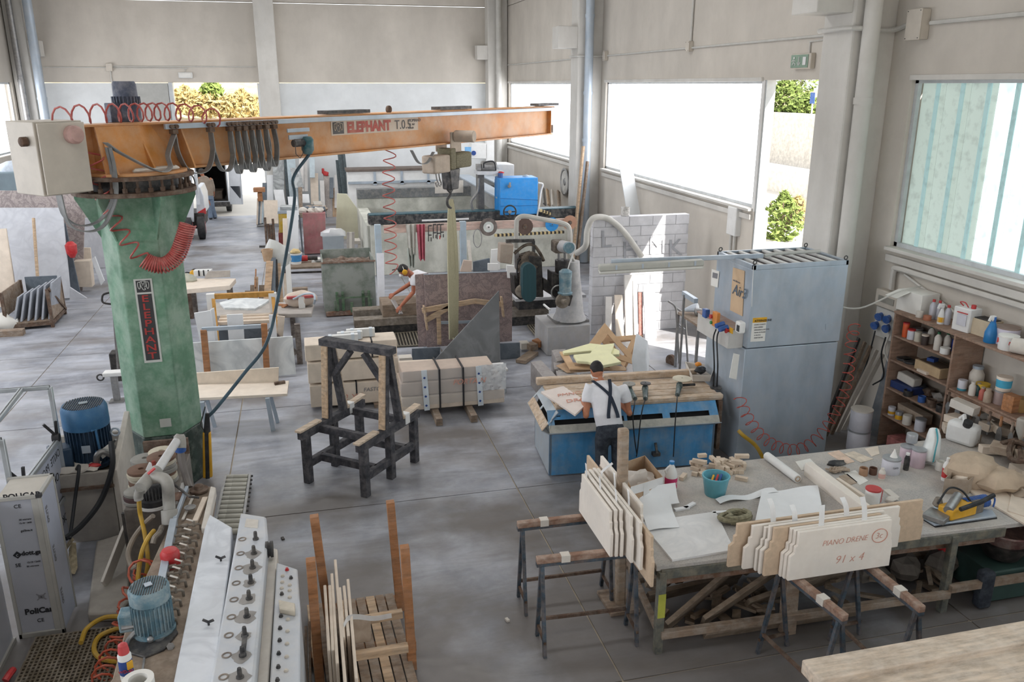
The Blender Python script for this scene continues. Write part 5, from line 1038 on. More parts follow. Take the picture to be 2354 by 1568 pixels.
# ================= pallet with foam stars and wooden frames =================
pz=.5;sq=stone('grey_stone_block',(150,144,142),(180,176,172),4,.6,.4);yfoam=M('foam_yellow',(232,230,186),.8,0,.04);fbd=M('mdf',(206,172,136),.85,0,.06)
lbk=[('low grey stone kerb block left of the cardboard',[(1220,832),(1244,828),(1290,875),(1258,880)],.42),('square grey stone block with white label under foam, left',[(1268,805),(1300,802),(1312,826),(1280,830)],.45),('small grey stone block behind cardboard corner',[(1272,832),(1306,836),(1302,850),(1274,848)],.42),('grey stone block under cardboard nearest the bench, left',[(1278,852),(1326,858),(1330,868),(1282,866)],.45),('grey stone block under the cardboard behind worker',[(1334,858),(1372,856),(1374,866),(1336,868)],.45),('grey stone block under cardboard right of worker',[(1396,860),(1440,854),(1440,866),(1398,870)],.45)]
for lb,pp_,z in lbk:
 P=poly(pp_,z);c=sum(P,V())/4;bk=thing('stone_block',lb,'stone block',(c.x,c.y,0));part(bk,'block',sq,MB().prism(P,(0,0,-z)),.006)
 if'kerb' not in lb:part(bk,'label_strip',paper,MB().prism([P[0]+V((.03,-.012,.005)),P[0]+V((.12,-.012,.005)),P[0]+V((.12,-.012,-.25)),P[0]+V((.03,-.012,-.25))],(0,.006,0)))
flat('cardboard_sheet','brown cardboard sheet bent over the stone blocks','cardboard',card,[(1278,842),(1300,834),(1400,838),(1438,846),(1440,853),(1378,853),(1304,858)],.46,.012)
for k in range(3):
 o=k*4;P=[G(x+o,y-o,.48+.02*k)for x,y in((1290,812),(1305,810),(1330,846),(1388,842),(1440,850),(1312,852))]
flat('frame_sheet','flat fibreboard triangle lying under foam, left','board',fbd,[(1286,812),(1304,812),(1322,846),(1400,842),(1402,850),(1310,852)],.49,.03)
def foam(lab,px_,z):flat('foam_sheet',lab,'foam',yfoam,px_,z,.05,'yellow foam offcuts on the cardboard',.01)
foam('pointed yellow foam sheet, underneath and pointing left',[(1293,813),(1356,795),(1400,800),(1424,812),(1424,820),(1400,822),(1358,812),(1296,818)],.52);foam('star-shaped yellow foam sheet on top, nearest the worker',[(1318,822),(1356,818),(1372,800),(1412,795),(1404,818),(1428,838),(1380,848),(1352,838),(1326,836)],.58)
def tri_frame(lab,P,w,th_):
 c=sum(P,V())/3;n=(P[1]-P[0]).cross(P[2]-P[0]).normalized()*th_;t=thing('board_triangle',lab,'frame',c,0,'fibreboard triangle frames')
 I=[c+(p-c)*(1-w)for p in P]
 for i in range(3):j=(i+1)%3;part(t,'side',fbd,MB().prism([P[i],P[j],I[j],I[i]],n),.002)
yb3=13.6
for k,lb in enumerate(('front fibreboard triangle standing point up behind foam','fibreboard triangle standing behind the front one')):tri_frame(lb,[GY(1390-k*2,742+k*4,yb3+.25+k*.1),GY(1478-40*k,845,yb3-.35+k*.35),GY(1346+k*4,800+k*8,yb3+k*.05)],.5,.02)
for k,lb in enumerate(('fibreboard triangle leaning to the right, outermost','fibreboard triangle leaning to the right, inner')):tri_frame(lb,[GY(1470+8*k,770+k,yb3+.1+.08*k),GY(1378,778+4*k,yb3+.25+.08*k),GY(1434+5*k,846,yb3-.3+.1*k)],.45,.02)
solo('foam_block','white wrapped foam block standing at right of triangle frames','packing',M('white_wrap',(228,232,236),.4,0,.05),MB().prism([G(1455,868,.05),G(1490,868,.05),G(1494,825,.3),G(1466,805,.45)],(0,.12,.3)),G(1470,860),bevel=.02)
# ================= people =================
def remesh(o,vx,sm=6):
 m=o.modifiers.new('remesh','REMESH');m.mode='VOXEL';m.voxel_size=vx;m.use_smooth_shade=True
 s=o.modifiers.new('smooth','SMOOTH');s.factor=.5;s.iterations=sm;return o
def loft(mb,rings,n=18):
 vs=[];fs=[]
 for c,u,w in rings:
  for i in range(n):a=2*pi*i/n;vs.append(V(c)+V(u)*math.cos(a)+V(w)*math.sin(a))
 k=len(rings)
 for r in range(k-1):
  for i in range(n):j=(i+1)%n;fs.append((r*n+i,r*n+j,(r+1)*n+j,(r+1)*n+i))
 fs+=[tuple(range(n))[::-1],tuple(range((k-1)*n,k*n))]
 return mb.add(vs,fs)
def limb(mb,pts,rr,n=10):
 mb.tube(pts,0,n,rr)
 for p,r in zip(pts,rr):mb.ball(p,r,n=10)
 return mb
def hand(mb,wrist,d,nrm,s=1.,curl=.5,side=1):
 d=V(d).normalized();nrm=V(nrm);nrm=(nrm-d*nrm.dot(d)).normalized();x=d.cross(nrm)*side;w=V(wrist)
 loft(mb,[(w,x*.026*s,nrm*.02*s),(w+d*.03*s,x*.034*s,nrm*.018*s),(w+d*.075*s,x*.04*s,nrm*.015*s),(w+d*.09*s,x*.038*s,nrm*.012*s)],12)
 for i,(o,L)in enumerate(((-.03,.066),(-.01,.076),(.011,.07),(.03,.054))):
  p=w+d*.075*s+x*o*s;pts=[p];a=0
  for f in(.45,.32,.23):a+=curl*.75;pts.append(pts[-1]+(d*math.cos(a)-nrm*math.sin(a))*L*f*s)
  limb(mb,pts,[.0095*s,.009*s,.008*s,.007*s],8)
 p=w+d*.02*s-x*.025*s;q=p-x*.03*s+d*.028*s-nrm*.012*s;limb(mb,[p,q,q+d*.03*s-nrm*.012*s],[.012*s,.0105*s,.0085*s],8)
def head(mb,c,fwd,up,s=1.):
 f=V(fwd).normalized();u=V(up);u=(u-f*u.dot(f)).normalized();x=f.cross(u);c=V(c)
 loft(mb,[(c-u*.115*s+f*.035*s,x*.028*s,f*.03*s),(c-u*.095*s+f*.02*s,x*.05*s,f*.06*s),(c-u*.05*s,x*.066*s,f*.085*s),(c,x*.074*s,f*.095*s),(c+u*.05*s,x*.074*s,f*.096*s),(c+u*.09*s-f*.005*s,x*.058*s,f*.076*s),(c+u*.112*s-f*.008*s,x*.03*s,f*.04*s)],16)
 mb.tube([c+f*.088*s+u*.025*s,c+f*.112*s-u*.018*s,c+f*.088*s-u*.026*s],0,8,[.008*s,.014*s,.013*s])
 for k in(-1,1):
  mb.ball(c+x*k*.076*s-f*.008*s,.03*s,(.35,.6,1))if abs(x.x)>.7 else mb.ball(c+x*k*.076*s-f*.008*s,.03*s,(.6,.35,1))
  mb.ball(c+x*k*.03*s+f*.084*s+u*.012*s,.012*s)
 mb.tube([c+f*.086*s-x*.022*s-u*.055*s,c+f*.094*s-u*.052*s,c+f*.086*s+x*.022*s-u*.055*s],.008*s,6)
 return x,u
def hair(par,c,fwd,up,s=1.):
 f=V(fwd).normalized();u=V(up);u=(u-f*u.dot(f)).normalized();x=f.cross(u);mb=MB()
 loft(mb,[(c-u*.03*s-f*.045*s,x*.062*s,f*.055*s),(c+u*.01*s-f*.03*s,x*.079*s,f*.078*s),(c+u*.05*s-f*.014*s,x*.082*s,f*.094*s),(c+u*.095*s-f*.01*s,x*.066*s,f*.086*s),(c+u*.124*s-f*.012*s,x*.034*s,f*.05*s)],18)
 rnd=random.Random(5)
 for i in range(90):
  a=rnd.uniform(0,2*pi);h=rnd.uniform(.0,1.);k=math.sqrt(max(0.02,1-h*h));p=c+u*(.03+.09*h)*s+x*(math.cos(a)*k*.078*s)+f*(math.sin(a)*k*.088*s-.014*s)
  if math.sin(a)*k>.75 and h<.3:continue
  mb.ball(p,.011*s,n=6)
 return remesh(part(par,'hair',hairm,mb),.008,3)
 # worker in braces at the blue bench
Yp=9.14
w1=thing('person','worker in white T-shirt and dark trousers with crossed braces at the blue bench','person',G(1398,1108))
pel=GY(1403,986,Yp);wst=GY(1398,962,Yp+.02);chs=GY(1392,915,Yp+.16);nkb=GY(1381,874,Yp+.3);hdc=GY(1372,853,Yp+.38)
xr_=V((.998,-.05,0));shl=GY(1353,893,Yp+.24);shr=GY(1434,896,Yp+.22)
spu=(nkb-pel).normalized();dep=xr_.cross(spu)
fl_=G(1383,1112);fr_=G(1421,1110)
body=MB();head(body,hdc,(0,.8,-.55),(0,.5,.85),1.02);limb(body,[nkb-spu*.05,hdc-V((0,.02,.06))],[.062,.056])
loft(body,[(pel,xr_*.14,dep*.09),(wst,xr_*.13,dep*.085),(chs,xr_*.16,dep*.1),(nkb-spu*.03,xr_*.08,dep*.06)])
ell=GY(1347,955,Yp+.12);elr=GY(1447,950,Yp+.16);hl=V((ell.x+.06,Yp+.42,1.0));hr=V((elr.x-.12,Yp+.46,1.02))
for s_,e_,h_ in((shl,ell,hl),(shr,elr,hr)):limb(body,[s_,s_.lerp(e_,.5),e_,e_.lerp(h_,.5),h_],[.056,.05,.042,.04,.028]);
hand(body,hl,(.35,.9,.0),(0,0,1),1.05,.45,1);hand(body,hr,(-.35,.9,.0),(0,0,1),1.05,.45,-1)
for k,f_ in((-1,fl_),(1,fr_)):
 h_=pel+xr_*(.088*k)-V((0,0,.08));limb(body,[h_,V(((h_.x+f_.x)/2+.01*k,h_.y+.03,.5)),f_+V((0,0,.09))],[.07,.05,.04])
remesh(part(w1,'body',skin,body),.009,3)
sh=MB();loft(sh,[(pel+spu*.03,xr_*.172,dep*.122),(wst+spu*.04,xr_*.178,dep*.125),(wst.lerp(chs,.5),xr_*.182,dep*.13),(chs,xr_*.196,dep*.136),(chs.lerp(nkb,.55),xr_*.2,dep*.12),(nkb-spu*.045,xr_*.15,dep*.09),(nkb-spu*.01,xr_*.075,dep*.07)],24)
for s_,e_ in((shl,ell),(shr,elr)):
 m_=s_.lerp(e_,.52);sh.tube([s_.lerp(chs,.35),s_,s_.lerp(m_,.5),m_],0,14,[.075,.084,.08,.074])
o=remesh(part(w1,'t_shirt',tshirt,sh),.014,5)
tr_=MB();loft(tr_,[(pel+spu*.05,xr_*.176,dep*.128),(pel-V((0,0,.03)),xr_*.186,dep*.14),(pel-V((0,0,.14)),xr_*.19,dep*.145)],20)
for k,ft_ in((-1,fl_),(1,fr_)):
 hip=pel+xr_*(.088*k)-V((0,0,.08));kn_=V(((hip.x+ft_.x)/2+.01*k,hip.y+.03,.5));tr_.tube([hip,hip.lerp(kn_,.5),kn_,kn_.lerp(ft_,.6),ft_+V((0,0,.06))],0,16,[.105,.1,.085,.082,.085])
remesh(part(w1,'trousers',navy,tr_),.014,4)
for k,ft_ in((-1,fl_),(1,fr_)):part(w1,'shoe',black,MB().ob(ft_+V((0,.06,.04)),(.095,.27,.08)),.025)
surf=lambda x,y,k=.145:(lambda t:wst.lerp(nkb,t))(0)
def bk(u,t,off=.012):
 c=wst.lerp(chs,min(1,t*1.7))if t<.59 else chs.lerp(nkb,(t-.59)/.41);a=u/.19;wd=.132 if t<.7 else .132-(t-.7)*.15
 return c+xr_*u-dep*(wd*math.sqrt(max(.05,1-a*a))+off)*(1 if dep.y>0 else-1)
brc=M('brace_navy',(40,48,62),.9,0,.1)
for pts in([(-.13,.98),(-.06,.82),(.015,.62),(.05,.4),(.085,.1),(.09,-.03)],[(.085,.98),(.06,.8),(.025,.62),(.0,.4),(-.03,.1),(-.035,-.03)]):
 part(w1,'brace',brc,MB().ribbon(spline([bk(u,t)for u,t in pts],5),xr_*.042,.006))
hair(w1,hdc,(0,.8,-.55),(0,.5,.85),1.02)
xh=V((1,0,0));part(w1,'mask_strap',white,MB().tube([hdc+xh*(.084*math.cos(a))+V((0,-.1*math.sin(a)*.8-.01,-.05+.05*math.sin(a)*-.3))for a in[pi*k/12 for k in range(13)]],.006,5));part(w1,'mask',white,MB().ball(hdc+V((0,.08,-.1)),.05,(.9,.8,.8),10))
# ================= packed stone crates =================
yc=12.6
def crate(lab,px_,y,z0,z1,d,mat=creamd,grp=None):
 x0=GY(px_[0],880,y).x;x1=GY(px_[1],880,y).x;t=thing('stone_pack',lab,'stone pack',((x0+x1)/2,y+d/2,z0),0,grp);part(t,'slab',mat,MB().box((x0,y,z0),(x1,y+d,z1)),.012);return t,x0,x1
strapm=M('black_strap',(40,40,44),.6);wtape=M('printed_tape',(214,222,228),.5,0,.06)
z1_,z2_,z3_=.42,.78,1.06
c1,x0,x1=crate('lowest beige stone pack of left stack, strapped and marked in pencil',(711,893),yc,.06,z1_,.55);part(c1,'strap',strapm,MB().box((GY(820,900,yc).x-.012,yc-.006,.06),(GY(820,900,yc).x+.012,yc+.56,z1_+.006)))
part(c1,'strap',strapm,MB().box((x1-.06,yc-.006,.06),(x1-.035,yc+.56,z1_+.006)));lettering(c1,'V2 XK',inkr,(x0+.42,yc-.004,.14),(1,0,0),(0,0,1),.14,shear=.2);lettering(c1,'FASTCOL',inkg,(x0+.82,yc-.004,.26),(1,0,0),(0,0,1),.09,shear=.2)
c2,x0,x1=crate('middle beige stone pack of the left stack',(709,918),yc+.03,z1_+.03,z2_,.5)
c3,x0,x1=crate('upper beige stone pack of left stack under tied white bars',(706,916),yc+.08,z2_+.02,z3_,.45);xs_=GY(856,800,yc).x;part(c3,'strap',strapm,MB().box((xs_-.012,yc+.07,z2_+.02),(xs_+.012,yc+.54,z3_+.006)))
for k,(a,b,z)in enumerate(((745,825,0),(778,836,1),(800,866,2))):
 q0,q1=GY(a,808,yc+.12).x,GY(b,808,yc+.12).x;bt=thing('stone_bar',('long white stone bar with a mitred end tied on the left stack','white stone bar in the middle of the tied bars','shorter white stone bar at right end of the tied bars')[k],'stone bar',(q0,yc+.12,z3_))
 part(bt,'bar',white,MB().prism([(q0,yc+.1+k*.1,z3_+.01),(q1,yc+.1+k*.1,z3_+.01),(q1,yc+.1+k*.1,z3_+.12+.01*k),(q0+(.14 if k==0 else 0),yc+.1+k*.1,z3_+.12+.01*k)],(0,.085,0)),.005)
 for u in(.15,.8):part(bt,'printed_tape',wtape,MB().box((q0+(q1-q0)*u,yc+.095+k*.1,z3_+.008),(q0+(q1-q0)*u+.05,yc+.19+k*.1,z3_+.125+.01*k)))
for x in(.1,.9):solo('skid','grey timber skid under left stone stack, '+('at its left end' if x<.5 else'at its right end'),'skid',lumd,MB().box((x-.05,yc-.1,0),(x+.05,yc+.6,.06)),(x,yc,0))
yd=11.95;xa,xb=GY(922,900,yd).x,GY(1160,900,yd).x
wp_=thing('wrapped_pack','long film-wrapped stone pack on two timber skids','stone pack',((xa+xb)/2,yd+.3,.1));pinkst=M('pinkish_stone',(196,178,164),.6,0,.06,4)
for k,(a,b,z0,z1,dy)in enumerate(((0,1.0,.12,.34,0),(.0,.97,.35,.56,.03),(.02,.9,.57,.74,.06))):part(wp_,'slab',(creamd,pinkst,pinkst)[k],MB().box((xa+(xb-xa)*a,yd+dy,z0),(xa+(xb-xa)*b,yd+.6-dy,z1)),.015)
wrapm=clear('stretch_wrap',(226,224,222),.22,.1)
part(wp_,'film',wrapm,MB().sheet(lambda u,v:V((xa-.01+(xb-xa+.02)*u,yd-.015+.012*noise.noise(V((u*22,v*14,0))),.2+.56*v)),40,14,.001));part(wp_,'film_end',clear('stretch_wrap_bright',(236,238,240),.5,.1),MB().sheet(lambda u,v:V((xb-.42+.44*u,yd-.03+.035*noise.noise(V((u*9,v*9,3))),.36+.42*v)),20,16,.001))
for px_ in(1011,1065):x=GY(px_,900,yd).x;part(wp_,'strap',strapm,MB().box((x-.012,yd-.03,.12),(x+.012,yd+.6,.765)))
for px_ in(980,1104):
 x=GY(px_,900,yd).x;tp_=part(wp_,'printed_tape',wtape,MB().beam((x,yd-.035,.12),(x-.03,yd-.03,.77),.085,.01,(0,1,0)))
 for k in range(4):part(tp_,'tape_mark',inkblue,MB().ob((x-.01-.006*k,yd-.042,.2+.15*k),(.03,.004,.03),0,0,.6))
lettering(wp_,'PORTA N',inkr,(GY(1040,900,yd).x,yd-.04,.5),(1,0,0),(0,0,1),.12,shear=.3)
for k,(x_,lb)in enumerate((((1010,978),'left timber skid under the wrapped stone pack'),((1090,970),'right timber skid under wrapped stone pack'))):q=G(*x_);solo('skid',lb,'skid',lumd,MB().box((q.x-.05,q.y-.02,0),(q.x+.05,q.y+1.1,.115)),q,bevel=.006)
wtb=thing('stone_stand','white stone shelf on folding steel legs behind the wrapped pack','stand',(2.3,12.75,0));ysd=12.66;zt_=GY(1080,855,ysd).z;xq0,xq1=GY(1010,858,ysd).x,GY(1168,848,ysd).x
part(wtb,'slab',white,MB().box((xq0,ysd,zt_-.04),(xq1,ysd+.36,zt_)),.006)
for x in(xq0+.06,xq1-.05):
 for yy in(ysd+.04,ysd+.32):part(wtb,'leg',galv,MB().box((x-.025,yy-.025,0),(x+.025,yy+.025,zt_-.04)))
 part(wtb,'leg_brace',galv,MB().box((x-.02,ysd+.06,.28),(x+.02,ysd+.3,.33)))
 # ================= granite slabs on a rack =================
def granite(name,c,c2,sc=3.):
 m=stone(name,c,c2,sc,.4,.75,.25);return m
grm=granite('rose_granite',(176,156,152),(128,116,118),5.);slm_=stone('grey_slate',(112,114,116),(150,152,154),1.4,.5,.4);drk=stone('blue_slate',(92,102,112),(120,128,136),2.4,.45,.4)
yg=15.3
gs=thing('granite_slab','large rose granite slab, notched at upper right, standing upright','slab',GY(1070,790,yg));P_=[GY(x,y,yg)for x,y in((982,792),(1177,790),(1178,640),(1166,639),(1165,625),(974,632))]
for p_ in P_[:2]:p_.z=.06
part(gs,'slab',grm,MB().prism(P_,(0,.03,0)),.003);part(gs,'polished_edge',galv,MB().beam(P_[5]+V((0,.01,.006)),P_[4]+V((0,.01,.006)),.035,.012))
P2=[GY(x,y,yg+.06)for x,y in((962,795),(990,795),(985,628),(954,632))];P2[0].z=P2[1].z=.06;solo('granite_slab','second rose granite slab, showing left of the large one','slab',grm,MB().prism(P2,(0,.03,0)),P2[0])
tf=thing('timber_brace','pale timber bracing frame in front of rose granite','frame',GY(1060,760,yg-.2));yt=yg-.12
def tb_(nm,a,b,w=.1):part(tf,nm,lumb,MB().beam(GY(a[0],a[1],yt),GY(b[0],b[1],yt),.035,w,(0,0,1)if abs(a[1]-b[1])<60 else(1,0,0)),.004)
tb_('rail',(970,714),(1092,692));tb_('rail',(1090,692),(1155,700));tb_('diagonal',(978,737),(1040,702));tb_('upright',(974,703),(982,758));tb_('upright',(1152,682),(1157,728));tb_('upright',(1008,724),(1010,792),.08)
for k,px_ in enumerate((985,1140)):q=GY(px_,800,yg-.25);part(tf,'foot',galv,MB().beam((q.x,yg-.3,.03),(q.x,yg+.25,.03),.06,.06));part(tf,'back_post',galv,MB().beam((q.x,yg+.2,.03),(q.x,yg+.1,1.3),.05,.05))
part(tf,'steel_bar',galv,MB().beam(GY(1010,742,yt+.03),GY(1140,738,yt+.03),.04,.05))
ya=14.3;P_=[GY(x,y,ya+dy)for x,y,dy in((984,847,-.05),(1150,834,-.05),(1147,669,.25))];P_[0].z=max(P_[0].z,.01);P_[1].z=max(.01,P_[1].z)
solo('slate_triangle','dark grey triangular stone slab leaning in front of granite','slab',slm_,MB().prism(P_,(0,.03,.003)),P_[0].lerp(P_[1],.5),bevel=.003)
def upr(nm,lab,cat,mat,px_,y,th_=.03,dz=0,bv=.003,grp=None):
 P_=[GY(a,b,y)for a,b in px_]
 for p_ in P_:p_.z=max(p_.z,.005)
 return solo(nm,lab,cat,mat,MB().prism(P_,(0,th_,0)),sum(P_,V())/len(P_),grp,bv)
upr('slate_offcut','small dark slate rectangle standing left of grey triangle','slab',drk,((948,846),(1010,844),(1012,799),(947,802)),14.45);upr('slate_offcut','square blue-grey slate standing right of the grey triangle','slab',drk,((1151,833),(1196,830),(1195,788),(1150,790)),14.4)
upr('stone_offcut','brown flat offcut lying behind the left stone stack','offcut',creamd,((920,862),(1000,860),(1000,838),(920,842)),13.2,.3)
upr('stone_offcut','grey-white offcut between dark slate and left stack','offcut',offw,((918,842),(950,840),(948,822),(918,824)),13.9,.2)
for k,(x,y)in enumerate(((1205,800),(1222,803),(1238,795),(1212,820))):q=G(x,y,.05);solo('timber_block',('pale square block end on dark offcuts right of slate','brown offcut block among offcuts right of slate','tan block on top of offcuts beside the saw base','dark board under the offcut blocks right of slate')[k],'block',(offw,lumd,lumo,plank)[k],MB().ob(q+V((0,0,.06 if k<3 else-.01)),(.16 if k<3 else .6,.2,.12 if k<3 else .06),.3*k),q)
# ================= floor gratings and saw bed =================
def grate(lab,pxs,n,z=.03,zz=None):
 P_=[G(x,y,z)for x,y in pxs];c=sum(P_,V())/4;t=thing('floor_grate',lab,'grate',(c.x,c.y,z));gm2=M('steel_grating',(128,120,104),.7,.2,.15,6,dust=.3)
 part(t,'pit',M('pit_dark',(52,48,44),.95),MB().prism([p-V((0,0,.012))for p in P_],(0,0,-.012)))
 for k in range(n+1):u=k/n;part(t,'bar',gm2,MB().beam(P_[0].lerp(P_[1],u),P_[3].lerp(P_[2],u),.022,.02))
 for a,b in((0,1),(3,2)):part(t,'edge_bar',gm2,MB().beam(P_[a],P_[b],.02,.024))
 return t
grate('floor grate behind the left stone stack',((735,807),(848,800),(850,772),(737,776)),15);grate('floor grate left of rose granite slab',((893,797),(973,793),(962,762),(886,768)),11);grate('small floor grate left of saw base',((1236,778),(1275,775),(1262,744),(1212,748)),9)
sb=thing('saw_bed','long dark steel saw bed with pale worn beams low on floor','machine bed',(2.6,16.9,0));bedm=M('bed_beam',(126,116,104),.7,.15,.15,5,dust=.5)
for(a,b),y,z in((((812,728),1180),17.3,.3),(((815,752),1262),16.5,.3)):
 xa_,xb_=GY(a[0],a[1],y).x,GY(1262,700,y).x;part(sb,'beam',bedm,MB().box((xa_,y,.2),(xb_,y+.28,.36)),.01);part(sb,'beam_web',darks,MB().box((xa_+.02,y+.05,.0),(xb_,y+.23,.2)))
part(sb,'table',M('table_plate',(178,178,180),.5,.3,.08,dust=.3),MB().box((GY(1180,690,16.4).x,16.2,.62),(GY(1340,690,16.4).x,17.2,.68)));part(sb,'table_base',darks,MB().box((GY(1190,690,16.6).x,16.5,.36),(GY(1330,690,16.6).x,17.0,.62)));part(sb,'fence_angle',white,MB().beam(G(1250,700,.7),G(1264,712,.7),.03,.03))
q=GY(905,725,16.9);part(sb,'carriage',plank,MB().box((q.x-.25,16.6,.36),(q.x+.75,17.3,.62)),.01)
solo('stone_lump','dark lump of wet stone waste between the gratings','waste',M('wet_waste',(64,60,58),.7,0,.3,9),MB().ball(G(868,775,.04),.24,(1.2,.7,.35),14,.6,9),G(868,775))
# ================= disc saw =================
cast=M('cast_grey',(176,176,178),.6,.1,.12,4,dust=.45,dc=(206,202,198));grime=M('grimy_machine',(92,82,72),.8,.1,.22,9,dust=.4,dc=(150,138,122));bkm=M('black_machine',(44,42,42),.6,.15,.2,8,dust=.3,dc=(120,112,104))
ys=14.75
def Y(x,y,d=0.):return GY(x,y,ys+d)
ds_=thing('disc_saw','old arm disc saw with teal belt guard and concrete base','saw',(Y(1305,800).x,ys+.4,0));zb=Y(1300,748,-.3).z
part(ds_,'base_block',M('base_concrete',(178,178,180),.9,0,.1,3,dust=.4,bump=.2),MB().box((Y(1258,800,-.35).x,ys-.35,0),(Y(1356,800,-.35).x,ys+.55,zb)),.015);part(ds_,'base_plate',steel,MB().box((Y(1270,800).x,ys-.2,zb),(Y(1345,800).x,ys+.4,zb+.05)))
cb_,ct_=Y(1309,738),Y(1306,600);cb_.z=zb+.04
part(ds_,'column',cast,MB().lathe(cb_,[(.33,0),(.27,.12),(.23,.5),(.19,.8),(.17,(ct_-cb_).z)],20),.005)
part(ds_,'slide_body',bkm,MB().cyl(Y(1293,648,-.22),Y(1293,597,-.22),.14,n=18));part(ds_,'slide_rod',steel,MB().cyl(Y(1286,598,-.22),Y(1286,572,-.22),.035,n=8).cyl(Y(1300,598,-.22),Y(1300,572,-.22),.035,n=8));part(ds_,'saddle',bkm,MB().prism([Y(1268,625,-.4),Y(1268,660,-.4),Y(1312,690,-.4),Y(1312,640,-.4)],(0,.3,0)),.02)
part(ds_,'lift_motor',cast,MB().cyl(Y(1290,566,-.25),Y(1314,571,-.5),.11,n=18));part(ds_,'motor_cap',bmot,MB().cyl(Y(1306,569,-.48),Y(1309,570,-.56),.1,n=18));part(ds_,'gear_case',grime,MB().ob(Y(1284,566,-.15),(.22,.3,.22)),.03)
part(ds_,'arm',bkm,MB().prism([Y(1250,640,-.3),Y(1250,668,-.3),Y(1310,705,-.3),Y(1318,680,-.3)],(0,.3,0)),.015);part(ds_,'head_block',bkm,MB().prism([Y(1216,588,-.25),Y(1246,592,-.25),Y(1250,684,-.25),Y(1215,684,-.25)],(0,.4,0)),.02)
m0=Y(1202,607,.2);m1=Y(1226,600,-.3);part(ds_,'main_motor',grime,MB().lathe(m0,[(.14,0),(.19,.03),(.19,.42),(.15,.46)],18,m1-m0));
fb=MB()
for k in range(16):a=2*pi*k/16;ax_=(m1-m0).normalized();u_=ax_.orthogonal().normalized();w2=ax_.cross(u_);o_=(u_*math.cos(a)+w2*math.sin(a))*.195;fb.beam(m0+ax_*.06+o_,m0+ax_*.4+o_,.012,.02)
part(ds_,'motor_fins',grime,fb,kind='stuff')
bc_=[(1217+16.5*math.cos(a),(624 if math.sin(a)<0 else 677)+18*math.sin(a))for a in[2*pi*k/28 for k in range(28)]]
tealb=M('belt_guard_teal',(34,72,80),.5,.1,.12,3,stretch=(8,8,.5));part(ds_,'belt_guard',tealb,MB().prism([Y(x,y,-.52)for x,y in bc_],(0,.16,0)),.012,label='teal oval belt guard')
part(ds_,'guard_back',grime,MB().prism([Y(x-5,y-5,-.36)for x,y in bc_],(0,.05,0)),.01);part(ds_,'disc_guard',bkm,MB().prism([Y(x,y,-.2)for x,y in((1180,634),(1206,634),(1206,688),(1196,690),(1184,680))],(0,.3,0)),.015);part(ds_,'spindle_pulley',brass,MB().lathe(Y(1198,668,-.32),[(.09,0),(.12,.02),(.1,.06),(.12,.1),(.08,.12)],16,(0,-1,0)))
part(ds_,'feed_motor',bmot,MB().lathe(Y(1299,676,-.55),[(.13,0),(.14,.03),(.11,.05),(.115,.3),(.12,.32),(.12,.42),(.07,.46)],18));part(ds_,'handwheel',steel,MB().tube([Y(1283,672,-.5)+V((.13*math.cos(a),.0,.13*math.sin(a)))for a in[k*pi/8 for k in range(17)]],.014,6));part(ds_,'feed_gear',brass,MB().lathe(Y(1290,690,-.55),[(.1,0),(.14,.03),(.14,.08),(.06,.1),(.05,.18)],18,(.2,-1,0)))
part(ds_,'control_box',M('dusty_box',(176,160,146),.7,0,.1,dust=.3),MB().prism([Y(1148,604,-.2),Y(1177,608,-.2),Y(1182,562,-.2),Y(1150,560,-.2)],(0,.2,0)),.02,label='dusty beige control box');part(ds_,'bracket',darks,MB().beam(Y(1163,554,-.1),Y(1228,553,-.1),.05,.06).beam(Y(1226,553,-.1),Y(1227,585,-.1),.05,.05))
part(ds_,'conduit_arch',grey_pl,MB().tube(spline([Y(1187,570,0),Y(1187,520,0),Y(1190,503,0),Y(1206,497,0),Y(1246,504,0),Y(1292,513,0),Y(1308,525,0),Y(1311,560,0)],6),.045,8));part(ds_,'conduit_arch',grime,MB().tube(spline([Y(1182,583,-.1),Y(1205,565,-.1),Y(1225,563,-.1),Y(1240,580,-.1),Y(1250,600,-.1)],6),.03,8))
part(ds_,'box_stem',cast,MB().prism([Y(1183,574,0),Y(1193,574,0),Y(1193,615,0),Y(1183,615,0)],(0,.05,0)));part(ds_,'cable',cabk,MB().tube(spline([Y(1200,590,-.1),Y(1190,605,-.2),Y(1188,640,-.3)],6),.014,5));part(ds_,'cable',white,MB().tube(spline([Y(1312,600,-.5),Y(1316,590,-.5),Y(1320,570,-.4),Y(1308,610,-.5),Y(1300,640,-.55)],6),.01,5));part(ds_,'side_hose',grey_pl,MB().tube(spline([Y(1313,585,-.1),Y(1322,610,0),Y(1326,650,0),Y(1318,668,0)],5),.03,7))
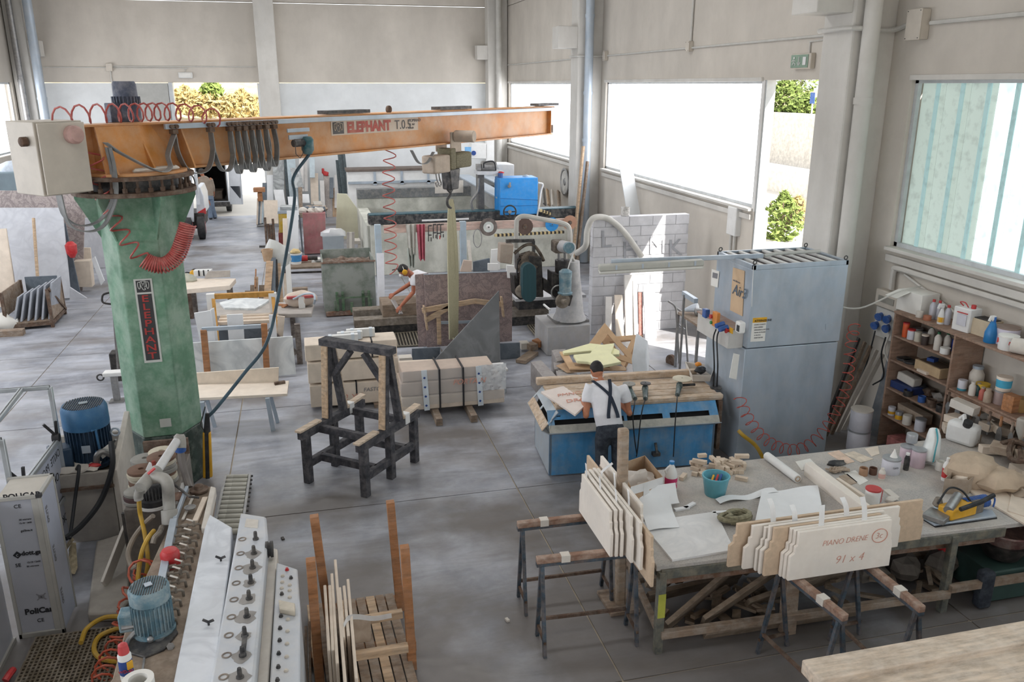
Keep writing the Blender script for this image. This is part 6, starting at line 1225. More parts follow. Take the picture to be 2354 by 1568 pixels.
# ================= tool rail with saw blades =================
yr=18.3;railm=wood('pink_timber',(206,178,166),dust=.35);bstl=M('blue_grey_steel',(168,184,196),.5,.1,.06,dust=.2)
tr_=thing('tool_rail','timber tool rail on blue-grey steel posts before the bridge saw','rack',(GY(1080,700,yr).x,yr,0))
zr_=GY(1000,522,yr).z;xr0,xr1=GY(882,520,yr).x,GY(1306,520,yr).x;part(tr_,'rail',railm,MB().box((xr0,yr,zr_-.1),(xr1,yr+.05,zr_+.08)),.006)
for px_ in(872,1066):x=GY(px_,600,yr).x;part(tr_,'post',bstl,MB().box((x-.07,yr-.01,0),(x+.07,yr+.1,zr_+.1)),.008)
def blade(lab,px_,r,m,hub,teeth=26):
 c=GY(px_[0],px_[1],yr-.06);t=thing('saw_disc',lab,'saw blade',c);pts=[]
 for k in range(teeth*2):a=pi*k/teeth;rr=r if k%2 else r*.955;pts.append(c+V((rr*math.cos(a),0,rr*math.sin(a))))
 part(t,'disc',m,MB().prism(pts,(0,.012,0)),smooth=False);part(t,'hub',hub,MB().lathe(c,[(r*.3,0),(r*.3,.008),(r*.12,.016)],18,(0,-1,0)));part(t,'arbor_nut',darks,MB().cyl(c-V((0,.012,0)),c-V((0,.035,0)),r*.09,n=6));return t,c
gry=M('blade_grey',(112,102,98),.6,.3,.1,6,dust=.3);t,c=blade('grey saw blade with pale round hub, nearest the sling',(1123,522),.205,gry,white,40);part(t,'face_plate',M('pale_face',(206,212,208),.6),MB().lathe(c,[(.12,.001),(.12,.006)],22,(0,-1,0)))
blade('dark brown toothed saw blade in middle of the tool rail',(1207,521),.19,M('blade_brown',(98,80,72),.6,.3,.1),rust);blade('bright blue toothed saw blade on the tool rail',(1269,516),.16,M('blade_blue',(52,142,208),.5,.1,.06),M('blade_blue',(52,142,208)));blade('copper-brown saw blade at the right end of rail',(1310,512),.17,M('blade_copper',(184,142,118),.5,.2,.08),rust,60)
def cloth(lab,px_,m,seed,wav=.04):
 x0,x1=GY(px_[0],px_[2],yr-.05),GY(px_[1],px_[3],yr-.05);solo('hanging_cloth',lab,'cloth',m,MB().sheet(lambda u,v:V((x0.x+(x1.x-x0.x)*(u*(1-.3*v)+.15*v),yr-.06+wav*math.sin(u*14+seed)-.03*v,x0.z+(x1.z-x0.z)*v+.03*math.sin(u*9+seed)*v)),22,12,.006),(x0.x,yr-.05,x0.z))
cloth('grey-white work cloth hanging from tool rail',(933,958,516,585),M('grey_cloth',(186,184,176),.95,0,.12,6),1);cloth('faded pink cloth hanging beside the grey cloth',(958,979,516,596),M('pink_cloth',(186,98,112),.95,0,.14,6),2);cloth('long grey-green cloth hanging below the grey cloth',(936,955,570,612),M('sage_cloth',(168,174,166),.95,0,.12,6),3)
for k,(x,y,h,lb)in enumerate(((985,525,30,'dark bar clamp hung on tool rail right of pink cloth'),(996,522,26,'second bar clamp hung on the tool rail'),(1005,522,28,'clamp with red handle hung on the tool rail'),(1013,522,24,'small clamp hung next to the crane sling'))):
 a,b=GY(x,y-6,yr-.05),GY(x,y+h,yr-.05);t=thing('bar_clamp',lb,'clamp',b);part(t,'bar',darks,MB().beam(a,b,.02,.012));part(t,'jaw',darks,MB().beam(a,a+V((.07,0,0)),.015,.03).beam(a.lerp(b,.6),a.lerp(b,.6)+V((.07,0,0)),.015,.03));part(t,'handle',redp if k==2 else darks,MB().cyl(a.lerp(b,.75)+V((.06,0,0)),a.lerp(b,1.0)+V((.06,0,0)),.012,n=6))
q=GY(1098,548,yr-.06);solo('cable_coil','coil of grey cable with blue plug hung below the rail','cable',steel,MB().tube([q+V((.1*math.cos(k*.5)*(1-.02*(k%5)),.004*(k%4),.21*math.sin(k*.5)))for k in range(52)],.008,5),q);
q=GY(920,517,yr-.08);solo('wall_pad','small dark square pad hung above the tool rail','pad',darks,MB().ob(GY(920,505,yr-.03),(.23,.04,.2)),q,bevel=.008)
xw_=GY(876,700,yr-.06);wb=GY(876,722,yr-.1);lean('white_board','tall narrow white board leaning on the left steel post','board',M('white_board',(216,218,224),.7,0,.05),(877,724),(874,582),17,.03,yr-.35,.2)
lean('stone_strip','pale thin stone strip leaning right of the right steel post','strip',offw,(1084,620),(1077,552),7,.03,yr-.3,.15)
# slabs standing behind the rose granite
for nm,lb,mat,pp_,y in(('stone_slab','pale pink rounded slab behind granite, left',pinkst,((1058,625),(1084,625),(1085,600),(1066,598)),17.5),('stone_slab','dark blue-grey slab behind granite, middle',drk,((1088,625),(1126,625),(1126,594),(1088,602)),17.6),('stone_slab','white slab standing upright behind granite, tallest',white,((1128,620),(1150,620),(1148,572),(1130,574)),17.9),('stone_box','white square box behind granite by the control box',white,((1122,622),(1146,622),(1146,606),(1122,606)),17.3),('stone_slab','white slab behind granite right end, below control box',white,((1165,640),(1185,640),(1186,612),(1165,610)),16.9)):upr(nm,lb,'slab',mat,pp_,y,.06)
# ================= bridge saw =================
bs_=thing('bridge_saw','bridge saw with bright blue gearbox on stained concrete rails','machine',(4.3,24,0));stain=M('stained_concrete',(206,206,196),.9,0,.16,1.2,dust=.6,dc=(150,152,140),dsc=1.8,bump=.15,stretch=(1,1,.4));tealr=M('rail_teal',(28,84,98),.5,.2,.1,dust=.15);rdk=M('rail_dark',(50,52,56),.6,.3,.15,dust=.3)
yf2=22.2;yr2=26.2;xf0,xf1=GY(852,520,yf2).x,7.2;zf_=GY(900,514,yf2).z;zt2=GY(900,492,yf2).z
part(bs_,'front_wall',stain,MB().box((xf0,yf2,0),(xf1,yf2+.35,zf_-.02)),.01);part(bs_,'front_rail',rdk,MB().box((xf0-.05,yf2-.06,zf_),(xf1+.2,yf2+.3,zt2-.02)),.008);part(bs_,'rail_cover',tealr,MB().box((xf0-.03,yf2-.04,zt2-.02),(xf1+.2,yf2+.34,zt2)),.004)
part(bs_,'scale_strip',white,MB().box((GY(970,507,yf2-.08).x,yf2-.075,GY(970,509,yf2-.08).z),(GY(1078,507,yf2-.08).x,yf2-.062,GY(970,506,yf2-.08).z+.01)))
xb0=GY(822,470,yr2).x;zrr=GY(900,455,yr2).z;part(bs_,'rear_wall',stain,MB().box((xb0,yr2,0),(xf1,yr2+.4,zrr)),.01);part(bs_,'rear_rail',M('rail_grey',(122,126,128),.5,.4,.15,3,dust=.4),MB().box((xb0,yr2-.04,zrr),(xf1,yr2+.3,GY(900,433,yr2).z)),.008)
part(bs_,'end_wall',stain,MB().box((xb0,yf2+.4,0),(xb0+.3,yr2,zf_-.1)),.01)
xs_,zs_=GY(1145,458,yf2+.1).x,GY(1145,458,yf2+.1).z
for k,dx in enumerate((0,.75)):part(bs_,'bridge_beam',M('bridge_grey',(146,148,150),.5,.2,.1,3,dust=.35),MB().box((xs_+dx,yf2+.1-k*.1,zs_-.4),(xs_+dx+.34,yr2+2.2,zs_+.02)),.012);part(bs_,'beam_flange',galv,MB().box((xs_+dx-.04,yf2+.1,zs_+.02),(xs_+dx+.38,yr2+2.2,zs_+.06)))
bx=lambda x,y,d=-.1:GY(x,y,yf2+d)
p0,p1=bx(1150,497),bx(1237,408);bright=M('bright_blue',(44,146,222),.45,.05,.05,3,dust=.1);ge=part(bs_,'gearbox',bright,MB().box((p0.x,yf2-.1,p0.z+.02),(p1.x,yf2+.55,p1.z)),.02,label='bright blue gearbox cover')
part(ge,'seam',M('seam_blue',(30,104,170),.6),MB().beam(bx(1150,456,-.103),bx(1237,460,-.103),.006,.012).beam(bx(1150,474,-.103),bx(1237,472,-.103),.006,.01));part(ge,'latch',steel,MB().cyl(bx(1171,428,-.1),bx(1171,428,-.2),.05,n=10).ob(bx(1172,425,-.19),(.05,.05,.13)),.006)
part(bs_,'side_panel',bright,MB().prism([bx(1137,497,.1),bx(1137,412,.4),bx(1149,412,-.05),bx(1149,497,-.05)],(.02,.05,0)));part(bs_,'handwheel',bkm,MB().tube([bx(1172,487,-.35)+V((.17*math.cos(a),0,.17*math.sin(a)))for a in[k*pi/12 for k in range(25)]],.02,7).beam(bx(1172,487,-.35)-V((.16,0,0)),bx(1172,487,-.35)+V((.16,0,0)),.03,.03).beam(bx(1172,487,-.35),bx(1171,500,-.35),.03,.03));part(bs_,'wheel_hub',steel,MB().cyl(bx(1172,487,-.42),bx(1172,487,-.1),.05,n=10))
part(bs_,'mast',M('mast_grey',(88,88,90),.5,.3,.1,dust=.2),MB().box((bx(1100,490,.3).x,yf2+.3,zt2),(bx(1114,490,.3).x,yf2+.6,bx(1100,398,.3).z)),.008);part(bs_,'motor_deck',mgrey,MB().prism([bx(1098,394,.2),bx(1158,394,.2),bx(1158,402,.2),bx(1098,402,.2)],(0,.5,0)));part(bs_,'deck_motor',steel,MB().cyl(bx(1106,381,.4),bx(1140,383,.4),.13,n=16).ob(bx(1100,384,.4),(.12,.2,.16)),.01)
part(bs_,'deck_cable',cabk,MB().tube(spline([bx(1112,386,.2),bx(1114,374,.2),bx(1135,372,.2),bx(1140,392,.2)],5),.02,6));part(bs_,'hanging_cable',steel,MB().tube(spline([bx(1100,410,.2),bx(1098,440,.2),bx(1084,462,.2),bx(1086,480,.2),bx(1092,486,.2)],5),.03,6));part(bs_,'side_cable',white,MB().tube(spline([bx(1237,420,-.05),bx(1248,424,-.05),bx(1244,440,-.05),bx(1240,470,-.1),bx(1235,496,-.1)],5),.025,6))
ech=M('chain_cream',(206,186,138),.6,0,.1)
for a,b,n_ in(((1140,541),(1298,533),34),((1243,484),(1300,505),18)):
 A_,B_=bx(a[0],a[1],-.25),bx(b[0],b[1],-.25 if n_>20 else .4)
 for k in range(n_):part(bs_,'chain_link',ech if k%2==0 else bkm,MB().ob(A_.lerp(B_,k/n_),(.07,.1,.07)),.004)
part(bs_,'deck_bottle',M('deck_blue',(52,84,140),.4),MB().cyl(bx(1150,408,.1),bx(1150,398,.1),.07,n=10));part(bs_,'deck_parts',redp,MB().ball(bx(1152,397,.2),.06,(1.4,.8,.6),10,.4));part(bs_,'deck_light',galv,MB().ball(bx(1208,407,.3),.1,(1,.8,.7),12))
up_=GY(1030,430,yr2-.1);upr('stone_slab','grey-white slab resting on the rear rail of bridge saw','slab',offw,((1000,445),(1065,443),(1065,415),(1000,417)),yr2-.06,.05)
# far machine, second machine
fm2=thing('far_machine','long white machine bed with dark top edge by the back wall','machine',(2.6,30,0));y=30.2;a,b=GY(800,420,y),GY(1010,385,y);part(fm2,'bed',white,MB().box((a.x,y,0),(b.x,y+.8,b.z-.08)),.01);part(fm2,'top_edge',M('brown_edge',(112,100,92),.7,.1,.15),MB().box((a.x-.05,y-.05,b.z-.08),(b.x,y+.85,b.z)),.006)
for k in range(4):x=a.x+.9+k*.95;part(fm2,'clamp_lug',galv,MB().box((x,y-.06,b.z-.5),(x+.08,y,b.z-.1)).cyl((x+.04,y-.1,b.z-.5),(x+.04,y,b.z-.5),.07,n=8))
part(fm2,'trough',galv,MB().box((a.x,y-.1,b.z-.5),(b.x,y-.02,b.z-.42)))
fm3=thing('white_cutter','white cutting machine head with a blue badge in far corner','machine',(6.0,30.5,0));y=28.6;part(fm3,'cabinet',white,MB().prism([GY(1138,378,y),GY(1180,378,y),GY(1180,480,y),GY(1138,480,y)],(0,1,0)),.02);part(fm3,'carriage',white,MB().prism([GY(1075,365,y),GY(1120,365,y),GY(1120,330,y),GY(1085,330,y)],(0,.5,0)),.02)
part(fm3,'blue_panel',M('panel_light_blue',(120,176,222),.5),MB().prism([GY(1069,362,y-.05),GY(1083,362,y-.05),GY(1083,338,y-.05),GY(1069,338,y-.05)],(0,.06,0)));part(fm3,'badge',inkblue,MB().lathe(GY(1089,352,y-.01),[(.08,0),(.08,.01)],14,(0,-1,0)));part(fm3,'post',white,MB().prism([GY(1118,378,y),GY(1136,378,y),GY(1136,322,y),GY(1118,322,y)],(0,.2,0)))
part(fm3,'housing',mgrey,MB().prism([GY(1160,420,y-1),GY(1182,420,y-1),GY(1182,378,y-1),GY(1142,378,y-1)],(0,.8,0)),.02)
part(fm3,'spindle_plate',galv,MB().prism([GY(1008,400,y-.3),GY(1024,400,y-.3),GY(1024,375,y-.3),GY(1008,375,y-.3)],(0,.1,0)))
# right wall: wheel drawing and planks leaning in the window bay
q=GX(1299,418,R_-.06);wh=thing('iron_hoop','grey wheel rim hung on right wall beyond the far column','wheel',q);part(wh,'rim',steel,MB().lathe(q,[(.4,0),(.44,.03),(.38,.04),(.34,.01)],28,(-1,0,0)));part(wh,'face',M('wheel_pale',(196,194,188),.7),MB().lathe(q,[(.36,.0),(.36,.015)],24,(-1,0,0)));part(wh,'hub',steel,MB().lathe(q,[(.12,.015),(.1,.04)],16,(-1,0,0)))
for k,(x,yb_,xt,yt_,m)in enumerate(((1340,520,1366,352,lumb),(1352,525,1374,390,lumd),(1252,470,1248,432,steel),(1262,472,1258,436,lumb),(1272,474,1270,438,offw),(1286,478,1284,440,lumd))):
 y_=22.3 if k<2 else 27.5;a=GX(x,yb_,R_-.6 if k<2 else R_-.5);b=GX(xt,yt_,R_-.14);solo('leaning_plank',('long pale plank leaning beside the far column','greyer plank leaning behind the long pale plank','dark metal bar leaning on wall right of the blue gearbox','short tan plank leaning on wall right of blue gearbox','short white slat leaning on the wall near wheel rim','short grey slat leaning just below the wheel rim')[k],'plank',m,MB().beam(V((7.15+.12*k,21.9,0))if k<2 else a,V((7.5+.1*k,22.2-.1*k,(3.3,2.9)[k]))if k<2 else b,.05 if k<2 else .12,.14 if k<2 else .05,(0,1,0)),a)
 # second worker, bent over the saw bed
w2_=thing('person','worker bent over saw bed in white T-shirt with yellow ear defenders','person',(2.2,16.9,0));Yw=16.55
hd=GY(929,622,Yw);sh_=GY(953,640,Yw);sh2=GY(952,632,Yw+.4);el1=GY(950,672,Yw-.02);hn1=GY(921,704,Yw-.12);el2=GY(943,652,Yw+.42);hn2=GY(906,676,Yw+.25)
chest=(sh_+sh2)/2;pelv=chest+V((.5,.3,-.25));pelv.z=max(.88,pelv.z);kn2=V((pelv.x+.02,pelv.y,.48))
bd=MB();xh_,uh_=head(bd,hd,(-.55,0,-.8),(-.5,-.1,.85),1.05);limb(bd,[chest+V((-.02,0,.0)),hd+V((.06,0,-.02))],[.075,.06]);loft(bd,[(pelv,V((0,.15,0)),V((.05,0,.1))),(pelv.lerp(chest,.5),V((0,.15,0)),V((.05,0,.1))),(chest,V((0,.18,0)),V((.05,0,.1)))])
limb(bd,[sh_,sh_.lerp(el1,.5),el1,el1.lerp(hn1,.5),hn1],[.06,.052,.045,.043,.03]);limb(bd,[sh2,sh2.lerp(el2,.5),el2,el2.lerp(hn2,.5),hn2],[.06,.052,.045,.043,.03]);hand(bd,hn1,hn1-el1,(-.3,-.6,.6),1.1,.5,1);hand(bd,hn2,hn2-el2,(0,-.6,.7),1.1,.8,-1)
remesh(part(w2_,'body',M('tanned_skin',(164,100,74),.6,0,.08,9),bd),.009,3)
ts=MB();loft(ts,[(pelv+V((0,0,.02)),V((0,.19,0)),V((.07,0,.13))),(pelv.lerp(chest,.5),V((0,.19,0)),V((.08,0,.14))),(chest,V((0,.24,0)),V((.08,0,.14))),(chest+V((-.07,0,.02)),V((0,.13,0)),V((.05,0,.09)))],20)
for s_,e_ in((sh_,el1),(sh2,el2)):m_=s_.lerp(e_,.5);ts.tube([s_.lerp(chest,.4),s_,s_.lerp(m_,.5),m_],0,12,[.08,.088,.085,.08])
remesh(part(w2_,'t_shirt',tshirt,ts),.015,4)
tt=MB();loft(tt,[(pelv,V((0,.19,0)),V((.13,0,.06))),(pelv-V((0,0,.14)),V((0,.19,0)),V((.13,0,0)))],18)
for k in(-1,1):tt.tube([pelv+V((0,.09*k,-.05)),V((kn2.x-.03,pelv.y+.1*k,.48)),V((pelv.x+.03,pelv.y+.1*k,.04))],0,14,[.11,.085,.085])
remesh(part(w2_,'trousers',navy,tt),.016,4)
for k in(-1,1):part(w2_,'shoe',black,MB().ob((pelv.x-.03,pelv.y+.1*k,.04),(.27,.1,.08)),.02)
hair(w2_,hd,(-.55,0,-.8),(-.5,-.1,.85),1.07)
eq=hd+V((.0,-.095,-.01));part(w2_,'ear_cup',yellow,MB().lathe(eq,[(.05,0),(.055,.015),(.05,.045),(.02,.055)],16,(0,-1,0)),label='yellow ear defender cup');part(w2_,'ear_cup',yellow,MB().lathe(hd+V((0,.095,-.01)),[(.05,0),(.055,.015),(.05,.045)],16,(0,1,0)))
part(w2_,'headband',white,MB().tube([hd+V((-.05*math.sin(a),-.1*math.cos(a),.13*math.sin(a)))for a in[pi*k/12 for k in range(13)]],.007,5));part(w2_,'mask',white,MB().ball(hd+V((-.06,-.0,-.09)),.055,(.9,.9,.8),10));part(w2_,'visor',bkm,MB().tube([hd+V((-.07,-.05,.05)),hd+V((-.16,-.02,.04)),hd+V((-.24,0,.02))],.012,5))
q=hn1.lerp(hn2,.5)+V((-.03,0,-.08));solo('stone_piece','grey stone strip tilted under the hands of bent worker','stone piece',sq,MB().beam(GY(903,690,Yw+.1),GY(922,722,Yw-.15),.1,.03,(.6,-.5,.6)),q)
# ================= tables and racks left of centre =================
marble=stone('grey_white_marble',(218,222,222),(166,172,176),1.3,.35,.6);wmar=M('white_marble',(230,232,234),.5,0,.03);conct=M('concrete_top',(172,166,160),.85,0,.1,5,dust=.4,bump=.2);legm=wood('grey_leg',(112,102,96),dust=.5)
# bench with stone seat
ybn=12.0;z_s=GR(655,905,G(628,990)).z;P_=[G(x,y,z_s)for x,y in((436,916),(660,905),(664,875),(436,884))]
bt=thing('stone_bench','cream stone slab on steel trestles, with an upright back slab','bench',(P_[0]+P_[2])/2*1);part(bt,'seat_slab',cream,MB().prism(P_,(0,0,-.04)),.004)
solo('stone_slab','upright cream slab standing on the stone bench','slab',creamd,MB().prism([GR(448,908-18,P_[3]*1),GR(640,877,P_[2]),GR(641,845,P_[2]),GR(447,858,P_[3])],(0,.03,0)),P_[2].lerp(P_[3],.5),bevel=.003)
for x,y in((628,990),(480,1000)):
 q=G(x,y);part(bt,'leg',galv,MB().beam(q,V((q.x-.04,q.y+.0,z_s-.04)),.06,.06).beam(q+V((.06,.3,0)),V((q.x-.02,q.y+.3,z_s-.04)),.05,.05));part(bt,'cross_rail',galv,MB().beam(V((q.x-.04,q.y-.02,z_s-.07)),V((q.x-.04,q.y+.34,z_s-.07)),.06,.05))
solo('hose_nozzle','small brown clip lying on the stone bench end','clip',rust,MB().ob(G(643,880,z_s+.02),(.16,.05,.04),.3),G(643,880,z_s))
# marble slab on timber rack
ym=14.35;mb_=[GY(x,y,ym)for x,y in((430,872),(681,862),(672,778),(428,794))];mb_[0].z=mb_[1].z=.04;mb_[2].y+=.12;mb_[3].y+=.12
solo('marble_slab','large grey-veined marble slab leaning on a timber rack','slab',marble,MB().prism(mb_,(0,.03,.002)),(mb_[0]+mb_[1])/2,bevel=.003)
rk=thing('timber_rack','timber post rack with grey top bar holding the marble slab','rack',(-1,ym,0))
for a,b in(((478,868),(468,758)),((614,862),(607,744))):part(rk,'post',lumo,MB().beam(GY(a[0],a[1],ym-.1),GY(b[0],b[1],ym-.02),.1,.09,(0,1,0)),.004)
part(rk,'top_bar',galv,MB().beam(GY(464,757,ym-.02),GY(610,749,ym-.02),.06,.06))
for x in(470,610):q=GY(x,870,ym);part(rk,'foot',lumd,MB().beam((q.x,ym-.2,.03),(q.x,ym+1.2,.03),.1,.06))
yk=15.0
yr_=thing('yellow_rack','rusty yellow steel stone rack with white slabs','rack',(-1.3,yk+.5,0));ocr=M('rusty_yellow',(196,146,66),.6,.1,.2,9,dust=.3,dc=(160,120,90))
for(a,b)in(((502,800),(490,682)),((640,800),(627,678))):q0,q1=GY(a[0],a[1],yk),GY(b[0],b[1],yk+.5);q0.z=max(.0,q0.z);part(yr_,'post',ocr,MB().beam(q0,q1,.06,.06));
part(yr_,'top_bar',ocr,MB().beam(GY(484,682,yk+.5),GY(630,675,yk+.5),.08,.09));part(yr_,'base_rail',ocr,MB().beam(GY(502,808,yk),GY(640,800,yk),.06,.06));part(yr_,'foot_block',white,MB().ob(GY(486,700,yk+.5),(.14,.1,.4)));part(yr_,'foot_block',white,MB().ob(GY(628,695,yk+.5),(.14,.1,.36)))
upr('marble_strip','wide white marble strip standing at left of yellow rack','slab',wmar,((462,796),(497,792),(484,714),(446,720)),yk-.2);upr('marble_strip','narrower white strip right behind the wide left strip','slab',wmar,((490,792),(502,790),(492,708),(483,712)),yk-.05);upr('marble_strip','white marble strip standing in the middle of yellow rack','slab',wmar,((526,786),(562,783),(558,722),(521,724)),yk-.15)
upr('marble_strip','white strip leaning at right post of the yellow rack','slab',wmar,((622,782),(637,780),(634,724),(618,724)),yk-.1);upr('stone_slab','cream slab leaning at right behind white strip','slab',cream,((636,780),(650,778),(655,728),(638,726)),yk+.1)
for k in range(3):upr('stone_bar',('lowest long beige bar lying behind white strips','middle long beige bar lying behind white strips','top long beige bar lying behind white strips')[k],'bar',creamd,((500+3*k,748-7*k),(640,742-7*k),(640,735-7*k),(500+3*k,741-7*k)),yk+.25+.1*k,.1)
upr('stone_slab','dark slate slabs bundle behind the white strips, low','slab',drk,((503,800),(606,795),(606,748),(503,752)),yk+.3,.2)
# concrete-topped table with torn bag
zt3=.84;t3=thing('work_table','concrete-topped table with dark legs behind the yellow rack','table',(-.7,15.9,0));P_=[G(x,y,zt3)for x,y in((486,726),(716,720),(722,694),(490,696))];part(t3,'top',conct,MB().prism(P_,(0,0,-.08)),.01)
for x,y in((690,836),(676,775),(500,800)):q=G(x,y);part(t3,'leg',legm,MB().beam(q,q+V((0,0,zt3-.08)),.1,.1));
part(t3,'side_panel',legm,MB().prism([G(662,720,zt3-.1),G(686,720,zt3-.1),G(686,720,.15),G(662,720,.15)],(0,.6,0)));part(t3,'brace',legm,MB().beam(G(690,836)+V((-.05,0,.2)),G(690,836)+V((-.5,0,.7)),.05,.08))
flat('marble_piece','broken grey-white marble piece on concrete-topped table','slab',marble,[(505,700),(516,712),(587,714),(608,702),(622,692),(545,688)],zt3,.04)
bg_=thing('cement_bag','torn red and white paper bag with a steel clamp on table','bag',G(690,712,zt3));q=G(692,704,zt3);part(bg_,'sack',M('sack_paper',(206,190,176),.9,0,.1,5,dust=.3),MB().ball(q+V((0,0,.14)),.26,(1.2,.7,.6),14,.25,4));part(bg_,'red_band',M('sack_red',(190,92,92),.9,0,.12),MB().ob(q+V((0,-.16,.22)),(.5,.06,.05),.05),.01);part(bg_,'tape',white,MB().ob(q+V((.02,-.17,.12)),(.12,.04,.24),.05),.01)
solo('bar_clamp','bright steel clamp lying over the torn bag','clamp',galv,MB().tube(spline([G(674,688,zt3+.2),G(700,676,zt3+.3),G(720,676,zt3+.3),G(724,688,zt3+.24),G(722,698,zt3+.1)],5),.022,6),G(700,680,zt3+.25));solo('wood_scrap','small pile of brown wood scraps left of torn bag','scrap',lumo,MB().beam(G(650,706,zt3+.02),G(672,694,zt3+.06),.07,.02).beam(G(640,700,zt3+.02),G(660,702,zt3+.03),.05,.03),G(655,700,zt3));solo('timber_block','dark timber block behind the clamp','block',plank,MB().ob(G(690,668,zt3+.05),(.3,.12,.12)),G(690,668,zt3))
# table behind the pillar
zt4=.85;t4=thing('work_table','white stone-topped table right of the green pillar','table',(-2.2,18.6,0));P_=[G(x,y,zt4)for x,y in((395,668),(528,656),(542,640),(400,640))];part(t4,'top',cream,MB().prism(P_,(0,0,-.1)),.008)
for x,y in((524,690),(430,775),(437,690)):q=G(x,y);q=V((G(x,655,zt4-.1).x,G(x,655,zt4-.1).y+(0 if y>700 else .3),0));part(t4,'leg',rust if y>700 else legm,MB().beam(q,q+V((0,0,zt4-.1)),.12,.12))
part(t4,'side_panel',galv,MB().prism([G(426,672,zt4-.12),G(446,668,zt4-.12),G(446,668,.1),G(426,672,.1)],(0,.3,0)))
upr('stone_slab','grey slab standing on edge on the stone-topped table','slab',conct,((470,640),(529,637),(529,622),(478,624)),G(500,640,zt4).y,.04);
q=G(440,628,zt4+.05);ed=thing('ear_defenders','yellow and black ear defenders on the stone-topped table','ear defenders',q);part(ed,'cup',yellow,MB().lathe(q+V((.04,-.05,0)),[(.07,0),(.08,.02),(.07,.06)],14,(.4,-1,.2)));part(ed,'cup',black,MB().lathe(q+V((.06,.04,0)),[(.07,0),(.09,.02),(.09,.04)],14,(.4,-1,.2)));part(ed,'band',black,MB().tube(spline([q,q+V((-.1,0,.02)),q+V((-.16,.05,-.02))],4),.015,5))
q=G(468,634,zt4);bx_=thing('white_block','white slotted block on the stone-topped table','block',q);part(bx_,'block',white,MB().ob(q+V((0,0,.07)),(.38,.16,.14),-.1),.01);
for k in range(3):part(bx_,'dark_slot',ink,MB().ob(q+V((-.08+.1*k,-.075,.08)),(.025,.04,.12),-.1))
solo('rag','pale crumpled rag on the stone-topped table by pillar','rag',M('sage_rag',(176,176,162),.95,0,.15,7),MB().ball(G(425,640,zt4+.06),.2,(1.2,.8,.55),14,.55,7),G(425,640,zt4))
# leaning slab cluster
ylc=19.0;wood_c=wood('warm_timber',(190,160,130),dust=.3)
lst=[('leaning slab cluster: tall cream board at left',(612,714),(620,600),16,wood_c),('dark grey board in leaning cluster, second from left',(626,716),(627,592),14,drk),('thin black board in the leaning cluster',(640,716),(634,596),7,bkm),('orange-brown board in leaning cluster, middle',(648,716),(640,605),10,wood_c),('white-edged board in the leaning cluster',(650,714),(644,612),12,wmar),('grey tan board in leaning cluster',(656,712),(652,628),16,creamd),('tall white board at right of leaning cluster',(668,708),(661,596),12,white),('short timber offcut standing at front of leaning cluster',(588,716),(589,636),9,wood_c),('second timber offcut in front of leaning cluster',(602,716),(602,655),14,lumd),('low dark timber block at foot of cluster',(570,716),(572,668),18,plank),('short pale offcut at the foot of leaning cluster',(580,716),(580,655),10,lumd),('thin splinter of wood standing at cluster front',(587,660),(588,618),3,lumo)]
for k,(lb,pb,pt,wd,m)in enumerate(lst):lean('leaning_board',lb.replace('leaning slab cluster: ',''),'board',m,pb,pt,wd,.05,ylc-.6+.06*k,.5)
solo('plastic_sheet','crumpled clear sheeting over the leaning cluster','sheeting',clear('cloudy_sheet',(214,216,212),.7,.3),MB().ball(GY(640,590,ylc+.3),.32,(.9,.7,1.1),14,.6,12),GY(640,600,ylc));solo('cardboard_tube','short brown tube on top of leaning cluster','tube',card,MB().lathe(GY(616,600,ylc),[(.09,0),(.13,.26),(.1,.26),(.08,.05)],14),GY(616,600,ylc))
# table with bucket
zt5=.85;t5=thing('work_table','dark timber table with a bucket in front of tool shelves','table',(-.1,20,0));P_=[G(x,y,zt5)for x,y in((655,615),(742,612),(742,592),(660,594))];part(t5,'top',plank,MB().prism(P_,(0,0,-.05)),.004);part(t5,'frame_rail',bkm,MB().beam(P_[0]-V((0,0,.13)),P_[1]-V((0,0,.13)),.04,.04))
for k in(0,1,2):q=P_[k]*1;q.z=0;part(t5,'leg',rust,MB().beam(q,q+V((0,0,zt5-.05)),.08,.08))
q=G(681,606,zt5);bk_=thing('bucket','white and blue printed bucket of gloves on the timber table','bucket',q);part(bk_,'body',white,MB().lathe(q,[(.12,0),(.15,.26),(.135,.26),(.11,.03)],18));part(bk_,'blue_print',M('print_light_blue',(70,140,196),.5),MB().lathe(q,[(.128,.06),(.147,.22)],18,cap=False));part(bk_,'gloves',M('cream_glove',(214,190,140),.9,0,.12),MB().ball(q+V((0,0,.28)),.12,(1,1,.6),12,.4,2));part(bk_,'handle',white,MB().tube([q+V((.15*math.cos(a),-.02,.2-.1*math.sin(a)*.3))for a in[pi*k/8 for k in range(9)]],.008,5))
q=G(706,602,zt5);gd_=thing('grinder','red and black angle grinder lying right of the bucket','grinder',q);part(gd_,'body',bkm,MB().tube([q+V((.25,0,.08)),q+V((.02,0,.09))],.05,10));part(gd_,'motor',redp,MB().tube([q+V((.02,0,.09)),q+V((-.14,0,.09))],.07,12));part(gd_,'disc',steel,MB().lathe(q+V((.28,-.03,.03)),[(.11,0),(.11,.012)],18))
flat('paper_sheet','white paper with dark tool on timber table right','paper',paper,[(716,604),(740,602),(738,592),(718,592)],zt5,.006)
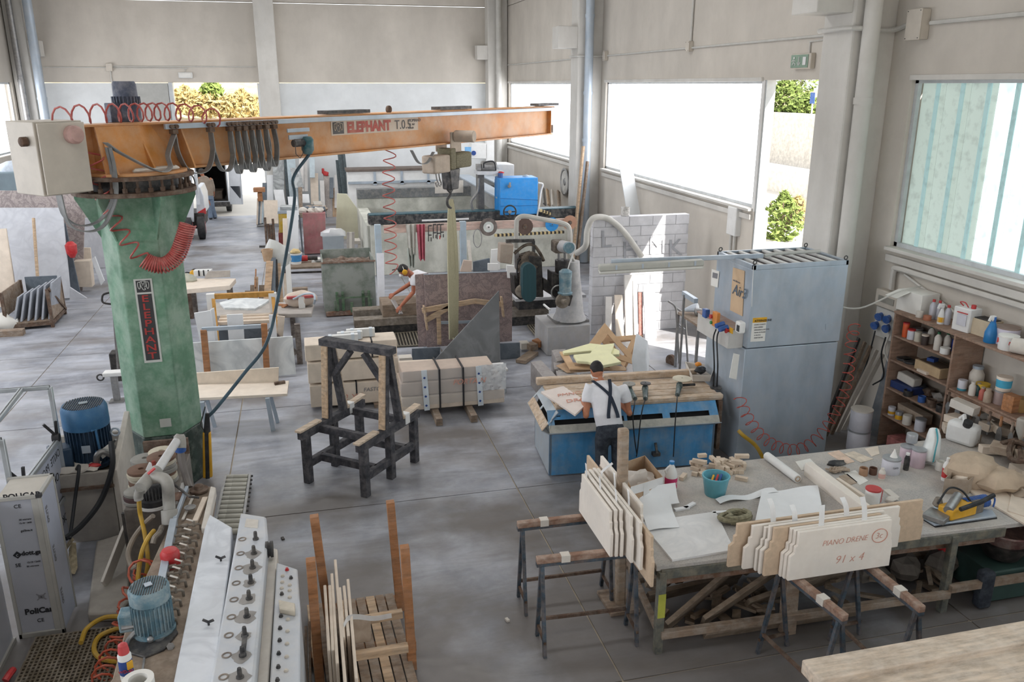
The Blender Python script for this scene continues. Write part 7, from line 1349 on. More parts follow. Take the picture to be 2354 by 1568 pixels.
# ================= green skip =================
skg=M('skip_green',(104,118,104),.75,.1,.2,2.2,dust=.75,dc=(150,152,148),dsc=2.2,thr=.44);skr=M('skip_rust',(116,84,66),.85,.1,.3,5,dust=.4);skgr=M('skip_frame_green',(70,104,74),.6,.1,.15,dust=.3)
sx0,sx1,sy=.27,1.4,18.25;sk=thing('tipping_skip','battered green tipping skip with mud stains','skip',((sx0+sx1)/2,sy+.6,0));zs=1.22
part(sk,'front',skg,MB().box((sx0,sy,.1),(sx1,sy+.03,zs)),.004);part(sk,'side',skg,MB().box((sx0,sy+.03,.1),(sx0+.03,sy+1.1,zs)));part(sk,'side',skg,MB().box((sx1-.03,sy+.03,.1),(sx1,sy+1.1,zs)));part(sk,'back',skg,MB().box((sx0,sy+1.07,.1),(sx1,sy+1.1,zs+.08)));part(sk,'rim',skr,MB().box((sx0-.02,sy-.02,zs-.03),(sx1+.02,sy+.04,zs)),.004)
part(sk,'base',skr,MB().box((sx0+.02,sy-.06,.02),(sx1-.02,sy+.05,.12)),.01);part(sk,'rubble',M('sludge_red',(120,98,84),.95,0,.25,12,dust=.5),MB().sheet(lambda u,v:V((sx0+.04+(sx1-sx0-.08)*u,sy+.05+1.0*v,zs-.12+.08*noise.noise(V((u*6,v*6,2))))),20,14,.02))
for x in(.25,.36,.75,.86):part(sk,'tine_pocket',skgr,MB().box((sx0+x*(sx1-sx0)-.03,sy-.06,.13),(sx0+x*(sx1-sx0)+.03,sy-.0,.5)).cyl((sx0+x*(sx1-sx0),sy-.06,.5),(sx0+x*(sx1-sx0),sy-.06,.56),.03,n=8))
part(sk,'cross_bar',skgr,MB().beam((sx0+.25*(sx1-sx0),sy-.05,.42),(sx0+.86*(sx1-sx0),sy-.05,.42),.025,.03));part(sk,'latch',skgr,MB().ob((sx0+.52*(sx1-sx0),sy-.06,.2),(.06,.05,.22)))
for x in(.2,.9):part(sk,'hook_bar',skgr,MB().tube([(sx0+x*1.13,sy-.05,.14),(sx0+x*1.13,sy-.05,.36),(sx0+x*1.13+.06,sy-.05,.36)],.012,5))
# ================= slabs stored along the back wall =================
greenS=granite('green_stone',(78,92,96),(52,62,68),3.);mott=stone('mottled_grey',(190,194,194),(120,122,124),1.6,.5,.7);bmar=stone('blue_marble',(188,202,208),(160,172,180),3,.4,.4)
bk_list=[((623,478),(622,402),17,wmar,'white tall slab at far left of the back wall row'),((642,505),(640,366),26,mott,'mottled grey slab with dark stain in the back row'),((664,480),(656,362),8,greenS,'thin dark green slab leaning left in the back row'),((678,480),(668,362),20,bmar,'pale blue-grey slab behind dark thin slab'),((694,440),(692,358),10,tr1,'tall cream strip beside the pale blue slab'),((704,440),(702,356),8,tr1,'second tall cream strip in the back row'),((718,408),(717,356),12,bmar,'blue-grey narrow slab tall in the back row'),((724,470),(722,398),18,creamd,'beige slab below blue-grey narrow slab'),((730,500),(728,425),18,bmar,'irregular blue-grey slab in front of beige slab'),((744,505),(740,415),10,tr1,'pale narrow strip left of red-topped slab'),((758,502),(750,402),14,stone('rosy_slab',(196,186,180),(150,140,136),3,.5,.5),'grey-pink slab topped by red clamp'),((774,478),(774,402),10,tr1,'white strip left of the dark green strips'),((785,470),(776,368),9,greenS,'dark green strip, first of three'),((794,445),(783,354),14,greenS,'widest dark green strip, second of three'),((800,440),(790,352),6,greenS,'thin dark green strip, third of three'),((770,500),(768,432),10,wood_c,'orange-beige plank left of yellow slab'),((762,455),(762,408),9,drk,'dark slab behind red-topped slab')]
for k,(pb,pt,wd,m,lb)in enumerate(bk_list):lean('stored_slab',lb,'slab',m,pb,pt,wd,.05,33.1-.06*(k%5),.4)
mid_list=[((648,482),(640,436),22,wmar,31.6,'white slab leaning in front of mottled grey slab'),((678,505),(672,452),22,wmar,30.8,'white notched slab leaning behind the yellow bin'),((624,514),(622,460),32,creamd,30.6,'square beige slab standing low at the back row front'),((702,466),(700,446),20,wmar,31.5,'short white slab above red bin'),((688,432),(678,386),22,mott,32.4,'broken grey slab leaning high in back row'),((732,470),(728,462),18,offw,31.2,'low grey offcut above red bin'),((692,500),(690,430),9,lumd,31,'grey timber post in back row by red bin')]
for pb,pt,wd,m,y,lb in mid_list:lean('stored_slab',lb,'slab',m,pb,pt,wd,.05,y,.35)
for k in range(4):lean('stored_slab',('outermost slab of edge-on stack by back doorway','second slab of edge-on stack by back doorway','third slab of edge-on stack by the back doorway','innermost slab of edge-on stack by back doorway')[k],'slab',(creamd,drk,offw,bmar)[k],(591+4*k,516-k),(593+4*k,456+3*k),4,.4,31.3,.2)
lean('stored_slab','dark grey slab edge just right of the back doorway','slab',drk,(608,500),(608,420),10,.2,32.4,.3)
solo('timber_bundle','reddish timber block lying on top of edge-on stack','timber',lumo,MB().ob(GY(596,436,31.5),(.4,.4,.14)).ob(GY(598,452,31.5),(.16,.3,.3)),GY(596,445,31.5));q=GY(749,399,33.5);solo('red_clamp','red plastic clamp hooked on the grey-pink slab top','clamp',redp,MB().ob(q,(.2,.15,.16),0,0,.3).ob(q+V((-.1,0,.1)),(.1,.12,.2)),q,bevel=.03)
yyl=26.8;P_=[GY(x,y,yyl)for x,y in((772,548),(824,552),(826,486),(797,446),(775,445))];solo('foam_board','large cream panel with a cut corner leaning by saw rails','panel',M('cream_panel',(228,226,200),.8,0,.03),MB().prism(P_,(0,.06,0)),P_[0],bevel=.006)
rb_=thing('waste_bin','faded red steel bin heaped with rubble','bin',GY(722,580,25.6));P_=[GY(x,y,25.6)for x,y in((700,582),(749,580),(748,490),(695,490))];P_[0].z=P_[1].z=.02;part(rb_,'front',M('faded_red',(176,116,118),.8,.05,.2,2.5,dust=.6,dc=(150,128,120),dsc=3),MB().prism(P_,(0,.9,0)),.01)
for k in range(9):q=P_[3].lerp(P_[2],(k+.5)/9)+V((0,.2+.2*(k%3),.06));part(rb_,'rubble',(offw,drk,cardd)[k%3],MB().ball(q,.12,(1.2,1,.8),8,.6,k),smooth=False)
yb2=thing('waste_bin','narrow steel bin painted yellow above and red below','bin',GY(650,578,26));
for nm,m,y0,y1 in(('upper_panel',M('faded_yellow',(212,176,60),.7,0,.15,dust=.4),535,492),('lower_panel',M('brick_red',(150,62,58),.7,0,.15,dust=.2),580,536)):part(yb2,nm,m,MB().prism([GY(642,y0,26),GY(662,y0,26),GY(661,y1,26),GY(640,y1,26)],(0,.8,0)))
part(yb2,'rim',galv,MB().prism([GY(638,492,25.98),GY(684,490,25.98),GY(684,484,25.98),GY(638,486,25.98)],(0,.9,0)));part(yb2,'contents',mott,MB().prism([GY(644,484,26.1),GY(682,484,26.1),GY(684,476,26.1),GY(644,476,26.1)],(0,.5,0)))
lean('stone_panel_board','tall white panel in front of the yellow and red bin','panel',wmar,(675,592),(672,484),26,.05,25.2,.3);lean('stone_panel_board','short cream panel in front of bin, left of tall white panel','panel',cream,(657,590),(655,502),11,.05,25.1,.3);lean('stone_panel_board','thin dark edge panel right of the tall white panel','panel',drk,(696,580),(688,494),4,.05,25.5,.3)
pr=thing('pipe_rack','small rack of upright rusty pipes on a low steel base','rack',GY(620,578,25.4))
for k,(x,y0,y1)in enumerate(((612,572,500),(619,575,515),(625,575,517),(630,570,503))):part(pr,'pipe',rust,MB().cyl(GY(x+2,y0,25.4),GY(x-3,y1,25.4),.035,n=8))
part(pr,'base_bar',darks,MB().beam(GY(596,567,25.4),GY(642,566,25.4),.06,.06).beam(GY(600,579,25.4),GY(640,578,25.4),.05,.05))
upr('stone_slab','square grey slab standing before the cream panel','slab',M('plain_grey_slab',(156,164,170),.6,0,.06,3),((744,592),(791,590),(790,542),(741,544)),24.4,.05);
for k in range(3):upr('stone_strip',('grey strip standing right of square grey slab, first','pale strip standing right of square grey slab, second','thin grey strip standing right of square slab, third')[k],'strip',(conct,offw,conct)[k],((797+6*k,588),(803+6*k,588),(803+6*k,534),(797+6*k,534)),24.3,.06)
st5=thing('low_stand','small pale low stand holding white offcuts by the saw wall','stand',GY(815,586,24.6));part(st5,'top',offw,MB().prism([GY(800,562,24.6),GY(829,561,24.6),GY(829,554,24.6),GY(800,555,24.6)],(0,.5,0)));
for x in(804,826):part(st5,'leg',offw,MB().prism([GY(x-3,588,24.6),GY(x+3,588,24.6),GY(x+3,562,24.6),GY(x-3,562,24.6)],(0,.08,0)))
solo('stone_lump','white rough stone lump between grey slab and cream panel','stone',wmar,MB().ball(GY(766,537,25.5),.28,(1.3,.6,.6),10,.5,6),GY(766,540,25.5))
# ================= van, forklift and driver in the back doorway =================
vanw=M('van_white',(206,210,216),.35,.1,.04);vand=M('van_interior',(58,54,52),.9,0,.2,3);yv=D_+.9
v_=thing('van','white van with open rear doors backed to the rear doorway','van',(GY(505,495,yv).x,yv+2,0));A_=lambda x,y,d=0.:GY(x,y,yv+d);zt6=A_(500,368).z
vx0,vx1=A_(455,480).x,A_(530,480).x;part(v_,'body',vanw,MB().box((vx0,yv+.05,.45),(vx0+.06,yv+4.5,zt6)).box((vx1-.06,yv+.05,.45),(vx1,yv+4.5,zt6)).box((vx0,yv+.05,zt6-.08),(vx1,yv+4.5,zt6)).box((vx0,yv+.05,.4),(vx1,yv+4.5,.5)),.03)
part(v_,'load_bay',vand,MB().box((vx0+.07,yv+2.6,.5),(vx1-.07,yv+2.65,zt6-.1)).box((vx0+.065,yv+.1,.5),(vx0+.1,yv+2.6,zt6-.1)).box((vx1-.1,yv+.1,.5),(vx1-.065,yv+2.6,zt6-.1)).box((vx0+.07,yv+.1,.5),(vx1-.07,yv+2.6,.52)));part(v_,'bumper',darks,MB().box((vx0,yv-.05,.3),(vx1,yv+.1,.48)),.03)
dr_=part(v_,'rear_door',vanw,MB().prism([A_(528,470,.0),A_(556,470,-.5),A_(550,392,-.5),A_(524,380,.0)],(.06,.03,0)),.015);part(dr_,'door_window',M('van_glass',(64,68,74),.2,0,.05),MB().prism([A_(530,428,-.02),A_(553,456,-.52),A_(550,428,-.52)],(-.02,-.02,0)))
for x in(vx0+.12,vx1-.12):part(v_,'wheel',black,MB().lathe((x-.1,yv+.8,.33),[(.2,0),(.33,.02),(.33,.2),(.2,.22)],20,(1,0,0)))
part(v_,'cargo',M('cargo_brown',(96,84,74),.9,0,.2),MB().box((vx0+.2,yv+.5,.52),(vx1-.3,yv+1.5,.85)),.03)
yfk=29.3;A2=lambda x,y,d=0.:GY(x,y,yfk+d);fk=thing('forklift','white and red forklift parked behind the green pillar','forklift',A2(450,548)*1)
part(fk,'mast',vanw,MB().prism([A2(430,510),A2(446,510),A2(440,396),A2(424,396)],(0,.12,0)).prism([A2(452,470),A2(460,470),A2(452,396),A2(444,396)],(0,.12,0)));part(fk,'body',vanw,MB().prism([A2(452,500,.3),A2(472,490,.3),A2(468,450,.3),A2(460,430,.3),A2(450,430,.3)],(0,1.4,0)),.03);part(fk,'red_trim',redp,MB().prism([A2(452,500,.26),A2(474,491,.26),A2(472,478,.26),A2(455,488,.26)],(0,.1,0)))
part(fk,'chassis',bkm,MB().prism([A2(410,540,.2),A2(470,520,.2),A2(470,490,.2),A2(412,490,.2)],(0,1.2,0)),.03);
for x,d in((461,-.05),(432,.1)):c=A2(x,524,d);c.z=.37;w_f=part(fk,'wheel',black,MB().lathe(c-V((.1,0,0)),[(.24,0),(.37,.03),(.37,.22),(.24,.25)],22,(1,.15,0)));part(w_f,'rim',M('pink_rim',(196,110,118),.6,0,.1),MB().lathe(c+V((.13,.02,0)),[(.2,0),(.2,.03),(.08,.035)],18,(1,.15,0)))
part(fk,'hydraulic_hose',cabk,MB().tube(spline([A2(440,400,-.05),A2(448,420,-.1),A2(444,450,-.1),A2(430,440,-.1)],5),.025,6));part(fk,'lamp',steel,MB().ball(A2(434,437,-.1),.09,(1,.8,1),10));part(fk,'fork',darks,MB().beam(A2(420,530,-.2),A2(405,546,-1.2),.12,.04).beam(A2(440,535,-.2),A2(428,548,-1.2),.12,.04));part(fk,'rail',yellow,MB().beam(A2(413,545,-.1),A2(412,500,-.1),.05,.05))
w3=thing('person','person in beige shirt, jeans and cap seen from behind at the van','person',GY(480,498,D_-.35));yp=D_-.4;bp=lambda x,y,d=0.:GY(x,y,yp+d)
hp=bp(478,449);cst=bp(472,415);nk=bp(468,404);hd3=bp(463,396,-.02);f1=bp(484,497);f2=bp(494,496,.2);f1.z=f2.z=0;sL,sR=bp(459,410),bp(484,412)
bd=MB();head(bd,hd3,(-.3,.9,-.2),(0,0,1),1.05);limb(bd,[nk-V((0,0,.08)),hd3],[.06,.055]);loft(bd,[(hp,V((.16,0,0)),V((0,.1,0))),(cst,V((.19,0,0)),V((0,.11,0))),(nk-V((0,0,.05)),V((.1,0,0)),V((0,.07,0)))])
for s_,h_ in((sL,bp(462,446,.3)),(sR,bp(492,446,.2))):e_=s_.lerp(h_,.5)+V((.03,-.05,0));limb(bd,[s_,e_,h_],[.06,.048,.032]);hand(bd,h_,(0,.5,-.8),(1,0,0),1.05,.5)
for f_ in(f1,f2):limb(bd,[hp,hp.lerp(f_,.5),f_+V((0,0,.08))],[.09,.06,.04])
remesh(part(w3,'body',skin,bd),.011,3)
s3=MB();loft(s3,[(hp-V((0,0,.02)),V((.21,0,0)),V((0,.14,0))),(cst,V((.235,0,0)),V((0,.14,0))),(nk-V((0,0,.06)),V((.16,0,0)),V((0,.1,0))),(nk,V((.07,0,0)),V((0,.07,0)))],18)
for s_,h_ in((sL,bp(462,446,.3)),(sR,bp(492,446,.2))):e_=s_.lerp(h_,.5)+V((.03,-.05,0));s3.tube([s_,e_,e_.lerp(h_,.6)],0,10,[.085,.072,.06])
remesh(part(w3,'shirt',M('beige_shirt',(150,136,122),.95,0,.1),s3),.018,4)
j3=MB();loft(j3,[(hp+V((0,0,.02)),V((.19,0,0)),V((0,.14,0))),(hp-V((0,0,.15)),V((.2,0,0)),V((0,.15,0)))],16)
for k,f_ in((-1,f1),(1,f2)):j3.tube([hp+V((.09*k,0,-.08)),hp.lerp(f_,.55)+V((.02*k,.0,0)),f_+V((0,0,.05))],0,12,[.11,.09,.09])
remesh(part(w3,'jeans',M('jeans',(120,136,156),.95,0,.12),j3),.018,4)
for f_ in(f1,f2):part(w3,'shoe',black,MB().ob(f_+V((0,.06,.04)),(.1,.28,.08)),.02)
part(w3,'cap',M('dark_cap',(70,66,64),.9),MB().lathe(hd3+V((0,0,.02)),[(.1,0),(.105,.04),(.08,.1),(.02,.12)],16).ob(hd3+V((-.04,.14,.04)),(.14,.14,.015)));hair(w3,hd3,(-.3,.9,-.2),(0,0,1),1.03)
# ================= slab store on the left =================
pslab=stone('pale_blue_stone',(206,208,214),(180,182,190),2,.5,.4);brg=granite('brown_granite',(182,168,164),(130,118,118),4.)
def L_slab(lab,px_,y,m,th_=.05,dy=.3):
 P_=[GY(a,b,y+(dy if b<600 and i>=2 else 0))for i,(a,b)in enumerate(px_)]
 for i in(0,1):P_[i].z=max(.01,P_[i].z)
 solo('stone_slab',lab,'slab',m,MB().prism(P_,(.0,th_,0)),(P_[0]+P_[1])/2,None,.004)
L_slab('rough-edged pale slab nearest the left edge of hall',((-40,712),(42,700),(30,640),(14,526),(-40,528)),20.0,creamd);L_slab('huge pale blue-grey slab leaning behind the rough-edged slab',((-60,700),(163,685),(143,478),(-60,478)),21.2,pslab)
L_slab('brown granite slab top showing above the huge pale slab',((-60,690),(190,672),(196,440),(-60,438)),22.2,brg);L_slab('narrow dark blue slab leaning right of huge pale slab',((152,690),(184,672),(150,514),(132,513)),21.6,drk,.05,.15);L_slab('triangular pale slab foot right of the dark blue slab',((160,690),(200,686),(160,660)),20.8,pslab,.05,0)
L_slab('tall brownish slab with rough edge behind dark blue slab',((170,680),(186,660),(178,560),(150,500)),22.8,brg);L_slab('small dark slab behind rough brown slab',((182,610),(190,608),(186,532),(178,532)),23.4,drk);L_slab('beige slab group front board right of dark slab',((180,660),(212,660),(206,600),(168,602)),22.0,creamd,.3,0);L_slab('taller beige board behind the beige front board',((170,640),(214,640),(208,570),(165,568)),22.6,creamd)
L_slab('white tilted board leaning right of beige boards',((232,657),(240,646),(218,590),(210,596)),22.0,wmar,.06,0);L_slab('large pale wall panel standing behind beige boards',((190,640),(262,620),(250,500),(172,502)),25.0,pslab);L_slab('second pale panel standing left behind slabs',((100,520),(250,515),(235,470),(150,470)),27.5,conct)
q=GY(164,573,21.4);solo('red_jug','bright red plastic jug between the slabs on left','jug',redp,MB().lathe(q-V((0,0,.2)),[(.05,0),(.12,.12),(.13,.3),(.06,.38)],12),q);
solo('stick','long pale wooden stick leaning on the huge pale slab','stick',lumb,MB().tube([GY(88,660,20.2),GY(77,502,21.0)],.035,7),GY(88,660,20.2));tarp=M('tarp_blue_grey',(140,158,168),.7,0,.08,2);P_=[GY(-60,455,25),GY(42,440,25),GY(62,395,25),GY(-60,398,25)];solo('tarpaulin','blue-grey covered machine block at far left edge','cover',tarp,MB().prism(P_,(0,1.5,0)),P_[0],bevel=.04);solo('foam_roll','pale blue rounded cover on top of blue-grey block','cover',M('pale_blue_cover',(206,216,228),.8),MB().ball(GY(38,392,25.6),.5,(1,.9,.55),14),GY(38,392,25.6))
# A-frame rack with dark tiles
rr=thing('tile_rack','rusty steel rack holding leaning grey stone tiles','rack',(-5.7,19.3,0));RY=18.7
def RG(x,y,z=0.):return G(x,y,z)
r00,r01,r11,r10=G(18,762),G(122,752),G(150,722),G(60,727);zr2=.82
for p_ in(r00,r01,r11,r10):part(rr,'post',rust,MB().beam(p_,p_+V((0,0,zr2)),.06,.06))
for a,b in((r00,r01),(r01,r11),(r11,r10),(r10,r00)):part(rr,'base_rail',rust,MB().beam(a+V((0,0,.1)),b+V((0,0,.1)),.06,.08))
part(rr,'side_panel',lumd,MB().prism([r01+V((0,0,.16)),r11+V((0,0,.16)),r11+V((0,0,zr2)),r01+V((0,0,zr2))],(.02,0,0)));part(rr,'brace',rust,MB().beam(r01+V((.03,0,zr2)),r11+V((.03,0,.12)),.04,.05));part(rr,'side_panel',lumd,MB().prism([r00+V((0,0,.3)),r10+V((0,0,.3)),r10+V((0,0,zr2)),r00+V((0,0,zr2))],(-.02,0,0)));part(rr,'back_board',drk,MB().prism([r10+V((.1,0,.12)),r11+V((-.05,0,.12)),r11+V((-.05,0,zr2+.06)),r10+V((.1,0,zr2+.06))],(0,.03,0)));part(rr,'floor_board',lumd,MB().prism([p_+V((0,0,.14))for p_ in(r00,r01,r11,r10)],(0,0,.03)))
tilem=stone('tile_grey',(162,166,174),(130,134,142),3,.5,.4);dv=(r01-r00).normalized();bv_=(r10-r00).normalized()
for k in range(6):b=r00+dv*(.12+.13*k)+V((0,0,.18));solo('stone_tile',('grey stone tile in rusty rack, leftmost','grey stone tile in rusty rack, second from left','grey stone tile in rusty rack, third from left','grey stone tile in rusty rack, fourth from left','grey stone tile in rusty rack, fifth from left','grey stone tile in rusty rack, rightmost and largest')[k],'tile',tilem,MB().prism([b,b+dv*.04,b+dv*.16+V((0,0,.5+.05*k))+bv_*.1,b+dv*.12+V((0,0,.5+.05*k))+bv_*.1],bv_*(.55+.03*k)),b,'grey tiles in the rusty rack',.003)
solo('sack','white sack lying at left edge in front of the tile rack','sack',paper,MB().ball(G(0,742,.18),.32,(1,.7,.6),14,.3,3),G(0,745));solo('timber_block','timber block under the white sack at left edge','block',lumd,MB().ob(G(5,766,.06),(.8,.2,.12)),G(5,766))
# pallet truck and small stand beside the pillar
pt=thing('pallet_truck','dark pallet truck with loop handle behind the green pillar','pallet truck',G(262,860));a,b=G(275,868,.3),GR(262,700,G(262,860));part(pt,'shaft',bkm,MB().tube([a,b],.035,8));hq=[(262,700),(238,696),(235,684),(240,676),(262,673),(266,690)];part(pt,'handle',bkm,MB().tube(spline([GR(x,y,G(262,860))for x,y in hq],4),.018,7))
part(pt,'body',bkm,MB().ob(G(272,840,.35),(.2,.25,.5)),.02);part(pt,'pump',redp,MB().cyl(G(276,800,.6),G(278,812,.45),.05,n=10));part(pt,'wheel',steel,MB().lathe(G(268,848,.25),[(.05,-.03),(.11,-.03),(.11,.03),(.05,.03)],14,(1,.4,0)))
sd_=thing('roller_stand','white-padded steel roller stand left of green pillar','stand',G(270,925));q=G(270,922);z_=GR(268,862,q).z;part(sd_,'post',steel,MB().beam(q,q+V((0,0,z_)),.1,.07),.004);part(sd_,'base_plate',steel,MB().ob(q+V((0,0,.01)),(.22,.2,.02)));part(sd_,'top',white,MB().ob(q+V((.06,.02,z_+.03)),(.42,.18,.07),-.05),.015);part(sd_,'end_ring',darks,MB().tube([q+V((-.2+.05*math.cos(a),0,z_-.02+.05*math.sin(a)))for a in[pi*k/6 for k in range(13)]],.014,6))
# ================= large work table =================
ttop=M('speckled_top',(176,172,168),.85,0,.12,60,dust=.55,dc=(200,192,182),dsc=3);ZTB=.88
wt=thing('work_table','big dusty work table crowded with tools, cans and slabs','table',(5,6.8,0));P_=[V((2.76,5.9,ZTB)),V((6.35,5.78,ZTB)),V((8.05,5.72,ZTB)),V((8.05,8.15,ZTB)),V((7.3,7.66,ZTB)),V((3.02,7.68,ZTB))]
part(wt,'top',ttop,MB().prism(P_,(0,0,-.05)),.006);tfr=M('splashed_frame',(96,98,92),.7,.1,.2,12,dust=.5,dc=(150,140,120));frb=wood('apron_brown',(124,94,74),dust=.35)
part(wt,'front_apron',tfr,MB().beam((2.8,5.9,.8),(6.3,5.79,.8),.05,.09),.004);part(wt,'side_apron',tfr,MB().beam((2.8,5.95,.8),(3.04,7.62,.8),.05,.09),.004);part(wt,'under_rail',frb,MB().beam((2.9,6.0,.7),(6.3,5.9,.7),.06,.12))
for x,y in((2.81,5.89),(5.74,5.8),(3.03,7.6),(7.9,5.8),(5.6,7.55)):part(wt,'leg',tfr,MB().box((x-.035,y-.035,0),(x+.035,y+.035,.83)),.004)
part(wt,'leg_paint',M('lime_paint',(170,172,70),.7),MB().box((2.775,5.852,.38),(2.845,5.856,.62)));part(wt,'foot_rail',lumd,MB().beam((2.82,5.86,.2),(5.75,5.75,.22),.06,.07),.004);part(wt,'foot_rail',lumd,MB().beam((5.75,5.75,.28),(8.0,5.7,.3),.06,.07));part(wt,'side_rail',lumd,MB().beam((2.82,5.9,.2),(3.04,7.6,.2),.05,.06));part(wt,'timber_leg',lumd,MB().beam((4.1,5.86,0),(4.1,5.9,.8),.13,.1,(0,1,0)),.006)
sidb=solo('board','bare board laid over the right end of work table','board',creamd,MB().box((6.45,5.6,ZTB+.002),(8.05,6.5,ZTB+.02)),(7.2,6,ZTB))
def T_(x,y,z=ZTB):return G(x,y,z)
# planks under the table
pls=[((2.95,6.05,.12),(4.0,6.35,.62),.26,'wide old plank leaning diagonally under the table'),((3.3,6.0,.16),(4.4,6.2,.6),.2,'second diagonal plank under the table, behind the wide one'),((2.95,6.6,.5),(4.6,6.7,.5),.2,'long plank lying level at back under table, upper'),((2.95,6.5,.32),(4.2,6.6,.36),.18,'middle level plank under the table left'),((2.95,6.5,.14),(4.0,6.6,.16),.18,'bottom level plank under the table left'),((4.2,6.7,.4),(6.2,6.8,.42),.22,'long dark plank under the table right'),((4.2,6.3,.12),(6.0,6.5,.14),.16,'low plank under the table right'),((3.3,5.95,.05),(4.9,5.9,.07),.1,'thin rail lying on floor under the table front'),((3.8,6.1,.2),(5.1,6.3,.3),.14,'short plank crossing behind the timber leg')]
for a,b,w,lb in pls:solo('plank',lb,'plank',plank,MB().beam(a,b,.045,w,(0,-.5,.85)),V(a).lerp(V(b),.5),bevel=.004)
rnd=random.Random(3);mb=MB()
for k in range(110):x,y=rnd.uniform(3,6.2),rnd.uniform(6.0,7.0);mb.ob((x,y,rnd.uniform(.02,.2)),(rnd.uniform(.05,.3),rnd.uniform(.04,.1),.03),rnd.uniform(0,3),rnd.uniform(-.3,.3),rnd.uniform(-.4,.4))
solo('wood_scraps','heap of small timber scraps under work table','scraps',plank,mb,(4.5,6.4,0),kind='stuff')
for k in range(16):x,y=rnd.uniform(4.9,6.4),rnd.uniform(6.3,7.0);solo('rubble_lump','rubble lump in the dark heap under work table','rubble',M('dark_rubble',(120,112,104),.9,0,.2),MB().ball((x,y,rnd.uniform(.1,.4)),rnd.uniform(.08,.17),(1.2,1,.8),8,.6,k),(x,y,.1),'rubble lumps under the table',smooth=False)
bq=V((6.55,6.0,.48));bn_=thing('basin','muddy pink-brown plastic basin on a green crate under table','basin',bq);part(bn_,'bowl',M('basin_pink',(112,76,72),.7,0,.2,8,dust=.4),MB().lathe(bq,[(.17,0),(.26,.2),(.28,.21),(.28,.23),(.24,.2),(.15,.03)],24));part(bn_,'contents',M('mud',(132,104,96),.9,0,.2,20),MB().lathe(bq,[(.22,.15),(.02,.17)],18));part(bn_,'lower_bowl',bkm,MB().lathe(bq,[(.16,-.09),(.25,.08)],24));solo('crate','dark green plastic crate under the muddy basin','crate',M('crate_green',(52,76,72),.6,0,.1),MB().box((6.25,5.78,.02),(6.9,6.3,.36)),(6.55,6,0),bevel=.015)
solo('blue_bag','crumpled dark blue plastic bag under table top','bag',M('bag_blue',(52,66,104),.4,0,.2),MB().ball((6.0,6.4,.6),.2,(1.1,1,.8),14,.5,4),(6,6.4,.5));solo('red_can','dark red can in shadow under work table','can',redp,MB().cyl((6.2,6.35,.3),(6.2,6.35,.52),.09),(6.2,6.35,.3))
solo('gloves','dark trousers cloth hanging at table end by crate','cloth',navy,MB().ob((6.15,5.75,.22),(.14,.12,.4)),(6.15,5.75,0),bevel=.03)
# tall timber post
pq=G(1425,1393);pt_=GR(1433,985,pq);solo('timber_post','grey weathered timber post rising beside table and stacked slabs','post',wood('weathered_post',(158,138,118),dust=.4),MB().beam(V((pq.x,pq.y,0)),V((pt_.x,pt_.y,pt_.z)),.095,.09,(0,1,0)),pq,bevel=.02);solo('post_block','timber foot board under the tall grey post','board',lumd,MB().ob((pq.x,pq.y+.05,.02),(.3,.4,.035)),pq)
# trestles
trm_=M('trestle_paint',(70,84,96),.6,.2,.3,10,dust=.5,dc=(140,118,104));trb=wood('trestle_timber',(140,108,90),dust=.5,dc=(190,176,162))
def trestle(lab,a,b,zb,foot=.16):
 a,b=V(a),V(b);t=thing('trestle',lab,'trestle',V((a.x,a.y,0)).lerp(V((b.x,b.y,0)),.5));d=(b-a).normalized();n=V((-d.y,d.x,0));up=V((0,0,1))
 part(t,'top_bar',trb,MB().beam(a+up*zb,b+up*zb,.06,.06),.006);part(t,'steel_bar',trm_,MB().beam(a+up*(zb-.045),b+up*(zb-.045),.05,.03))
 for e in(a+d*.05,b-d*.05):
  for s in(-1,1):part(t,'leg',trm_,MB().beam(e+n*s*foot,e+up*(zb-.06)+n*s*.015,.032,.032))
  part(t,'foot_bar',rust,MB().beam(e+n*foot+up*.14,e-n*foot+up*.14,.024,.024))
 part(t,'stretcher',rust,MB().beam(a+n*foot*.8+up*.2+d*.05,b+n*foot*.8+up*.2-d*.05,.024,.03));part(t,'tie',offw,MB().beam(a+d*.22+up*(zb+.002),a+d*.3+up*(zb+.002),.075,.066));return t
trestle('far left trestle with pinkish timber bar, under left slab stack',(1.75,6.86,0),(2.72,6.84,0),.9);trestle('near left trestle with pinkish timber bar, beside the table',(1.76,6.22,0),(2.72,6.17,0),.9)
trestle('left one of the two front trestles, carrying marked slabs',(3.93,4.88,0),(3.83,5.72,0),.86);trestle('right one of the two front trestles, carrying marked slabs',(4.6,4.83,0),(4.58,5.72,0),.86)
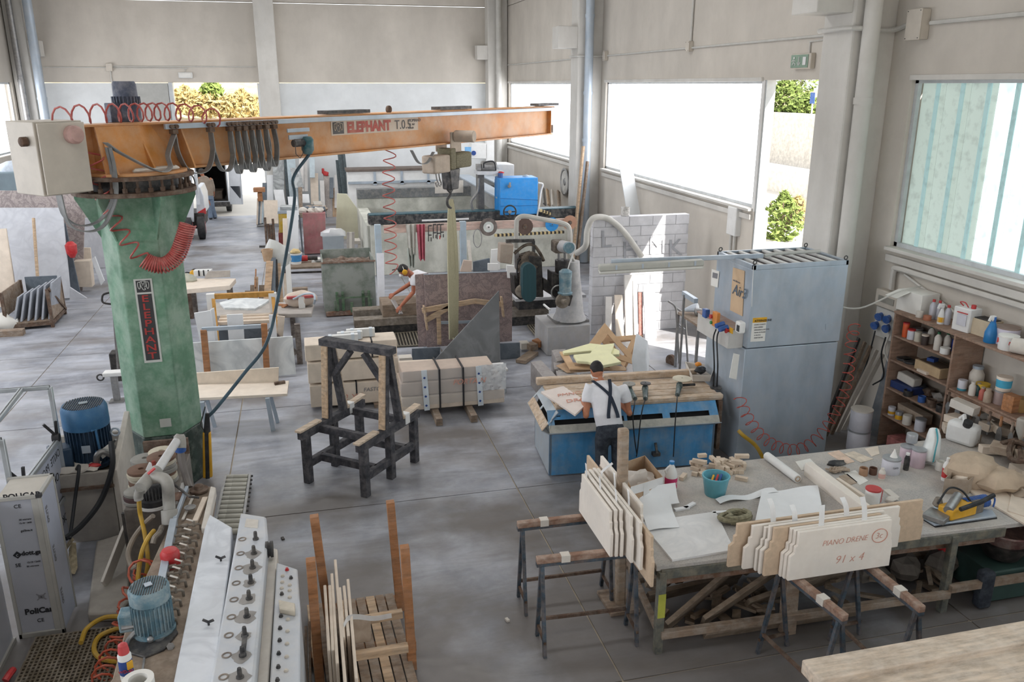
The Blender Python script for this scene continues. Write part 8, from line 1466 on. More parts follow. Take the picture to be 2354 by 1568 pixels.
# profiled stone plates
pl_c=[M('plate_white',(232,224,214),.6,0,.04,dust=.15,dc=(214,200,184)),M('plate_tan',(204,180,154),.65,0,.07,20)]
def plateX(lab,X,y0,y1,z0,z1,m,s=.05):
 zm=z0+(z1-z0)*.52;pr_=[(X,y0-s,z0),(X,y1+s,z0),(X,y1+s,zm),(X,y1+s*.35,zm+.04),(X,y1+s*.35,zm+.1),(X,y1,zm+.11),(X,y1,z1),(X,y0,z1),(X,y0,zm+.11),(X,y0-s*.35,zm+.1),(X,y0-s*.35,zm+.04),(X,y0-s,zm)]
 return solo('stone_plate',lab,'stone plate',m,MB().prism(pr_,(.028,0,0)),(X,(y0+y1)/2,z0),'profiled plates stacked on the left trestles',.003)
def plateY(lab,Y_,x0,x1,z0,z1,m,s=.06):
 zm=z0+(z1-z0)*.5;pr_=[(x0-s,Y_,z0),(x1+s*.6,Y_,z0),(x1+s*.6,Y_,zm),(x1+s*.3,Y_,zm+.03),(x1+s*.3,Y_,zm+.09),(x1,Y_,zm+.1),(x1,Y_,z1),(x0,Y_,z1),(x0,Y_,zm+.1),(x0-s*.35,Y_,zm+.09),(x0-s*.35,Y_,zm+.03),(x0-s,Y_,zm)]
 return solo('stone_plate',lab,'stone plate',m,MB().prism(pr_,(0,.03,0)),((x0+x1)/2,Y_,z0),'profiled plates stacked on the front trestles',.003)
LA=[(2.38,6.1,6.86,.94,1.36,0,'outermost plate of left stack, facing the open floor'),(2.425,6.09,6.9,.94,1.37,0,'second plate of left stack from open floor'),(2.47,6.08,6.92,.94,1.37,0,'third plate of left stack from open floor'),(2.525,5.98,6.96,.93,1.36,0,'fourth plate of left stack, sticking out slightly at near end'),(2.58,5.9,7.0,.9,1.33,0,'fifth plate of left stack, white, longer at near end'),(2.635,5.78,7.45,.8,1.26,1,'longest tan plate of left stack, nearest the table edge'),(2.69,6.15,7.2,.93,1.36,0,'short white plate of left stack next to timber post')]
for X,y0,y1,z0,z1,m,lb in LA:plateX(lb,X,y0,y1,z0,z1,pl_c[m])
LB_=[(5.40,3.79,4.68,0,'front white plate marked in red pencil'),(5.435,3.775,4.7,0,'plate right behind the marked front plate'),(5.47,3.76,4.7,0,'third plate counted from the marked front plate'),(5.51,3.63,4.66,1,'tan plate showing left of the marked plate'),(5.55,3.61,4.72,0,'thin white plate edge behind the tan plate'),(5.6,3.6,4.75,0,'plate with dark groove behind the tan plate'),(5.65,3.51,4.96,0,'wide white plate left of the grooved plate'),(5.71,3.4,5.25,1,'widest tan plate at the back of front stack')]
fp_=None
for Y_,x0,x1,m,lb in LB_:
 o=plateY(lb,Y_,x0,x1,.9,1.35 if Y_<5.6 else 1.31,pl_c[m]);fp_=fp_ or o
lettering(fp_,'PIANO DRENE',inkr,(4.02,5.399,1.19),(1,0,0),(0,0,1),.075,.001,shear=.25,bold=-.0016,wx=.9);lettering(fp_,'3c',inkr,(4.53,5.399,1.19),(1,0,0),(0,0,1),.08,.001,shear=.2,bold=-.0016);lettering(fp_,'91 x 4',inkr,(4.16,5.399,1.0),(1,0,0),(0,0,1),.11,.001,shear=.25,bold=-.0025)
cq=V((4.575,5.396,1.215));part(fp_,'pencil_ring',inkr,MB().tube([cq+V((.075*math.cos(a),0,.065*math.sin(a)))for a in[k*pi/8 for k in range(17)]],.0035,4))
tape=clear('white_tape',(240,240,240),.75)
for k,(x,y,h,lean_)in enumerate(((4.03,5.45,.17,.02),(3.88,5.6,.12,-.02),(4.35,5.55,.16,-.04),(4.45,5.45,.2,-.02),(3.72,5.68,.16,-.03))):solo('tape_strip',('tall strip of white tape standing on front stack, left of middle','shorter tape strip on the front stack by dark groove','tape strip on front stack before the white bar','bent wide tape strip at right of front stack','tape strip behind the tan plate of front stack')[k],'tape',tape,MB().ribbon(spline([(x,y,1.3),(x+lean_*.3,y+.02,1.35+h*.5),(x+lean_,y+.05,1.35+h)],4),(.05,0,0),.0015),(x,y,1.35))
for k,(y,x)in enumerate(((6.8,2.41),(6.5,2.44),(6.25,2.5),(6.75,2.55),(6.55,2.6),(6.2,2.6))):solo('tape_strip',('tape strip on left stack at the far end, outermost plate','tape strip on left stack between first plates','tape strip on left stack near its near end','long bent tape strip over the middle of left stack','tape strip on left stack by the white plate','near tape strip on the fifth plate of left stack')[k],'tape',tape,MB().ribbon(spline([(x,y,1.34),(x,y+.01,1.41),(x+(.12 if k==3 else .01),y+.06,1.46)],4),(0,.04,0),.0015),(x,y,1.36))
# things on the table
b0=[T_(x,y)for x,y in((1447,1174),(1521,1150),(1480,1098),(1418,1120))];cc=sum(b0,V())/4;cbx=thing('cardboard_box','open taped cardboard box of plastic bags behind left stack','box',cc);hb_=.26
for i in range(4):a,b=b0[i],b0[(i+1)%4];part(cbx,'side',card,MB().prism([a,b,b+V((0,0,hb_)),a+V((0,0,hb_))],(cc-(a+b)/2).normalized()*.006));
for a,b in((b0[0],b0[1]),):part(cbx,'tape',tape,MB().prism([a+V((0,-.004,hb_-.09)),b+V((0,-.004,hb_-.09)),b+V((0,-.004,hb_+.002)),a+V((0,-.004,hb_+.002))],(0,-.002,0)));part(cbx,'tape',tape,MB().prism([a.lerp(b,.4)+V((0,-.006,.05)),a.lerp(b,.58)+V((0,-.006,.05)),a.lerp(b,.58)+V((0,-.006,hb_)),a.lerp(b,.4)+V((0,-.006,hb_))],(0,-.002,0)))
part(cbx,'base',card,MB().prism(b0,(0,0,.006)));solo('plastic_bag','crumpled plastic bags inside the open cardboard box','bag',clear('bag_clear',(220,212,204),.8,.3),MB().ball(cc+V((0,0,.15)),.14,(1.3,1,.7),16,.6,8),cc+V((0,0,.1)))
q=T_(1541,1126);jg=thing('bleach_bottle','white plastic bottle with blue cap and pink label','bottle',q);part(jg,'body',white,MB().lathe(q,[(.055,0),(.062,.01),(.064,.16),(.058,.2),(.03,.27),(.022,.285),(.022,.3)],20));part(jg,'cap',M('cap_blue',(46,132,196),.4),MB().cyl(q+V((0,0,.295)),q+V((0,0,.325)),.026,n=14));part(jg,'label_wrap',M('label_pink',(206,52,110),.5,0,.1),MB().lathe(q,[(.0645,.03),(.0655,.15)],20,cap=False));part(jg,'grip',white,MB().tube([q+V((-.05,.0,.19)),q+V((-.07,0,.23)),q+V((-.03,0,.27))],.012,6));lettering(jg,'ACE',white,q+V((.0,-.066,.09)),(1,0,0),(0,0,1),.035)
q=T_(1643,1136);bu=thing('bucket','translucent turquoise bucket with tools in water','bucket',q);part(bu,'body',clear('turquoise_plastic',(112,188,206),.8,.25),MB().lathe(q,[(.1,0),(.105,.01),(.135,.2),(.142,.2),(.142,.215),(.128,.215),(.098,.015)],26));part(bu,'water',M('dirty_water',(84,120,130),.3,0,.1),MB().lathe(q,[(.1,.012),(.12,.13)],20));
for k,(dx,c_)in enumerate(((-.03,yellow),(.02,redp),(.06,bluep))):solo('hand_tool',('yellow tool handle poking from the turquoise bucket','red tool handle lying in turquoise bucket','blue tool handle inside the turquoise bucket')[k],'tool',c_,MB().beam(q+V((dx-.03,-.02,.15)),q+V((dx+.03,.05,.19)),.02,.02),q+V((dx,0,.16)),bevel=.004)
rnd=random.Random(9);blkp=M('small_block',(208,190,170),.7,0,.07,6,dust=.2,dc=(226,214,200))
for k in range(46):
 t=rnd.random();px_=1585+130*t;lay=0 if k<22 else(1 if k<36 else 2);yy=1100-38*math.sin(pi*min(1,t*1.1))*rnd.random()+(8 if lay==0 else 0);p_=T_(1600+115*t if lay else px_,1096-22*rnd.random()-8*(lay>0));p_.z+=.022+.042*lay;a=rnd.uniform(0,pi)
 solo('stone_offcut','small beige stone offcut in the pile on the table','offcut',blkp,MB().ob(p_,(rnd.uniform(.06,.16),.045,.042),a,rnd.uniform(-.1,.1)),p_,'small beige offcuts piled by bucket',.003)
for k,(x,y,a,lb)in enumerate(((1695,1088,-.3,'beige offcut lying apart, right of the turquoise bucket'),(1704,1104,-.7,'narrow beige offcut lying alone below the pile'),(1570,1100,.8,'beige offcut lying alone left of bucket'))):p_=T_(x,y);solo('stone_offcut',lb,'offcut',blkp,MB().ob(p_+V((0,0,.02)),(.13,.05,.04),a),p_,None,.003)
a,b=T_(1762,1056),T_(1833,1110);rl=thing('plastic_roll','white roll of plastic film lying on the table','roll',a.lerp(b,.5));u=V((0,0,.045));part(rl,'film',white,MB().lathe(a+u,[(.044,0),(.046,.01),(.046,(b-a).length-.01),(.044,(b-a).length)],18,b-a));part(rl,'core',card,MB().lathe(b+u-(b-a).normalized()*.01,[(.03,0),(.03,.014),(.022,.014),(.022,0)],16,b-a))
a,b=T_(1852,1092),T_(2000,1208);solo('stone_bar','long white square-edged stone bar lying across the table','bar',pl_c[0],MB().beam(a+V((.02,0,.075)),b+V((.02,.1,.075)),.09,.15),a.lerp(b,.5),bevel=.004);a,b=T_(1925,1106),T_(2005,1160);solo('stone_strip','thin cream strip lying beside the long white bar','strip',cream,MB().beam(a+V((0,0,.02)),b+V((0,0,.02)),.04,.035),a)
flat('marble_tile','large white marble tile at the table front corner','tile',stone('tile_white',(226,226,226),(202,204,206),3,.4,.4),[(1545,1292),(1688,1268),(1645,1180),(1473,1205)],ZTB,.022)
def curl(lab,pa,fn,m):solo('foam_sheet',lab,'sheet',m,MB().sheet(fn,18,10,.004),pa)
fmw=M('foam_white',(232,234,236),.7,0,.02);A0,A1,A2_=T_(1490,1222,.905),T_(1562,1212,.905),T_(1465,1150,.905)
curl('white foam sheet curling up over the marble tile',A0,lambda u,v:A0+(A1-A0)*u+(A2_-A0)*v+V((0,0,.012+.12*max(0,v-.45)**1.5*2.4+.008*math.sin(u*5))),fmw);curl('second white foam sheet bent behind the first',A1,lambda u,v:T_(1475,1172,.91)+(T_(1562,1160,.91)-T_(1475,1172,.91))*u+V((.02,.16,0))*v+V((0,0,.02+.14*v*v)),fmw)
B0,B1,B2_=T_(1735,1205,.9),T_(1892,1188,.9),T_(1700,1140,.9);curl('large flat white foam sheet in the middle of table',B0,lambda u,v:B0+(B1-B0)*u*(1-.12*v)+(B2_-B0)*v+V((.25*v,0,.02+.012*math.sin(u*6+v*3))),fmw);curl('long thin white foam piece behind the large foam sheet',B2_,lambda u,v:T_(1655,1160,.89)+(T_(1790,1135,.89)-T_(1655,1160,.89))*u+V((0,.1,0))*v+V((0,0,.012+.02*math.sin(u*9))),fmw)
rop=M('rope_green',(150,146,122),.95,0,.2,30,bump=.4);q=T_(1690,1200);solo('rope_sling','thick grey-green rope sling coiled on the table','rope',rop,MB().tube([q+V(((.17-.012*(k%9))*math.cos(k*.45)+.03*math.sin(k*.2),(.1-.006*(k%7))*math.sin(k*.45),.03+.0035*k*.4))for k in range(44)],.026,8),q)
for k,(x,y,a_)in enumerate(((1585,1165,.5),(1672,1180,-.15),(1567,1172,.1))):p_=T_(x,y);solo('foam_strip',('small white strip lying right of the curled foam','long white strip behind the rope sling','white strip end beside curled foam')[k],'strip',fmw,MB().ob(p_+V((0,0,.012)),(.16 if k!=1 else .3,.04,.02),a_),p_)
# cards, tins and pots at the back of the table
for k,(pp_,m,lb)in enumerate((([(1828,1062),(1862,1055),(1882,1075),(1842,1082)],paper,'white drawing sheet at back of table near roll'),([(1902,1042),(1928,1036),(1965,1062),(1944,1068)],M('card_pinkish',(222,196,176),.9,0,.12,9),'pinkish stained card at back of the table, left'),([(1940,1044),(1962,1038),(2008,1056),(1980,1064)],M('card_stained',(218,204,186),.9,0,.15,9),'cream stained card behind brown cups'),([(1988,1032),(2018,1026),(2022,1044),(2004,1050)],cream,'blank cream tile at back edge of the table'),([(1940,1088),(1966,1082),(1996,1106),(1976,1116)],paper,'folded white paper before the brown cups'),([(1928,1096),(1948,1090),(1972,1110),(1954,1116)],cardd,'brown card under the folded paper'))):flat('card',lb,'card',m,pp_,ZTB,.006)
solo('tape_roll','roll of white tape standing at far end of the white bar','roll',paper,MB().lathe(T_(1856,1080),[(.045,.0),(.045,.07),(.034,.07),(.034,0)],20),T_(1856,1080));solo('rag','dark grey rag lying left of the brown cups','rag',darks,MB().ball(T_(1925,1065,.89),.09,(1.3,.7,.25),12,.5,5),T_(1925,1065));solo('rope','tangled stained string left of the brown cups','string',cardd,MB().tube([T_(1920,1082,.9)+V((.1*math.sin(k*1.1)+.02*k*.1,.05*math.cos(k*1.7),.01*(k%3)))for k in range(40)],.009,5),T_(1920,1082))
def can(nm,lab,cat,q,r,h,m,band=None,top=None,b0_=.2,b1_=.8,open_=False,taper=1.,txt=None):
 t=thing(nm,lab,cat,q);part(t,'body',m,MB().lathe(q,[(r*.97,0),(r,.006),(r*taper,h-.006),(r*taper*.97,h)]+([(r*taper*.9,h),(r*.88,h*.5)]if open_ else[]),18))
 if band:part(t,'label_band',band,MB().lathe(q,[(r*(1+(taper-1)*b0_)*1.01,h*b0_),(r*(1+(taper-1)*b1_)*1.01,h*b1_)],18,cap=False))
 if top:part(t,'lid',top,MB().lathe(q,[(r*taper*1.03,h-.008),(r*taper*1.03,h+.008),(r*taper*.9,h+.008)],18))
 if txt:lettering(t,txt[0],txt[1],q+V((-r*.6*taper,-r*.0-r*taper*1.02,h*.5)),(1,0,0),(0,0,1),txt[2])
 return t
def bottle(nm,lab,q,r,h,m,capm,cr=.4,band=None,kind='bottle'):
 t=thing(nm,lab,kind,q);part(t,'body',m,MB().lathe(q,[(r*.95,0),(r,.008),(r,h*.66),(r*.8,h*.76),(r*cr,h*.86),(r*cr,h*.9)],16));part(t,'cap',capm,MB().cyl(q+V((0,0,h*.88)),q+V((0,0,h)),r*cr*1.15,n=12))
 if band:part(t,'label_band',band,MB().lathe(q,[(r*1.01,h*.15),(r*1.01,h*.55)],16,cap=False))
 return t
tin=M('tin_grey',(176,178,182),.35,.5,.08);tinl=M('tin_label',(206,206,214),.5,0,.06);brc_=M('cup_tan',(170,134,106),.7,0,.15);ambr=M('amber',(120,66,36),.4,0,.2)
can('cup','tan cup stained amber inside, left of pair','cup',T_(1984,1092),.045,.085,brc_,None,None,open_=True);can('cup','dark brown cup right of the amber cup','cup',T_(2006,1090),.042,.075,M('cup_dark',(104,74,60),.7,0,.2),open_=True);bottle('small_bottle','small cloudy white bottle with pink base, by big tin',T_(2026,1102),.035,.13,offw,offw,.5,M('faint_pink',(214,170,160),.7));c_=can('paint_tin','big shiny paint tin with a white funnel on lid','tin',T_(2046,1086),.095,.17,tinl,None,tin,txt=('TIXO',inkg,.03));q=T_(2046,1086)+V((.02,0,.18));solo('funnel','white plastic funnel standing on the big tin','funnel',paper,MB().lathe(q,[(.04,0),(.012,.07),(.008,.09)],12),q)
can('paint_tin','pink-labelled tin behind the funnel tin, left','tin',T_(2082,1062),.075,.19,M('tin_pink',(206,186,196),.5,0,.06),None,tin);can('paint_tin','pink-labelled tin behind funnel tin, right with red cap','tin',T_(2108,1072),.075,.2,M('tin_pink',(206,186,196),.5,0,.06),None,tin);bottle('dark_bottle','slim dark bottle with white cap between the tins',T_(2082,1080),.03,.2,darks,white,.6);can('paint_tin','shiny grey tin standing on the pink tins','tin',T_(2096,1060)+V((0,.05,.21)),.06,.1,tin)
wb=thing('plastic_bag','white plastic bag with teal stripe standing among tins','bag',T_(2140,1074));q=T_(2138,1072);part(wb,'bag',M('bag_white',(226,228,226),.4,0,.04),MB().tube(spline([q+V((-.03,0,.05)),q+V((.02,.05,.14)),q+V((.1,.12,.24)),q+V((.16,.2,.34))],4),.08,12,[.05,.08,.1,.1,.1,.095,.09,.085,.08,.075,.07,.06,.05]));part(wb,'stripe',M('bag_teal',(70,150,160),.5),MB().ribbon(spline([q+V((-.06,-.1,.1)),q+V((.0,-.04,.22)),q+V((.08,.04,.3)),q+V((.13,.14,.38))],4),(.02,0,.01),.003))
bottle('red_cartridge','red and white cartridge with white nozzle by box',T_(2172,1104),.04,.26,white,white,.35,redp,'cartridge');can('white_cup','white cup hidden beside the plastic bag','cup',T_(2160,1080),.05,.1,paper,open_=True)
b0=[T_(x,y)for x,y in((2166,1135),(2222,1138),(2248,1118),(2190,1112))];cc=sum(b0,V())/4;cb2=thing('cardboard_box','small open grey cardboard box at right of table','box',cc)
for i in range(4):a,b=b0[i],b0[(i+1)%4];part(cb2,'side',cardd,MB().prism([a,b,b+V((0,0,.17)),a+V((0,0,.17))],(cc-(a+b)/2).normalized()*.005))
solo('stone_lump','beige lump sitting in the small grey cardboard box','stone',creamd,MB().ball(cc+V((0,0,.09)),.1,(1,.8,.8),10,.4,3),cc);sk_=M('dusty_sack',(186,166,144),.9,0,.1,5);solo('sack','large dusty brown paper sack behind the small box','sack',sk_,MB().ball(T_(2235,1085,1.0),.26,(1.2,.9,.75),16,.3,7),T_(2235,1090));solo('sack','second dusty sack slumped right of small box','sack',sk_,MB().ball(T_(2300,1105,.98),.22,(1.2,.9,.6),16,.4,8),T_(2300,1105))
can('white_beaker','white beaker with red drips in front of tins','cup',T_(2004,1155),.07,.15,white,None,M('red_rim',(190,70,70),.6),open_=True,taper=1.08);solo('red_drips','red paint drips down the side of white beaker','paint',redp,MB().prism([T_(2004,1155)+V((.055,-.055,.02)),T_(2004,1155)+V((.075,-.03,.02)),T_(2004,1155)+V((.08,-.03,.15)),T_(2004,1155)+V((.058,-.06,.15))],(.004,-.004,0)),T_(2004,1155));solo('putty_knife','white putty knife lying right of the white beaker','knife',offw,MB().prism([T_(2030,1128),T_(2044,1126),T_(2068,1145),T_(2058,1150)],(0,0,.012)),T_(2045,1138));solo('paper_scrap','crumpled white scrap next to the putty knife','scrap',offw,MB().ball(T_(2050,1148,.9),.05,(1.4,.8,.5),10,.6,1),T_(2050,1148))
# vacuum lifter
vl=thing('vacuum_lifter','yellow vacuum lifter with blue coil hose on grey plate','lifter',T_(2200,1190));Pv=[T_(x,y)for x,y in((2112,1190),(2148,1212),(2290,1192),(2280,1178),(2150,1168))];part(vl,'base_plate',galv,MB().prism(Pv,(0,0,.03)),.006);part(vl,'rubber_seal',black,MB().prism([p_-V((0,.01,0))for p_ in Pv],(0,0,.012)))
q=T_(2190,1185,.91);part(vl,'body',yellow,MB().ob(q+V((.04,0,.06)),(.34,.16,.11),.15),.015);part(vl,'pump',steel,MB().cyl(q+V((-.12,-.06,.1)),q+V((.1,.08,.16)),.045,n=12));part(vl,'handle',black,MB().tube([q+V((-.05,-.13,.14)),q+V((.2,-.1,.17)),q+V((.38,-.06,.2))],.022,8));part(vl,'side_tray',steel,MB().ob(q+V((-.2,-.02,.03)),(.2,.2,.05),.5),.006);part(vl,'valve',brass,MB().lathe(q+V((-.1,.1,.06)),[(.03,0),(.05,.02),(.03,.09)],12));part(vl,'wiring',cabk,MB().tube(spline([q+V((-.15,.05,.12)),q+V((0,.1,.24)),q+V((.15,.1,.2)),q+V((.2,.02,.12))],5),.01,5));part(vl,'battery_box',brass,MB().ob(q+V((.26,.04,.06)),(.13,.14,.12),.15),.01)
hp_=T_(2215,1160,.98);part(vl,'coil_hose',bluep,MB().tube(coil([hp_,hp_+V((.28,.02,.0))],.055,13,12),.0095,6));part(vl,'hose_tail',bluep,MB().tube(spline([hp_+V((.28,0,.05)),hp_+V((.36,.0,.02)),hp_+V((.34,-.02,-.06))],4),.0095,6))
flat('card_sheet','big tan card sheet propped at the right table edge','card',creamd,[(2316,1178),(2400,1205),(2400,1080),(2330,1110)],ZTB+.01,.02)
# ================= near table, bottom right =================
nt=thing('near_table','pale timber bench top with raised edge, in bottom right corner','table',(4.8,3.8,0));dtop=wood('dusty_bench_cloth',(206,188,168),dust=.5,dc=(222,210,196));part(nt,'top',dtop,MB().box((3.3,3.0,.8),(6.6,4.22,.9)),.01);part(nt,'edge_rail',dtop,MB().box((3.24,4.2,.84),(6.6,4.42,.95)),.012);part(nt,'gap_board',frb,MB().box((3.3,4.17,.83),(6.6,4.2,.89)))
for x,y in((3.4,4.3),(3.4,3.1),(6.4,4.3)):part(nt,'leg',lumd,MB().box((x-.05,y-.05,0),(x+.05,y+.05,.8)),.006)
solo('plastic_bag','cloudy plastic bag hanging at left end of the near bench','bag',clear('cloudy_bag',(214,216,214),.8,.3),MB().ball((3.2,4.2,.72),.16,(.8,1,.9),14,.5,9),(3.2,4.2,.7))
# ================= shelf unit on the right wall =================
shm=wood('shelf_wood',(146,118,100),dust=.35,dc=(170,150,134));XS=7.66;su=thing('shelf_unit','dusty brown plank shelf unit along right wall, full of cans','shelf',(7.9,8.5,0));yA,yB,yC=9.34,8.24,5.6
LV=[1.98,1.65,1.3,.9,.5]
part(su,'top_plank',shm,MB().box((XS-.02,yC,LV[0]-.03),(8.1,yA+.02,LV[0])),.004)
for z in LV[1:]:part(su,'shelf',shm,MB().box((XS,yB,z-.025),(8.1,yA,z)),.003)
part(su,'right_shelf',shm,MB().box((XS,yC,1.255),(8.1,yB-.03,1.28)),.003)
for y in(yA,yB):part(su,'upright',shm,MB().box((XS-.01,y-.015,.02),(8.1,y+.015,LV[0]-.03)),.003)
part(su,'back_board',M('shelf_back',(150,138,126),.9,0,.1),MB().box((8.08,yB,.1),(8.1,yA,1.95)))
def SH(x,y,lv,X=7.84):p_=GX(x,y,X);return V((X,min(p_.y,yA-.09)if lv!='r' else p_.y,LV[lv]if isinstance(lv,int)else 1.28))
q=SH(2098,722,0,7.9);wc=thing('carton','white carton with open flap on the top shelf','carton',q);part(wc,'body',paper,MB().ob(q+V((0,0,.14)),(.3,.42,.28),.1),.004);part(wc,'flap',paper,MB().prism([q+V((-.16,.2,.27)),q+V((-.15,-.03,.28)),q+V((-.34,-.0,.2)),q+V((-.36,.2,.2))],(0,0,.006)));part(wc,'brown_strip',card,MB().ob(q+V((-.152,.08,.05)),(.006,.22,.08),.1))
sil=M('silver_bottle',(190,190,198),.4,.2,.06);
bottle('solvent_bottle','silver solvent bottle with red cap beside carton',SH(2140,742,0),.042,.26,sil,redp);bottle('solvent_bottle','silver solvent bottle behind the yellow spray',SH(2154,745,0,7.9),.04,.25,sil,redp);bottle('solvent_bottle','silver solvent bottle with red cap right of yellow spray',SH(2174,756,0),.042,.25,sil,redp)
def spray(lab,q,r,h,m,trig,band=None):
 t=thing('spray_bottle',lab,'spray bottle',q);part(t,'body',m,MB().lathe(q,[(r*.95,0),(r,.01),(r,h*.35),(r*.4,h*.72),(r*.3,h*.76)],18));part(t,'trigger',white,MB().ob(q+V((-.01,0,h*.88)),(.05,.035,.05)).ob(q+V((-.05,.0,h*.86)),(.03,.02,.07),0,0,.4).cyl(q+V((0,0,h*.75)),q+V((0,0,h*.85)),.018,n=8),.004);
 if trig:part(t,'lever',trig,MB().ob(q+V((.0,-.02,h*.8)),(.02,.02,.08),.3))
 if band:part(t,'label_band',band,MB().lathe(q,[(r*1.01,h*.1),(r*1.01,h*.34)],16,cap=False))
spray('white and yellow spray bottle between solvent bottles',SH(2160,752,0,7.78),.042,.27,white,None,yellow);spray('bright blue spray bottle with white trigger on top shelf',SH(2274,795,0,7.78),.075,.34,M('spray_blue',(34,122,184),.35),M('trigger_blue',(40,110,190),.4))
can('jar','small jar of white powder in front of carton','jar',SH(2112,735,0,7.74),.045,.08,offw);can('tape_roll','orange-brown tape rolls stacked below the solvent bottles','roll',SH(2130,742,0,7.74),.05,.06,M('tape_orange',(176,112,84),.6))
q=SH(2216,772,0,7.86);sqc=thing('solvent_can','big square white can with red cap and handle','can',q);part(sqc,'body',white,MB().ob(q+V((0,0,.15)),(.2,.24,.3),.15),.012);part(sqc,'cap',redp,MB().cyl(q+V((0,-.08,.3)),q+V((0,-.08,.345)),.028,n=12));part(sqc,'handle',redp,MB().tube(spline([q+V((-.02,.06,.3)),q+V((-.06,.08,.35)),q+V((-.06,-.0,.36)),q+V((-.02,-.02,.3))],4),.007,6));part(sqc,'label_panel',tinl,MB().ob(q+V((-.105,-.03,.15)),(.006,.13,.14),.15));part(sqc,'red_line',redp,MB().ob(q+V((-.106,-.03,.24)),(.006,.15,.012),.15))
q=SH(2262,785,0,7.94);ob_=thing('carton','open cream carton of dark odds between can and blue spray','carton',q);part(ob_,'body',M('carton_cream',(206,190,164),.9,0,.08),MB().ob(q+V((0,0,.1)),(.2,.28,.2),.1),.004);part(ob_,'contents',bkm,MB().ob(q+V((0,0,.195)),(.16,.24,.03),.1))
can('paint_tub','wide white and lilac tub behind the blue spray bottle','tub',SH(2310,800,0,7.92),.13,.2,M('tub_lilac',(206,200,214),.5,0,.05),None,M('lid_brown',(150,132,122),.6),txt=None);tl=can('plastic_tub','white tub with red lettering at end of top shelf','tub',SH(2312,818,0,7.76),.1,.16,white,None,paper,taper=1.08);q=SH(2312,818,0,7.76);lettering(tl,'luxor',inkred,q+V((-.1,.06,.08)),(.25,-1,0),(0,0,1),.075,.001,bold=.003)
q=SH(2345,828,0,7.8);solo('pipe_offcut','grey-white pipe offcut lying at the top shelf end','pipe',offw,MB().lathe(q+V((-.08,.06,.09)),[(.09,0),(.09,.4),(.075,.4),(.075,0)],22,(.5,-1,0)),q)
can('foam_can','orange foam can with white swirl on second shelf','can',SH(2080,775,1,7.74),.042,.19,M('can_orange',(214,92,48),.45,0,.1),None,redp);can('tin','white tin with red rim on second shelf','tin',SH(2093,782,1,7.74),.05,.13,tinl,None,redp);can('tin','shiny round tin at back of second shelf','tin',SH(2108,770,1,7.95),.07,.1,tin);can('tin','tall cream tin on the second shelf','tin',SH(2108,790,1,7.76),.045,.13,M('tin_cream',(206,200,184),.6));can('jar','dark jar with cream lid on the second shelf','jar',SH(2124,797,1,7.74),.045,.13,M('jar_dark',(62,50,46),.5),None,cream);can('tin','small grey bowl behind the cream tin','tin',SH(2125,780,1,7.95),.05,.08,galv)
grc=M('cap_green',(30,96,60),.5);
for x,y,X,lb in((2136,803,7.86,'white bottle with green cap on second shelf, left'),(2152,812,7.74,'white bottle with green cap on second shelf, front middle'),(2174,812,7.84,'white bottle with green cap on second shelf, right')):bottle('cleaner_bottle',lb,SH(x,y,1,X),.045,.24,offw,grc,.38)
can('plastic_tub','low white tub in front of right green-capped bottle','tub',SH(2170,822,1,7.73),.06,.07,white,None,paper);can('blue_can','dark blue can at right end of the second shelf','can',SH(2190,818,1,7.9),.035,.16,M('can_blue',(36,60,140),.4));solo('blue_rag','small blue rag at left end of second shelf','rag',bluep,MB().ball(SH(2062,772,1,7.8)+V((0,0,.03)),.06,(1,.9,.5),10,.4),SH(2062,772,1))
for k,(x,y)in enumerate(((2062,840),(2092,850))):can('grinding_plate',('stack of dark plates at left of third shelf','dark round plate with a rod on third shelf')[k],'plate',SH(x,y,2,7.82),.1,.03,darks)
q=SH(2145,870,2,7.82);tb2=thing('carton','torn tan carton with dark inside on the third shelf','carton',q);part(tb2,'body',M('carton_tan',(190,164,130),.9,0,.1),MB().ob(q+V((0,0,.07)),(.24,.46,.13)),.004);part(tb2,'opening',M('carton_inside',(84,66,50),.95),MB().ob(q+V((0,0,.137)),(.19,.4,.008)));part(tb2,'blue_packet',inkblue,MB().ob(q+V((.02,.08,.16)),(.1,.1,.05),.3));solo('stone_sample','flat beige block before the torn carton','block',creamd,MB().ob(SH(2122,868,2,7.7)+V((0,0,.02)),(.08,.18,.035)),SH(2122,868,2))
q=SH(2088,890,3,7.84);solo('brush_bundle','bundle of pale brushes in paper on fourth shelf','brushes',offw,MB().ob(q+V((0,0,.17)),(.16,.3,.12),.1,.1),q+V((0,0,.1)),bevel=.02);solo('blue_crate','flat dark blue crate under the pale brushes','crate',M('crate_blue',(42,60,110),.5),MB().ob(q+V((0,0,.05)),(.26,.4,.1),.05),q,bevel=.01)
can('cup','blue cup on the fourth shelf','cup',SH(2118,925,3,7.72),.05,.08,bluep,open_=True);can('pot','dark pot on the fourth shelf left','pot',SH(2086,915,3,7.7),.06,.08,bkm,open_=True);can('pot','brown crusty pot on fourth shelf middle','pot',SH(2140,935,3,7.72),.06,.1,rust,open_=True);can('pot','black pot at right of the fourth shelf','pot',SH(2162,945,3,7.72),.06,.09,bkm,open_=True)
for k in range(5):q=SH(2075+20*k,900+8*k,3,7.95);solo('tool_clutter',('dark crumpled tool roll at back of fourth shelf, first','grey lump of dried mortar on fourth shelf','dark glove heaped on the fourth shelf','brown lump beside the glove on fourth shelf','grey wedge at right back of the fourth shelf')[k],'clutter',(bkm,cardd,cabk,rust,conct)[k],MB().ball(q+V((0,0,.06)),.08,(1,1.2,.8),10,.6,k),q)
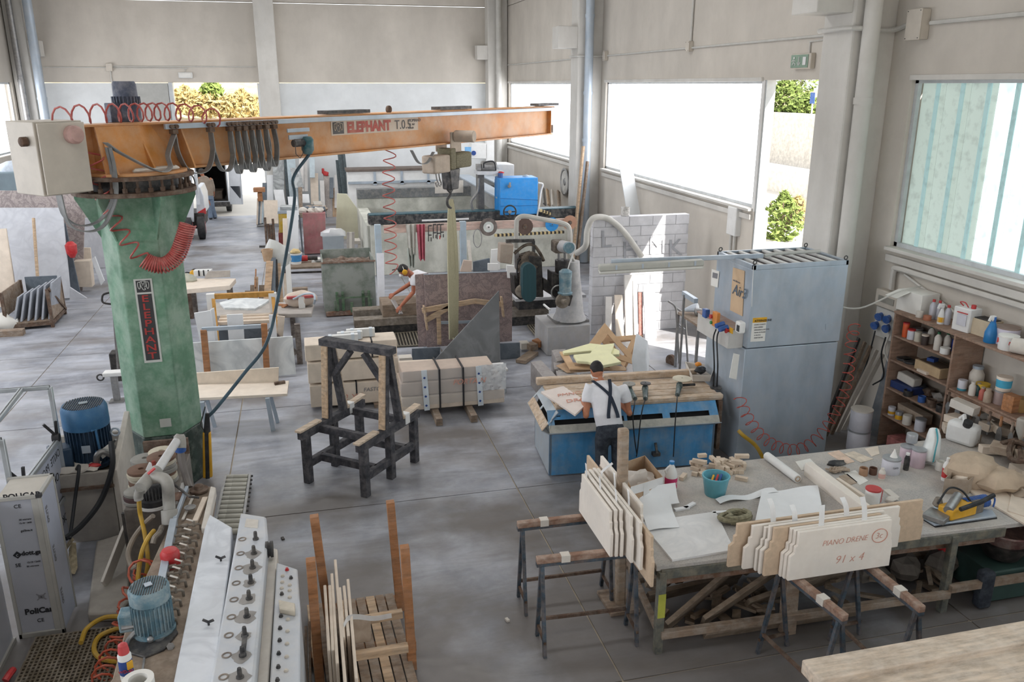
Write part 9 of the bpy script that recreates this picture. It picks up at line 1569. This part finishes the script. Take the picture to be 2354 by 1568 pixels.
can('tin','white tin with yellow mark at left of fifth shelf','tin',SH(2044,965,4,7.74),.05,.12,tinl,yellow,None,.2,.5);can('tin','yellow and grey tin on the fifth shelf','tin',SH(2064,975,4,7.72),.05,.12,tin,yellow,None,.1,.6);can('jar','cloudy white jar on the fifth shelf','jar',SH(2082,988,4,7.72),.06,.13,offw);q=SH(2100,965,4,7.9);solo('carton','long white carton at back of the fifth shelf','carton',cardd,MB().ob(q+V((0,0,.1)),(.16,.5,.14)),q,bevel=.004);can('tin','white tin stack at right of fifth shelf','tin',SH(2112,1000,4,7.74),.07,.16,tinl,None,tin)
q=V((7.8,8.95,.1));solo('carton','red and white printed carton at the shelf foot','carton',M('carton_red',(176,112,108),.8,0,.25,9),MB().box((7.68,8.6,.02),(7.95,9.2,.22)),q,bevel=.004);can('pot','dark round pot at the shelf foot','pot',V((7.85,8.45,.02)),.1,.2,bkm);jc_=thing('jerrycan','white jerrycan with black cap behind the table tins','jerrycan',(7.3,7.5,ZTB));part(jc_,'body',white,MB().ob((7.3,7.5,ZTB+.13),(.2,.34,.26),.4),.05);part(jc_,'cap',black,MB().cyl((7.26,7.42,ZTB+.25),(7.25,7.4,ZTB+.31),.05));part(jc_,'grip',white,MB().tube([(7.3,7.5,ZTB+.25),(7.32,7.55,ZTB+.32),(7.34,7.62,ZTB+.25)],.025,8))
def SR(x,y,X=7.84):p_=GX(x,y,X);return V((X,p_.y,1.28))
bottle('jug','big cloudy white jug with grey lid on right shelf',SR(2242,885,7.95),.085,.3,offw,galv,.65);can('bucket','yellow bucket with dark writing on right shelf','bucket',SR(2258,895,7.86),.075,.15,M('bucket_yellow',(206,168,46),.6,0,.1),None,None,taper=1.1);can('tub','grey-pink tub under blue-label tub on right shelf','tub',SR(2300,925,7.86),.085,.16,M('tub_grey_pink',(160,140,136),.6,0,.1),None,tin);q=SR(2300,925,7.86);q.z+=.17;can('tub','cream tub with light blue label stacked on right shelf','tub',q,.08,.17,cream,M('label_cyan',(72,170,204),.5),None,.25,.8,taper=1.1)
can('tin','white and teal tin at left of the right shelf','tin',SR(2212,888,7.76),.055,.13,tinl,M('band_teal',(60,140,160),.5),None,.0,.2);bottle('paint_bottle','white paint bottle on the right shelf',SR(2234,905,7.74),.042,.17,offw,offw,.5);bottle('paint_bottle','dark green paint bottle on right shelf',SR(2248,900,7.8),.04,.16,M('bottle_dark_green',(36,72,72),.4),cardd,.5);bottle('paint_bottle','red-brown paint bottle on right shelf',SR(2258,910,7.74),.04,.16,M('bottle_red',(176,92,78),.5),cardd,.5);bottle('paint_bottle','beige paint bottle right of the red-brown one',SR(2270,915,7.74),.045,.17,cardd,cardd,.6);q=SR(2322,940,7.78);solo('wood_block','orange-tan wooden block on the right shelf','block',lumo,MB().ob(q+V((0,0,.1)),(.12,.14,.2),.1),q,bevel=.004);can('tin','brown-yellow tin behind the wooden block','tin',SR(2345,945,7.9),.08,.16,M('tin_brown_yellow',(150,118,70),.6))
# trowels hanging from the right shelf front
for k in range(8):
 y=8.15-k*.165;q=V((XS-.03,y,1.22));t=thing('trowel',('first','second','third','fourth','fifth','sixth','seventh','last')[k]+' trowel from the upright, hung below right shelf','trowel',q,0,'trowels hung below the right shelf');part(t,'handle',(rust,lumo,lumd,lumo)[k%4],MB().lathe(q+V((0,0,-.1)),[(.012,0),(.02,.03),(.016,.08),(.02,.12),(.01,.13)],10));part(t,'blade',steel,MB().prism([q+V((0,-.012,-.1)),q+V((0,.012,-.1)),q+V((0,.04,-.16)),q+V((0,.045 if k%2 else .01,-.27)),q+V((0,-.045 if k%2 else-.01,-.27)),q+V((0,-.04,-.16))],(-.003,0,0)))
part(su,'rail',shm,MB().box((XS-.03,yC,1.2),(XS,yB-.02,1.255)))
rnd=random.Random(21)
for k in range(26):lay=k//11;x,y=rnd.uniform(7.3,8.0),rnd.uniform(6.5,7.9);p_=V((max(7.25+.1*lay,x),min(y,7.85),ZTB+.05+.1*lay));solo('stone_offcut','dusty tan stone offcut in the heap under right shelf','offcut',creamd if k%3 else cardd,MB().ob(p_,(rnd.uniform(.12,.24),rnd.uniform(.1,.2),.09),rnd.uniform(0,3),rnd.uniform(-.15,.15)),p_,'dusty offcuts heaped under right shelf',.006)
solo('white_block','pale wedge block on top of the dusty offcut heap','block',offw,MB().ob((7.5,7.75,1.22),(.14,.3,.1),.3,.1),(7.5,7.75,1.2),bevel=.004);solo('frame_offcut','old timber-edged board leaning on wall above offcuts','board',lumo,MB().beam((7.75,7.0,1.0),(8.0,6.9,1.3),.04,.3),(7.8,7,1.0));q=V((7.7,6.55,1.1));solo('grinding_stone','grey grinding wheel leaning at back of table','wheel',wl[2],MB().lathe(q,[(.1,0),(.11,.02),(.1,.05),(.03,.05),(.03,.0)],20,(-1,-.2,.2)),q)
q=T_(2318,1040,1.0)+V((.25,.1,.12));fun=thing('hanging_bottle','clear upturned bottle with yellow neck at right edge','bottle',q);part(fun,'body',clear('bottle_clear',(206,204,196),.55,.2),MB().lathe(q,[(.01,-.12),(.02,-.05),(.075,.08),(.08,.2),(.06,.22)],16));part(fun,'neck_ring',yellow,MB().lathe(q,[(.022,-.06),(.022,-.03)],12))
solo('hose','dark brown hose coiled among offcuts at table back','hose',rust,MB().tube([V((7.35,6.75,ZTB+.2))+V((.2*math.sin(k*.5),.25*math.cos(k*.42),.03*math.sin(k)))for k in range(22)],.03,7),(7.35,6.7,ZTB+.2));
for k in range(6):p_=V((rnd.uniform(6.75,7.6),rnd.uniform(5.85,6.4),ZTB+.05));solo('paper_scrap',('crumpled grey paper at right table end, nearest shelf','torn card with red edge at right table end','folded brown paper at the right table end','flat dusty card at right table end','grey paper bag at right table end','small card scrap at right table corner')[k],'paper',(cardd,offw,cardd,creamd,conct,cardd)[k],MB().ob(p_,(rnd.uniform(.2,.35),rnd.uniform(.15,.3),.012+.02*(k%2)),rnd.uniform(0,3),rnd.uniform(-.3,.3),rnd.uniform(-.3,.3)),p_)
# ================= wall side: sockets, pipes, buckets, leaning slats =================
ep=thing('socket_unit','grey electric panel with blue sockets right of filter cabinet','electric panel',(R_,10.1,1.8));XW=R_-.13;E_=lambda x,y,d=0.:GX(x,y,XW-d)
c1,c2=E_(2014,665),E_(2062,712);part(ep,'meter_box',beige_pl,MB().box((XW,min(c1.y,c2.y),c2.z-.05),(R_,max(c1.y,c2.y),c1.z+.02)),.015);part(ep,'window_pane',M('meter_window',(150,148,140),.3),MB().box((XW-.008,min(c1.y,c2.y)+.08,c2.z+.03),(XW+.01,max(c1.y,c2.y)-.08,c1.z-.06)));part(ep,'socket_plate',grey_pl,MB().box((XW+.03,min(c1.y,c2.y)+.02,c2.z-.5),(R_,max(c1.y,c2.y)-.02,c2.z-.06)),.01)
for x,y in((2022,725),(2040,731),(2012,745),(2038,752)):q=E_(x,y);part(ep,'socket',bluep,MB().lathe(q+V((.04,0,0)),[(.045,0),(.05,.06),(.06,.07),(.06,.09)],14,(-1,-.3,-.25)))
for k,(x,y)in enumerate(((2012,760),(2036,775),(2044,770))):solo('cable',('black cable falling from left wall socket','black cable looping under the wall sockets','grey cable behind the wall sockets')[k],'cable',cabk if k<2 else grey_pl,MB().tube(spline([E_(x,y,.05),E_(x-10,y+40,.1),E_(x-25+20*k,y+90,.1),GX(x-60+30*k,y+170-60*k,7.8)],6),.012,6),E_(x,y,.05))
pipe('wall_pipe','grey pipe with bent end along right wall over shelf',spline([(R_-.05,10.0,2.1),(R_-.05,10.0,2.36),(R_-.05,9.9,2.42),(R_-.05,9.0,2.42),(R_-.05,4,2.42)],6),.04,conc_g);pipe('wall_pipe','thin slanting pipe on the wall behind shelf cartons',[(R_-.03,9.8,2.36),(R_-.03,8.5,2.0)],.018,conc_g)
q=G(1970,1034);can('paint_bucket','lower white metal paint bucket on floor beside cabinet','bucket',q,.15,.3,tinl,None,tin);q2=q+V((0,0,.31));can('paint_bucket','upper white metal paint bucket, lid crusted, by the cabinet','bucket',q2,.145,.3,tinl,None,offw)
lsm=M('leaning_slab_grey',(132,138,146),.7,0,.08,3,dust=.3);P_=[V((7.9,9.45,.02)),V((7.75,9.75,.02)),V((8.06,9.8,1.5)),V((8.1,9.5,1.5))];solo('stone_slab','narrow blue-grey slab leaning left of the shelf unit','slab',lsm,MB().prism(P_,(-.02,-.02,0)),P_[0])
for k in range(5):solo('leaning_lath',('dark slat leaning beside shelf, nearest the cabinet','second dark slat leaning beside cabinet','brown slat leaning behind paint buckets','pale grey slat leaning left of blue-grey slab','thin pale slat leaning next to the blue-grey slab')[k],'slat',(bkm,plank,lumd,offw,offw)[k],MB().beam((7.0+.13*k,9.75+.05*k,0),(7.75+.07*k,10.15-.05*k,1.35-.05*k),.03,.07),(7.2,9.8,0))
# leaf added outside the near window to shade its far end
dl=struct('shade_leaf',M('shade_leaf_metal',(122,126,128),.6,.2,.08),MB().box((R_+T+.08,8.55,0),(R_+T+.14,cC_f+.2,ZL+.1)))
# scrap on the floor
for k,(x,y,lb)in enumerate(((1166,1425,'small pale stone chip on the open floor before left trestles'),(650,1238,'tiny dark scrap on the floor by the polisher'))):solo('floor_scrap',lb,'scrap',offw if k==0 else bkm,MB().ob(G(x,y,.012),(.03,.05,.02),.3),G(x,y))
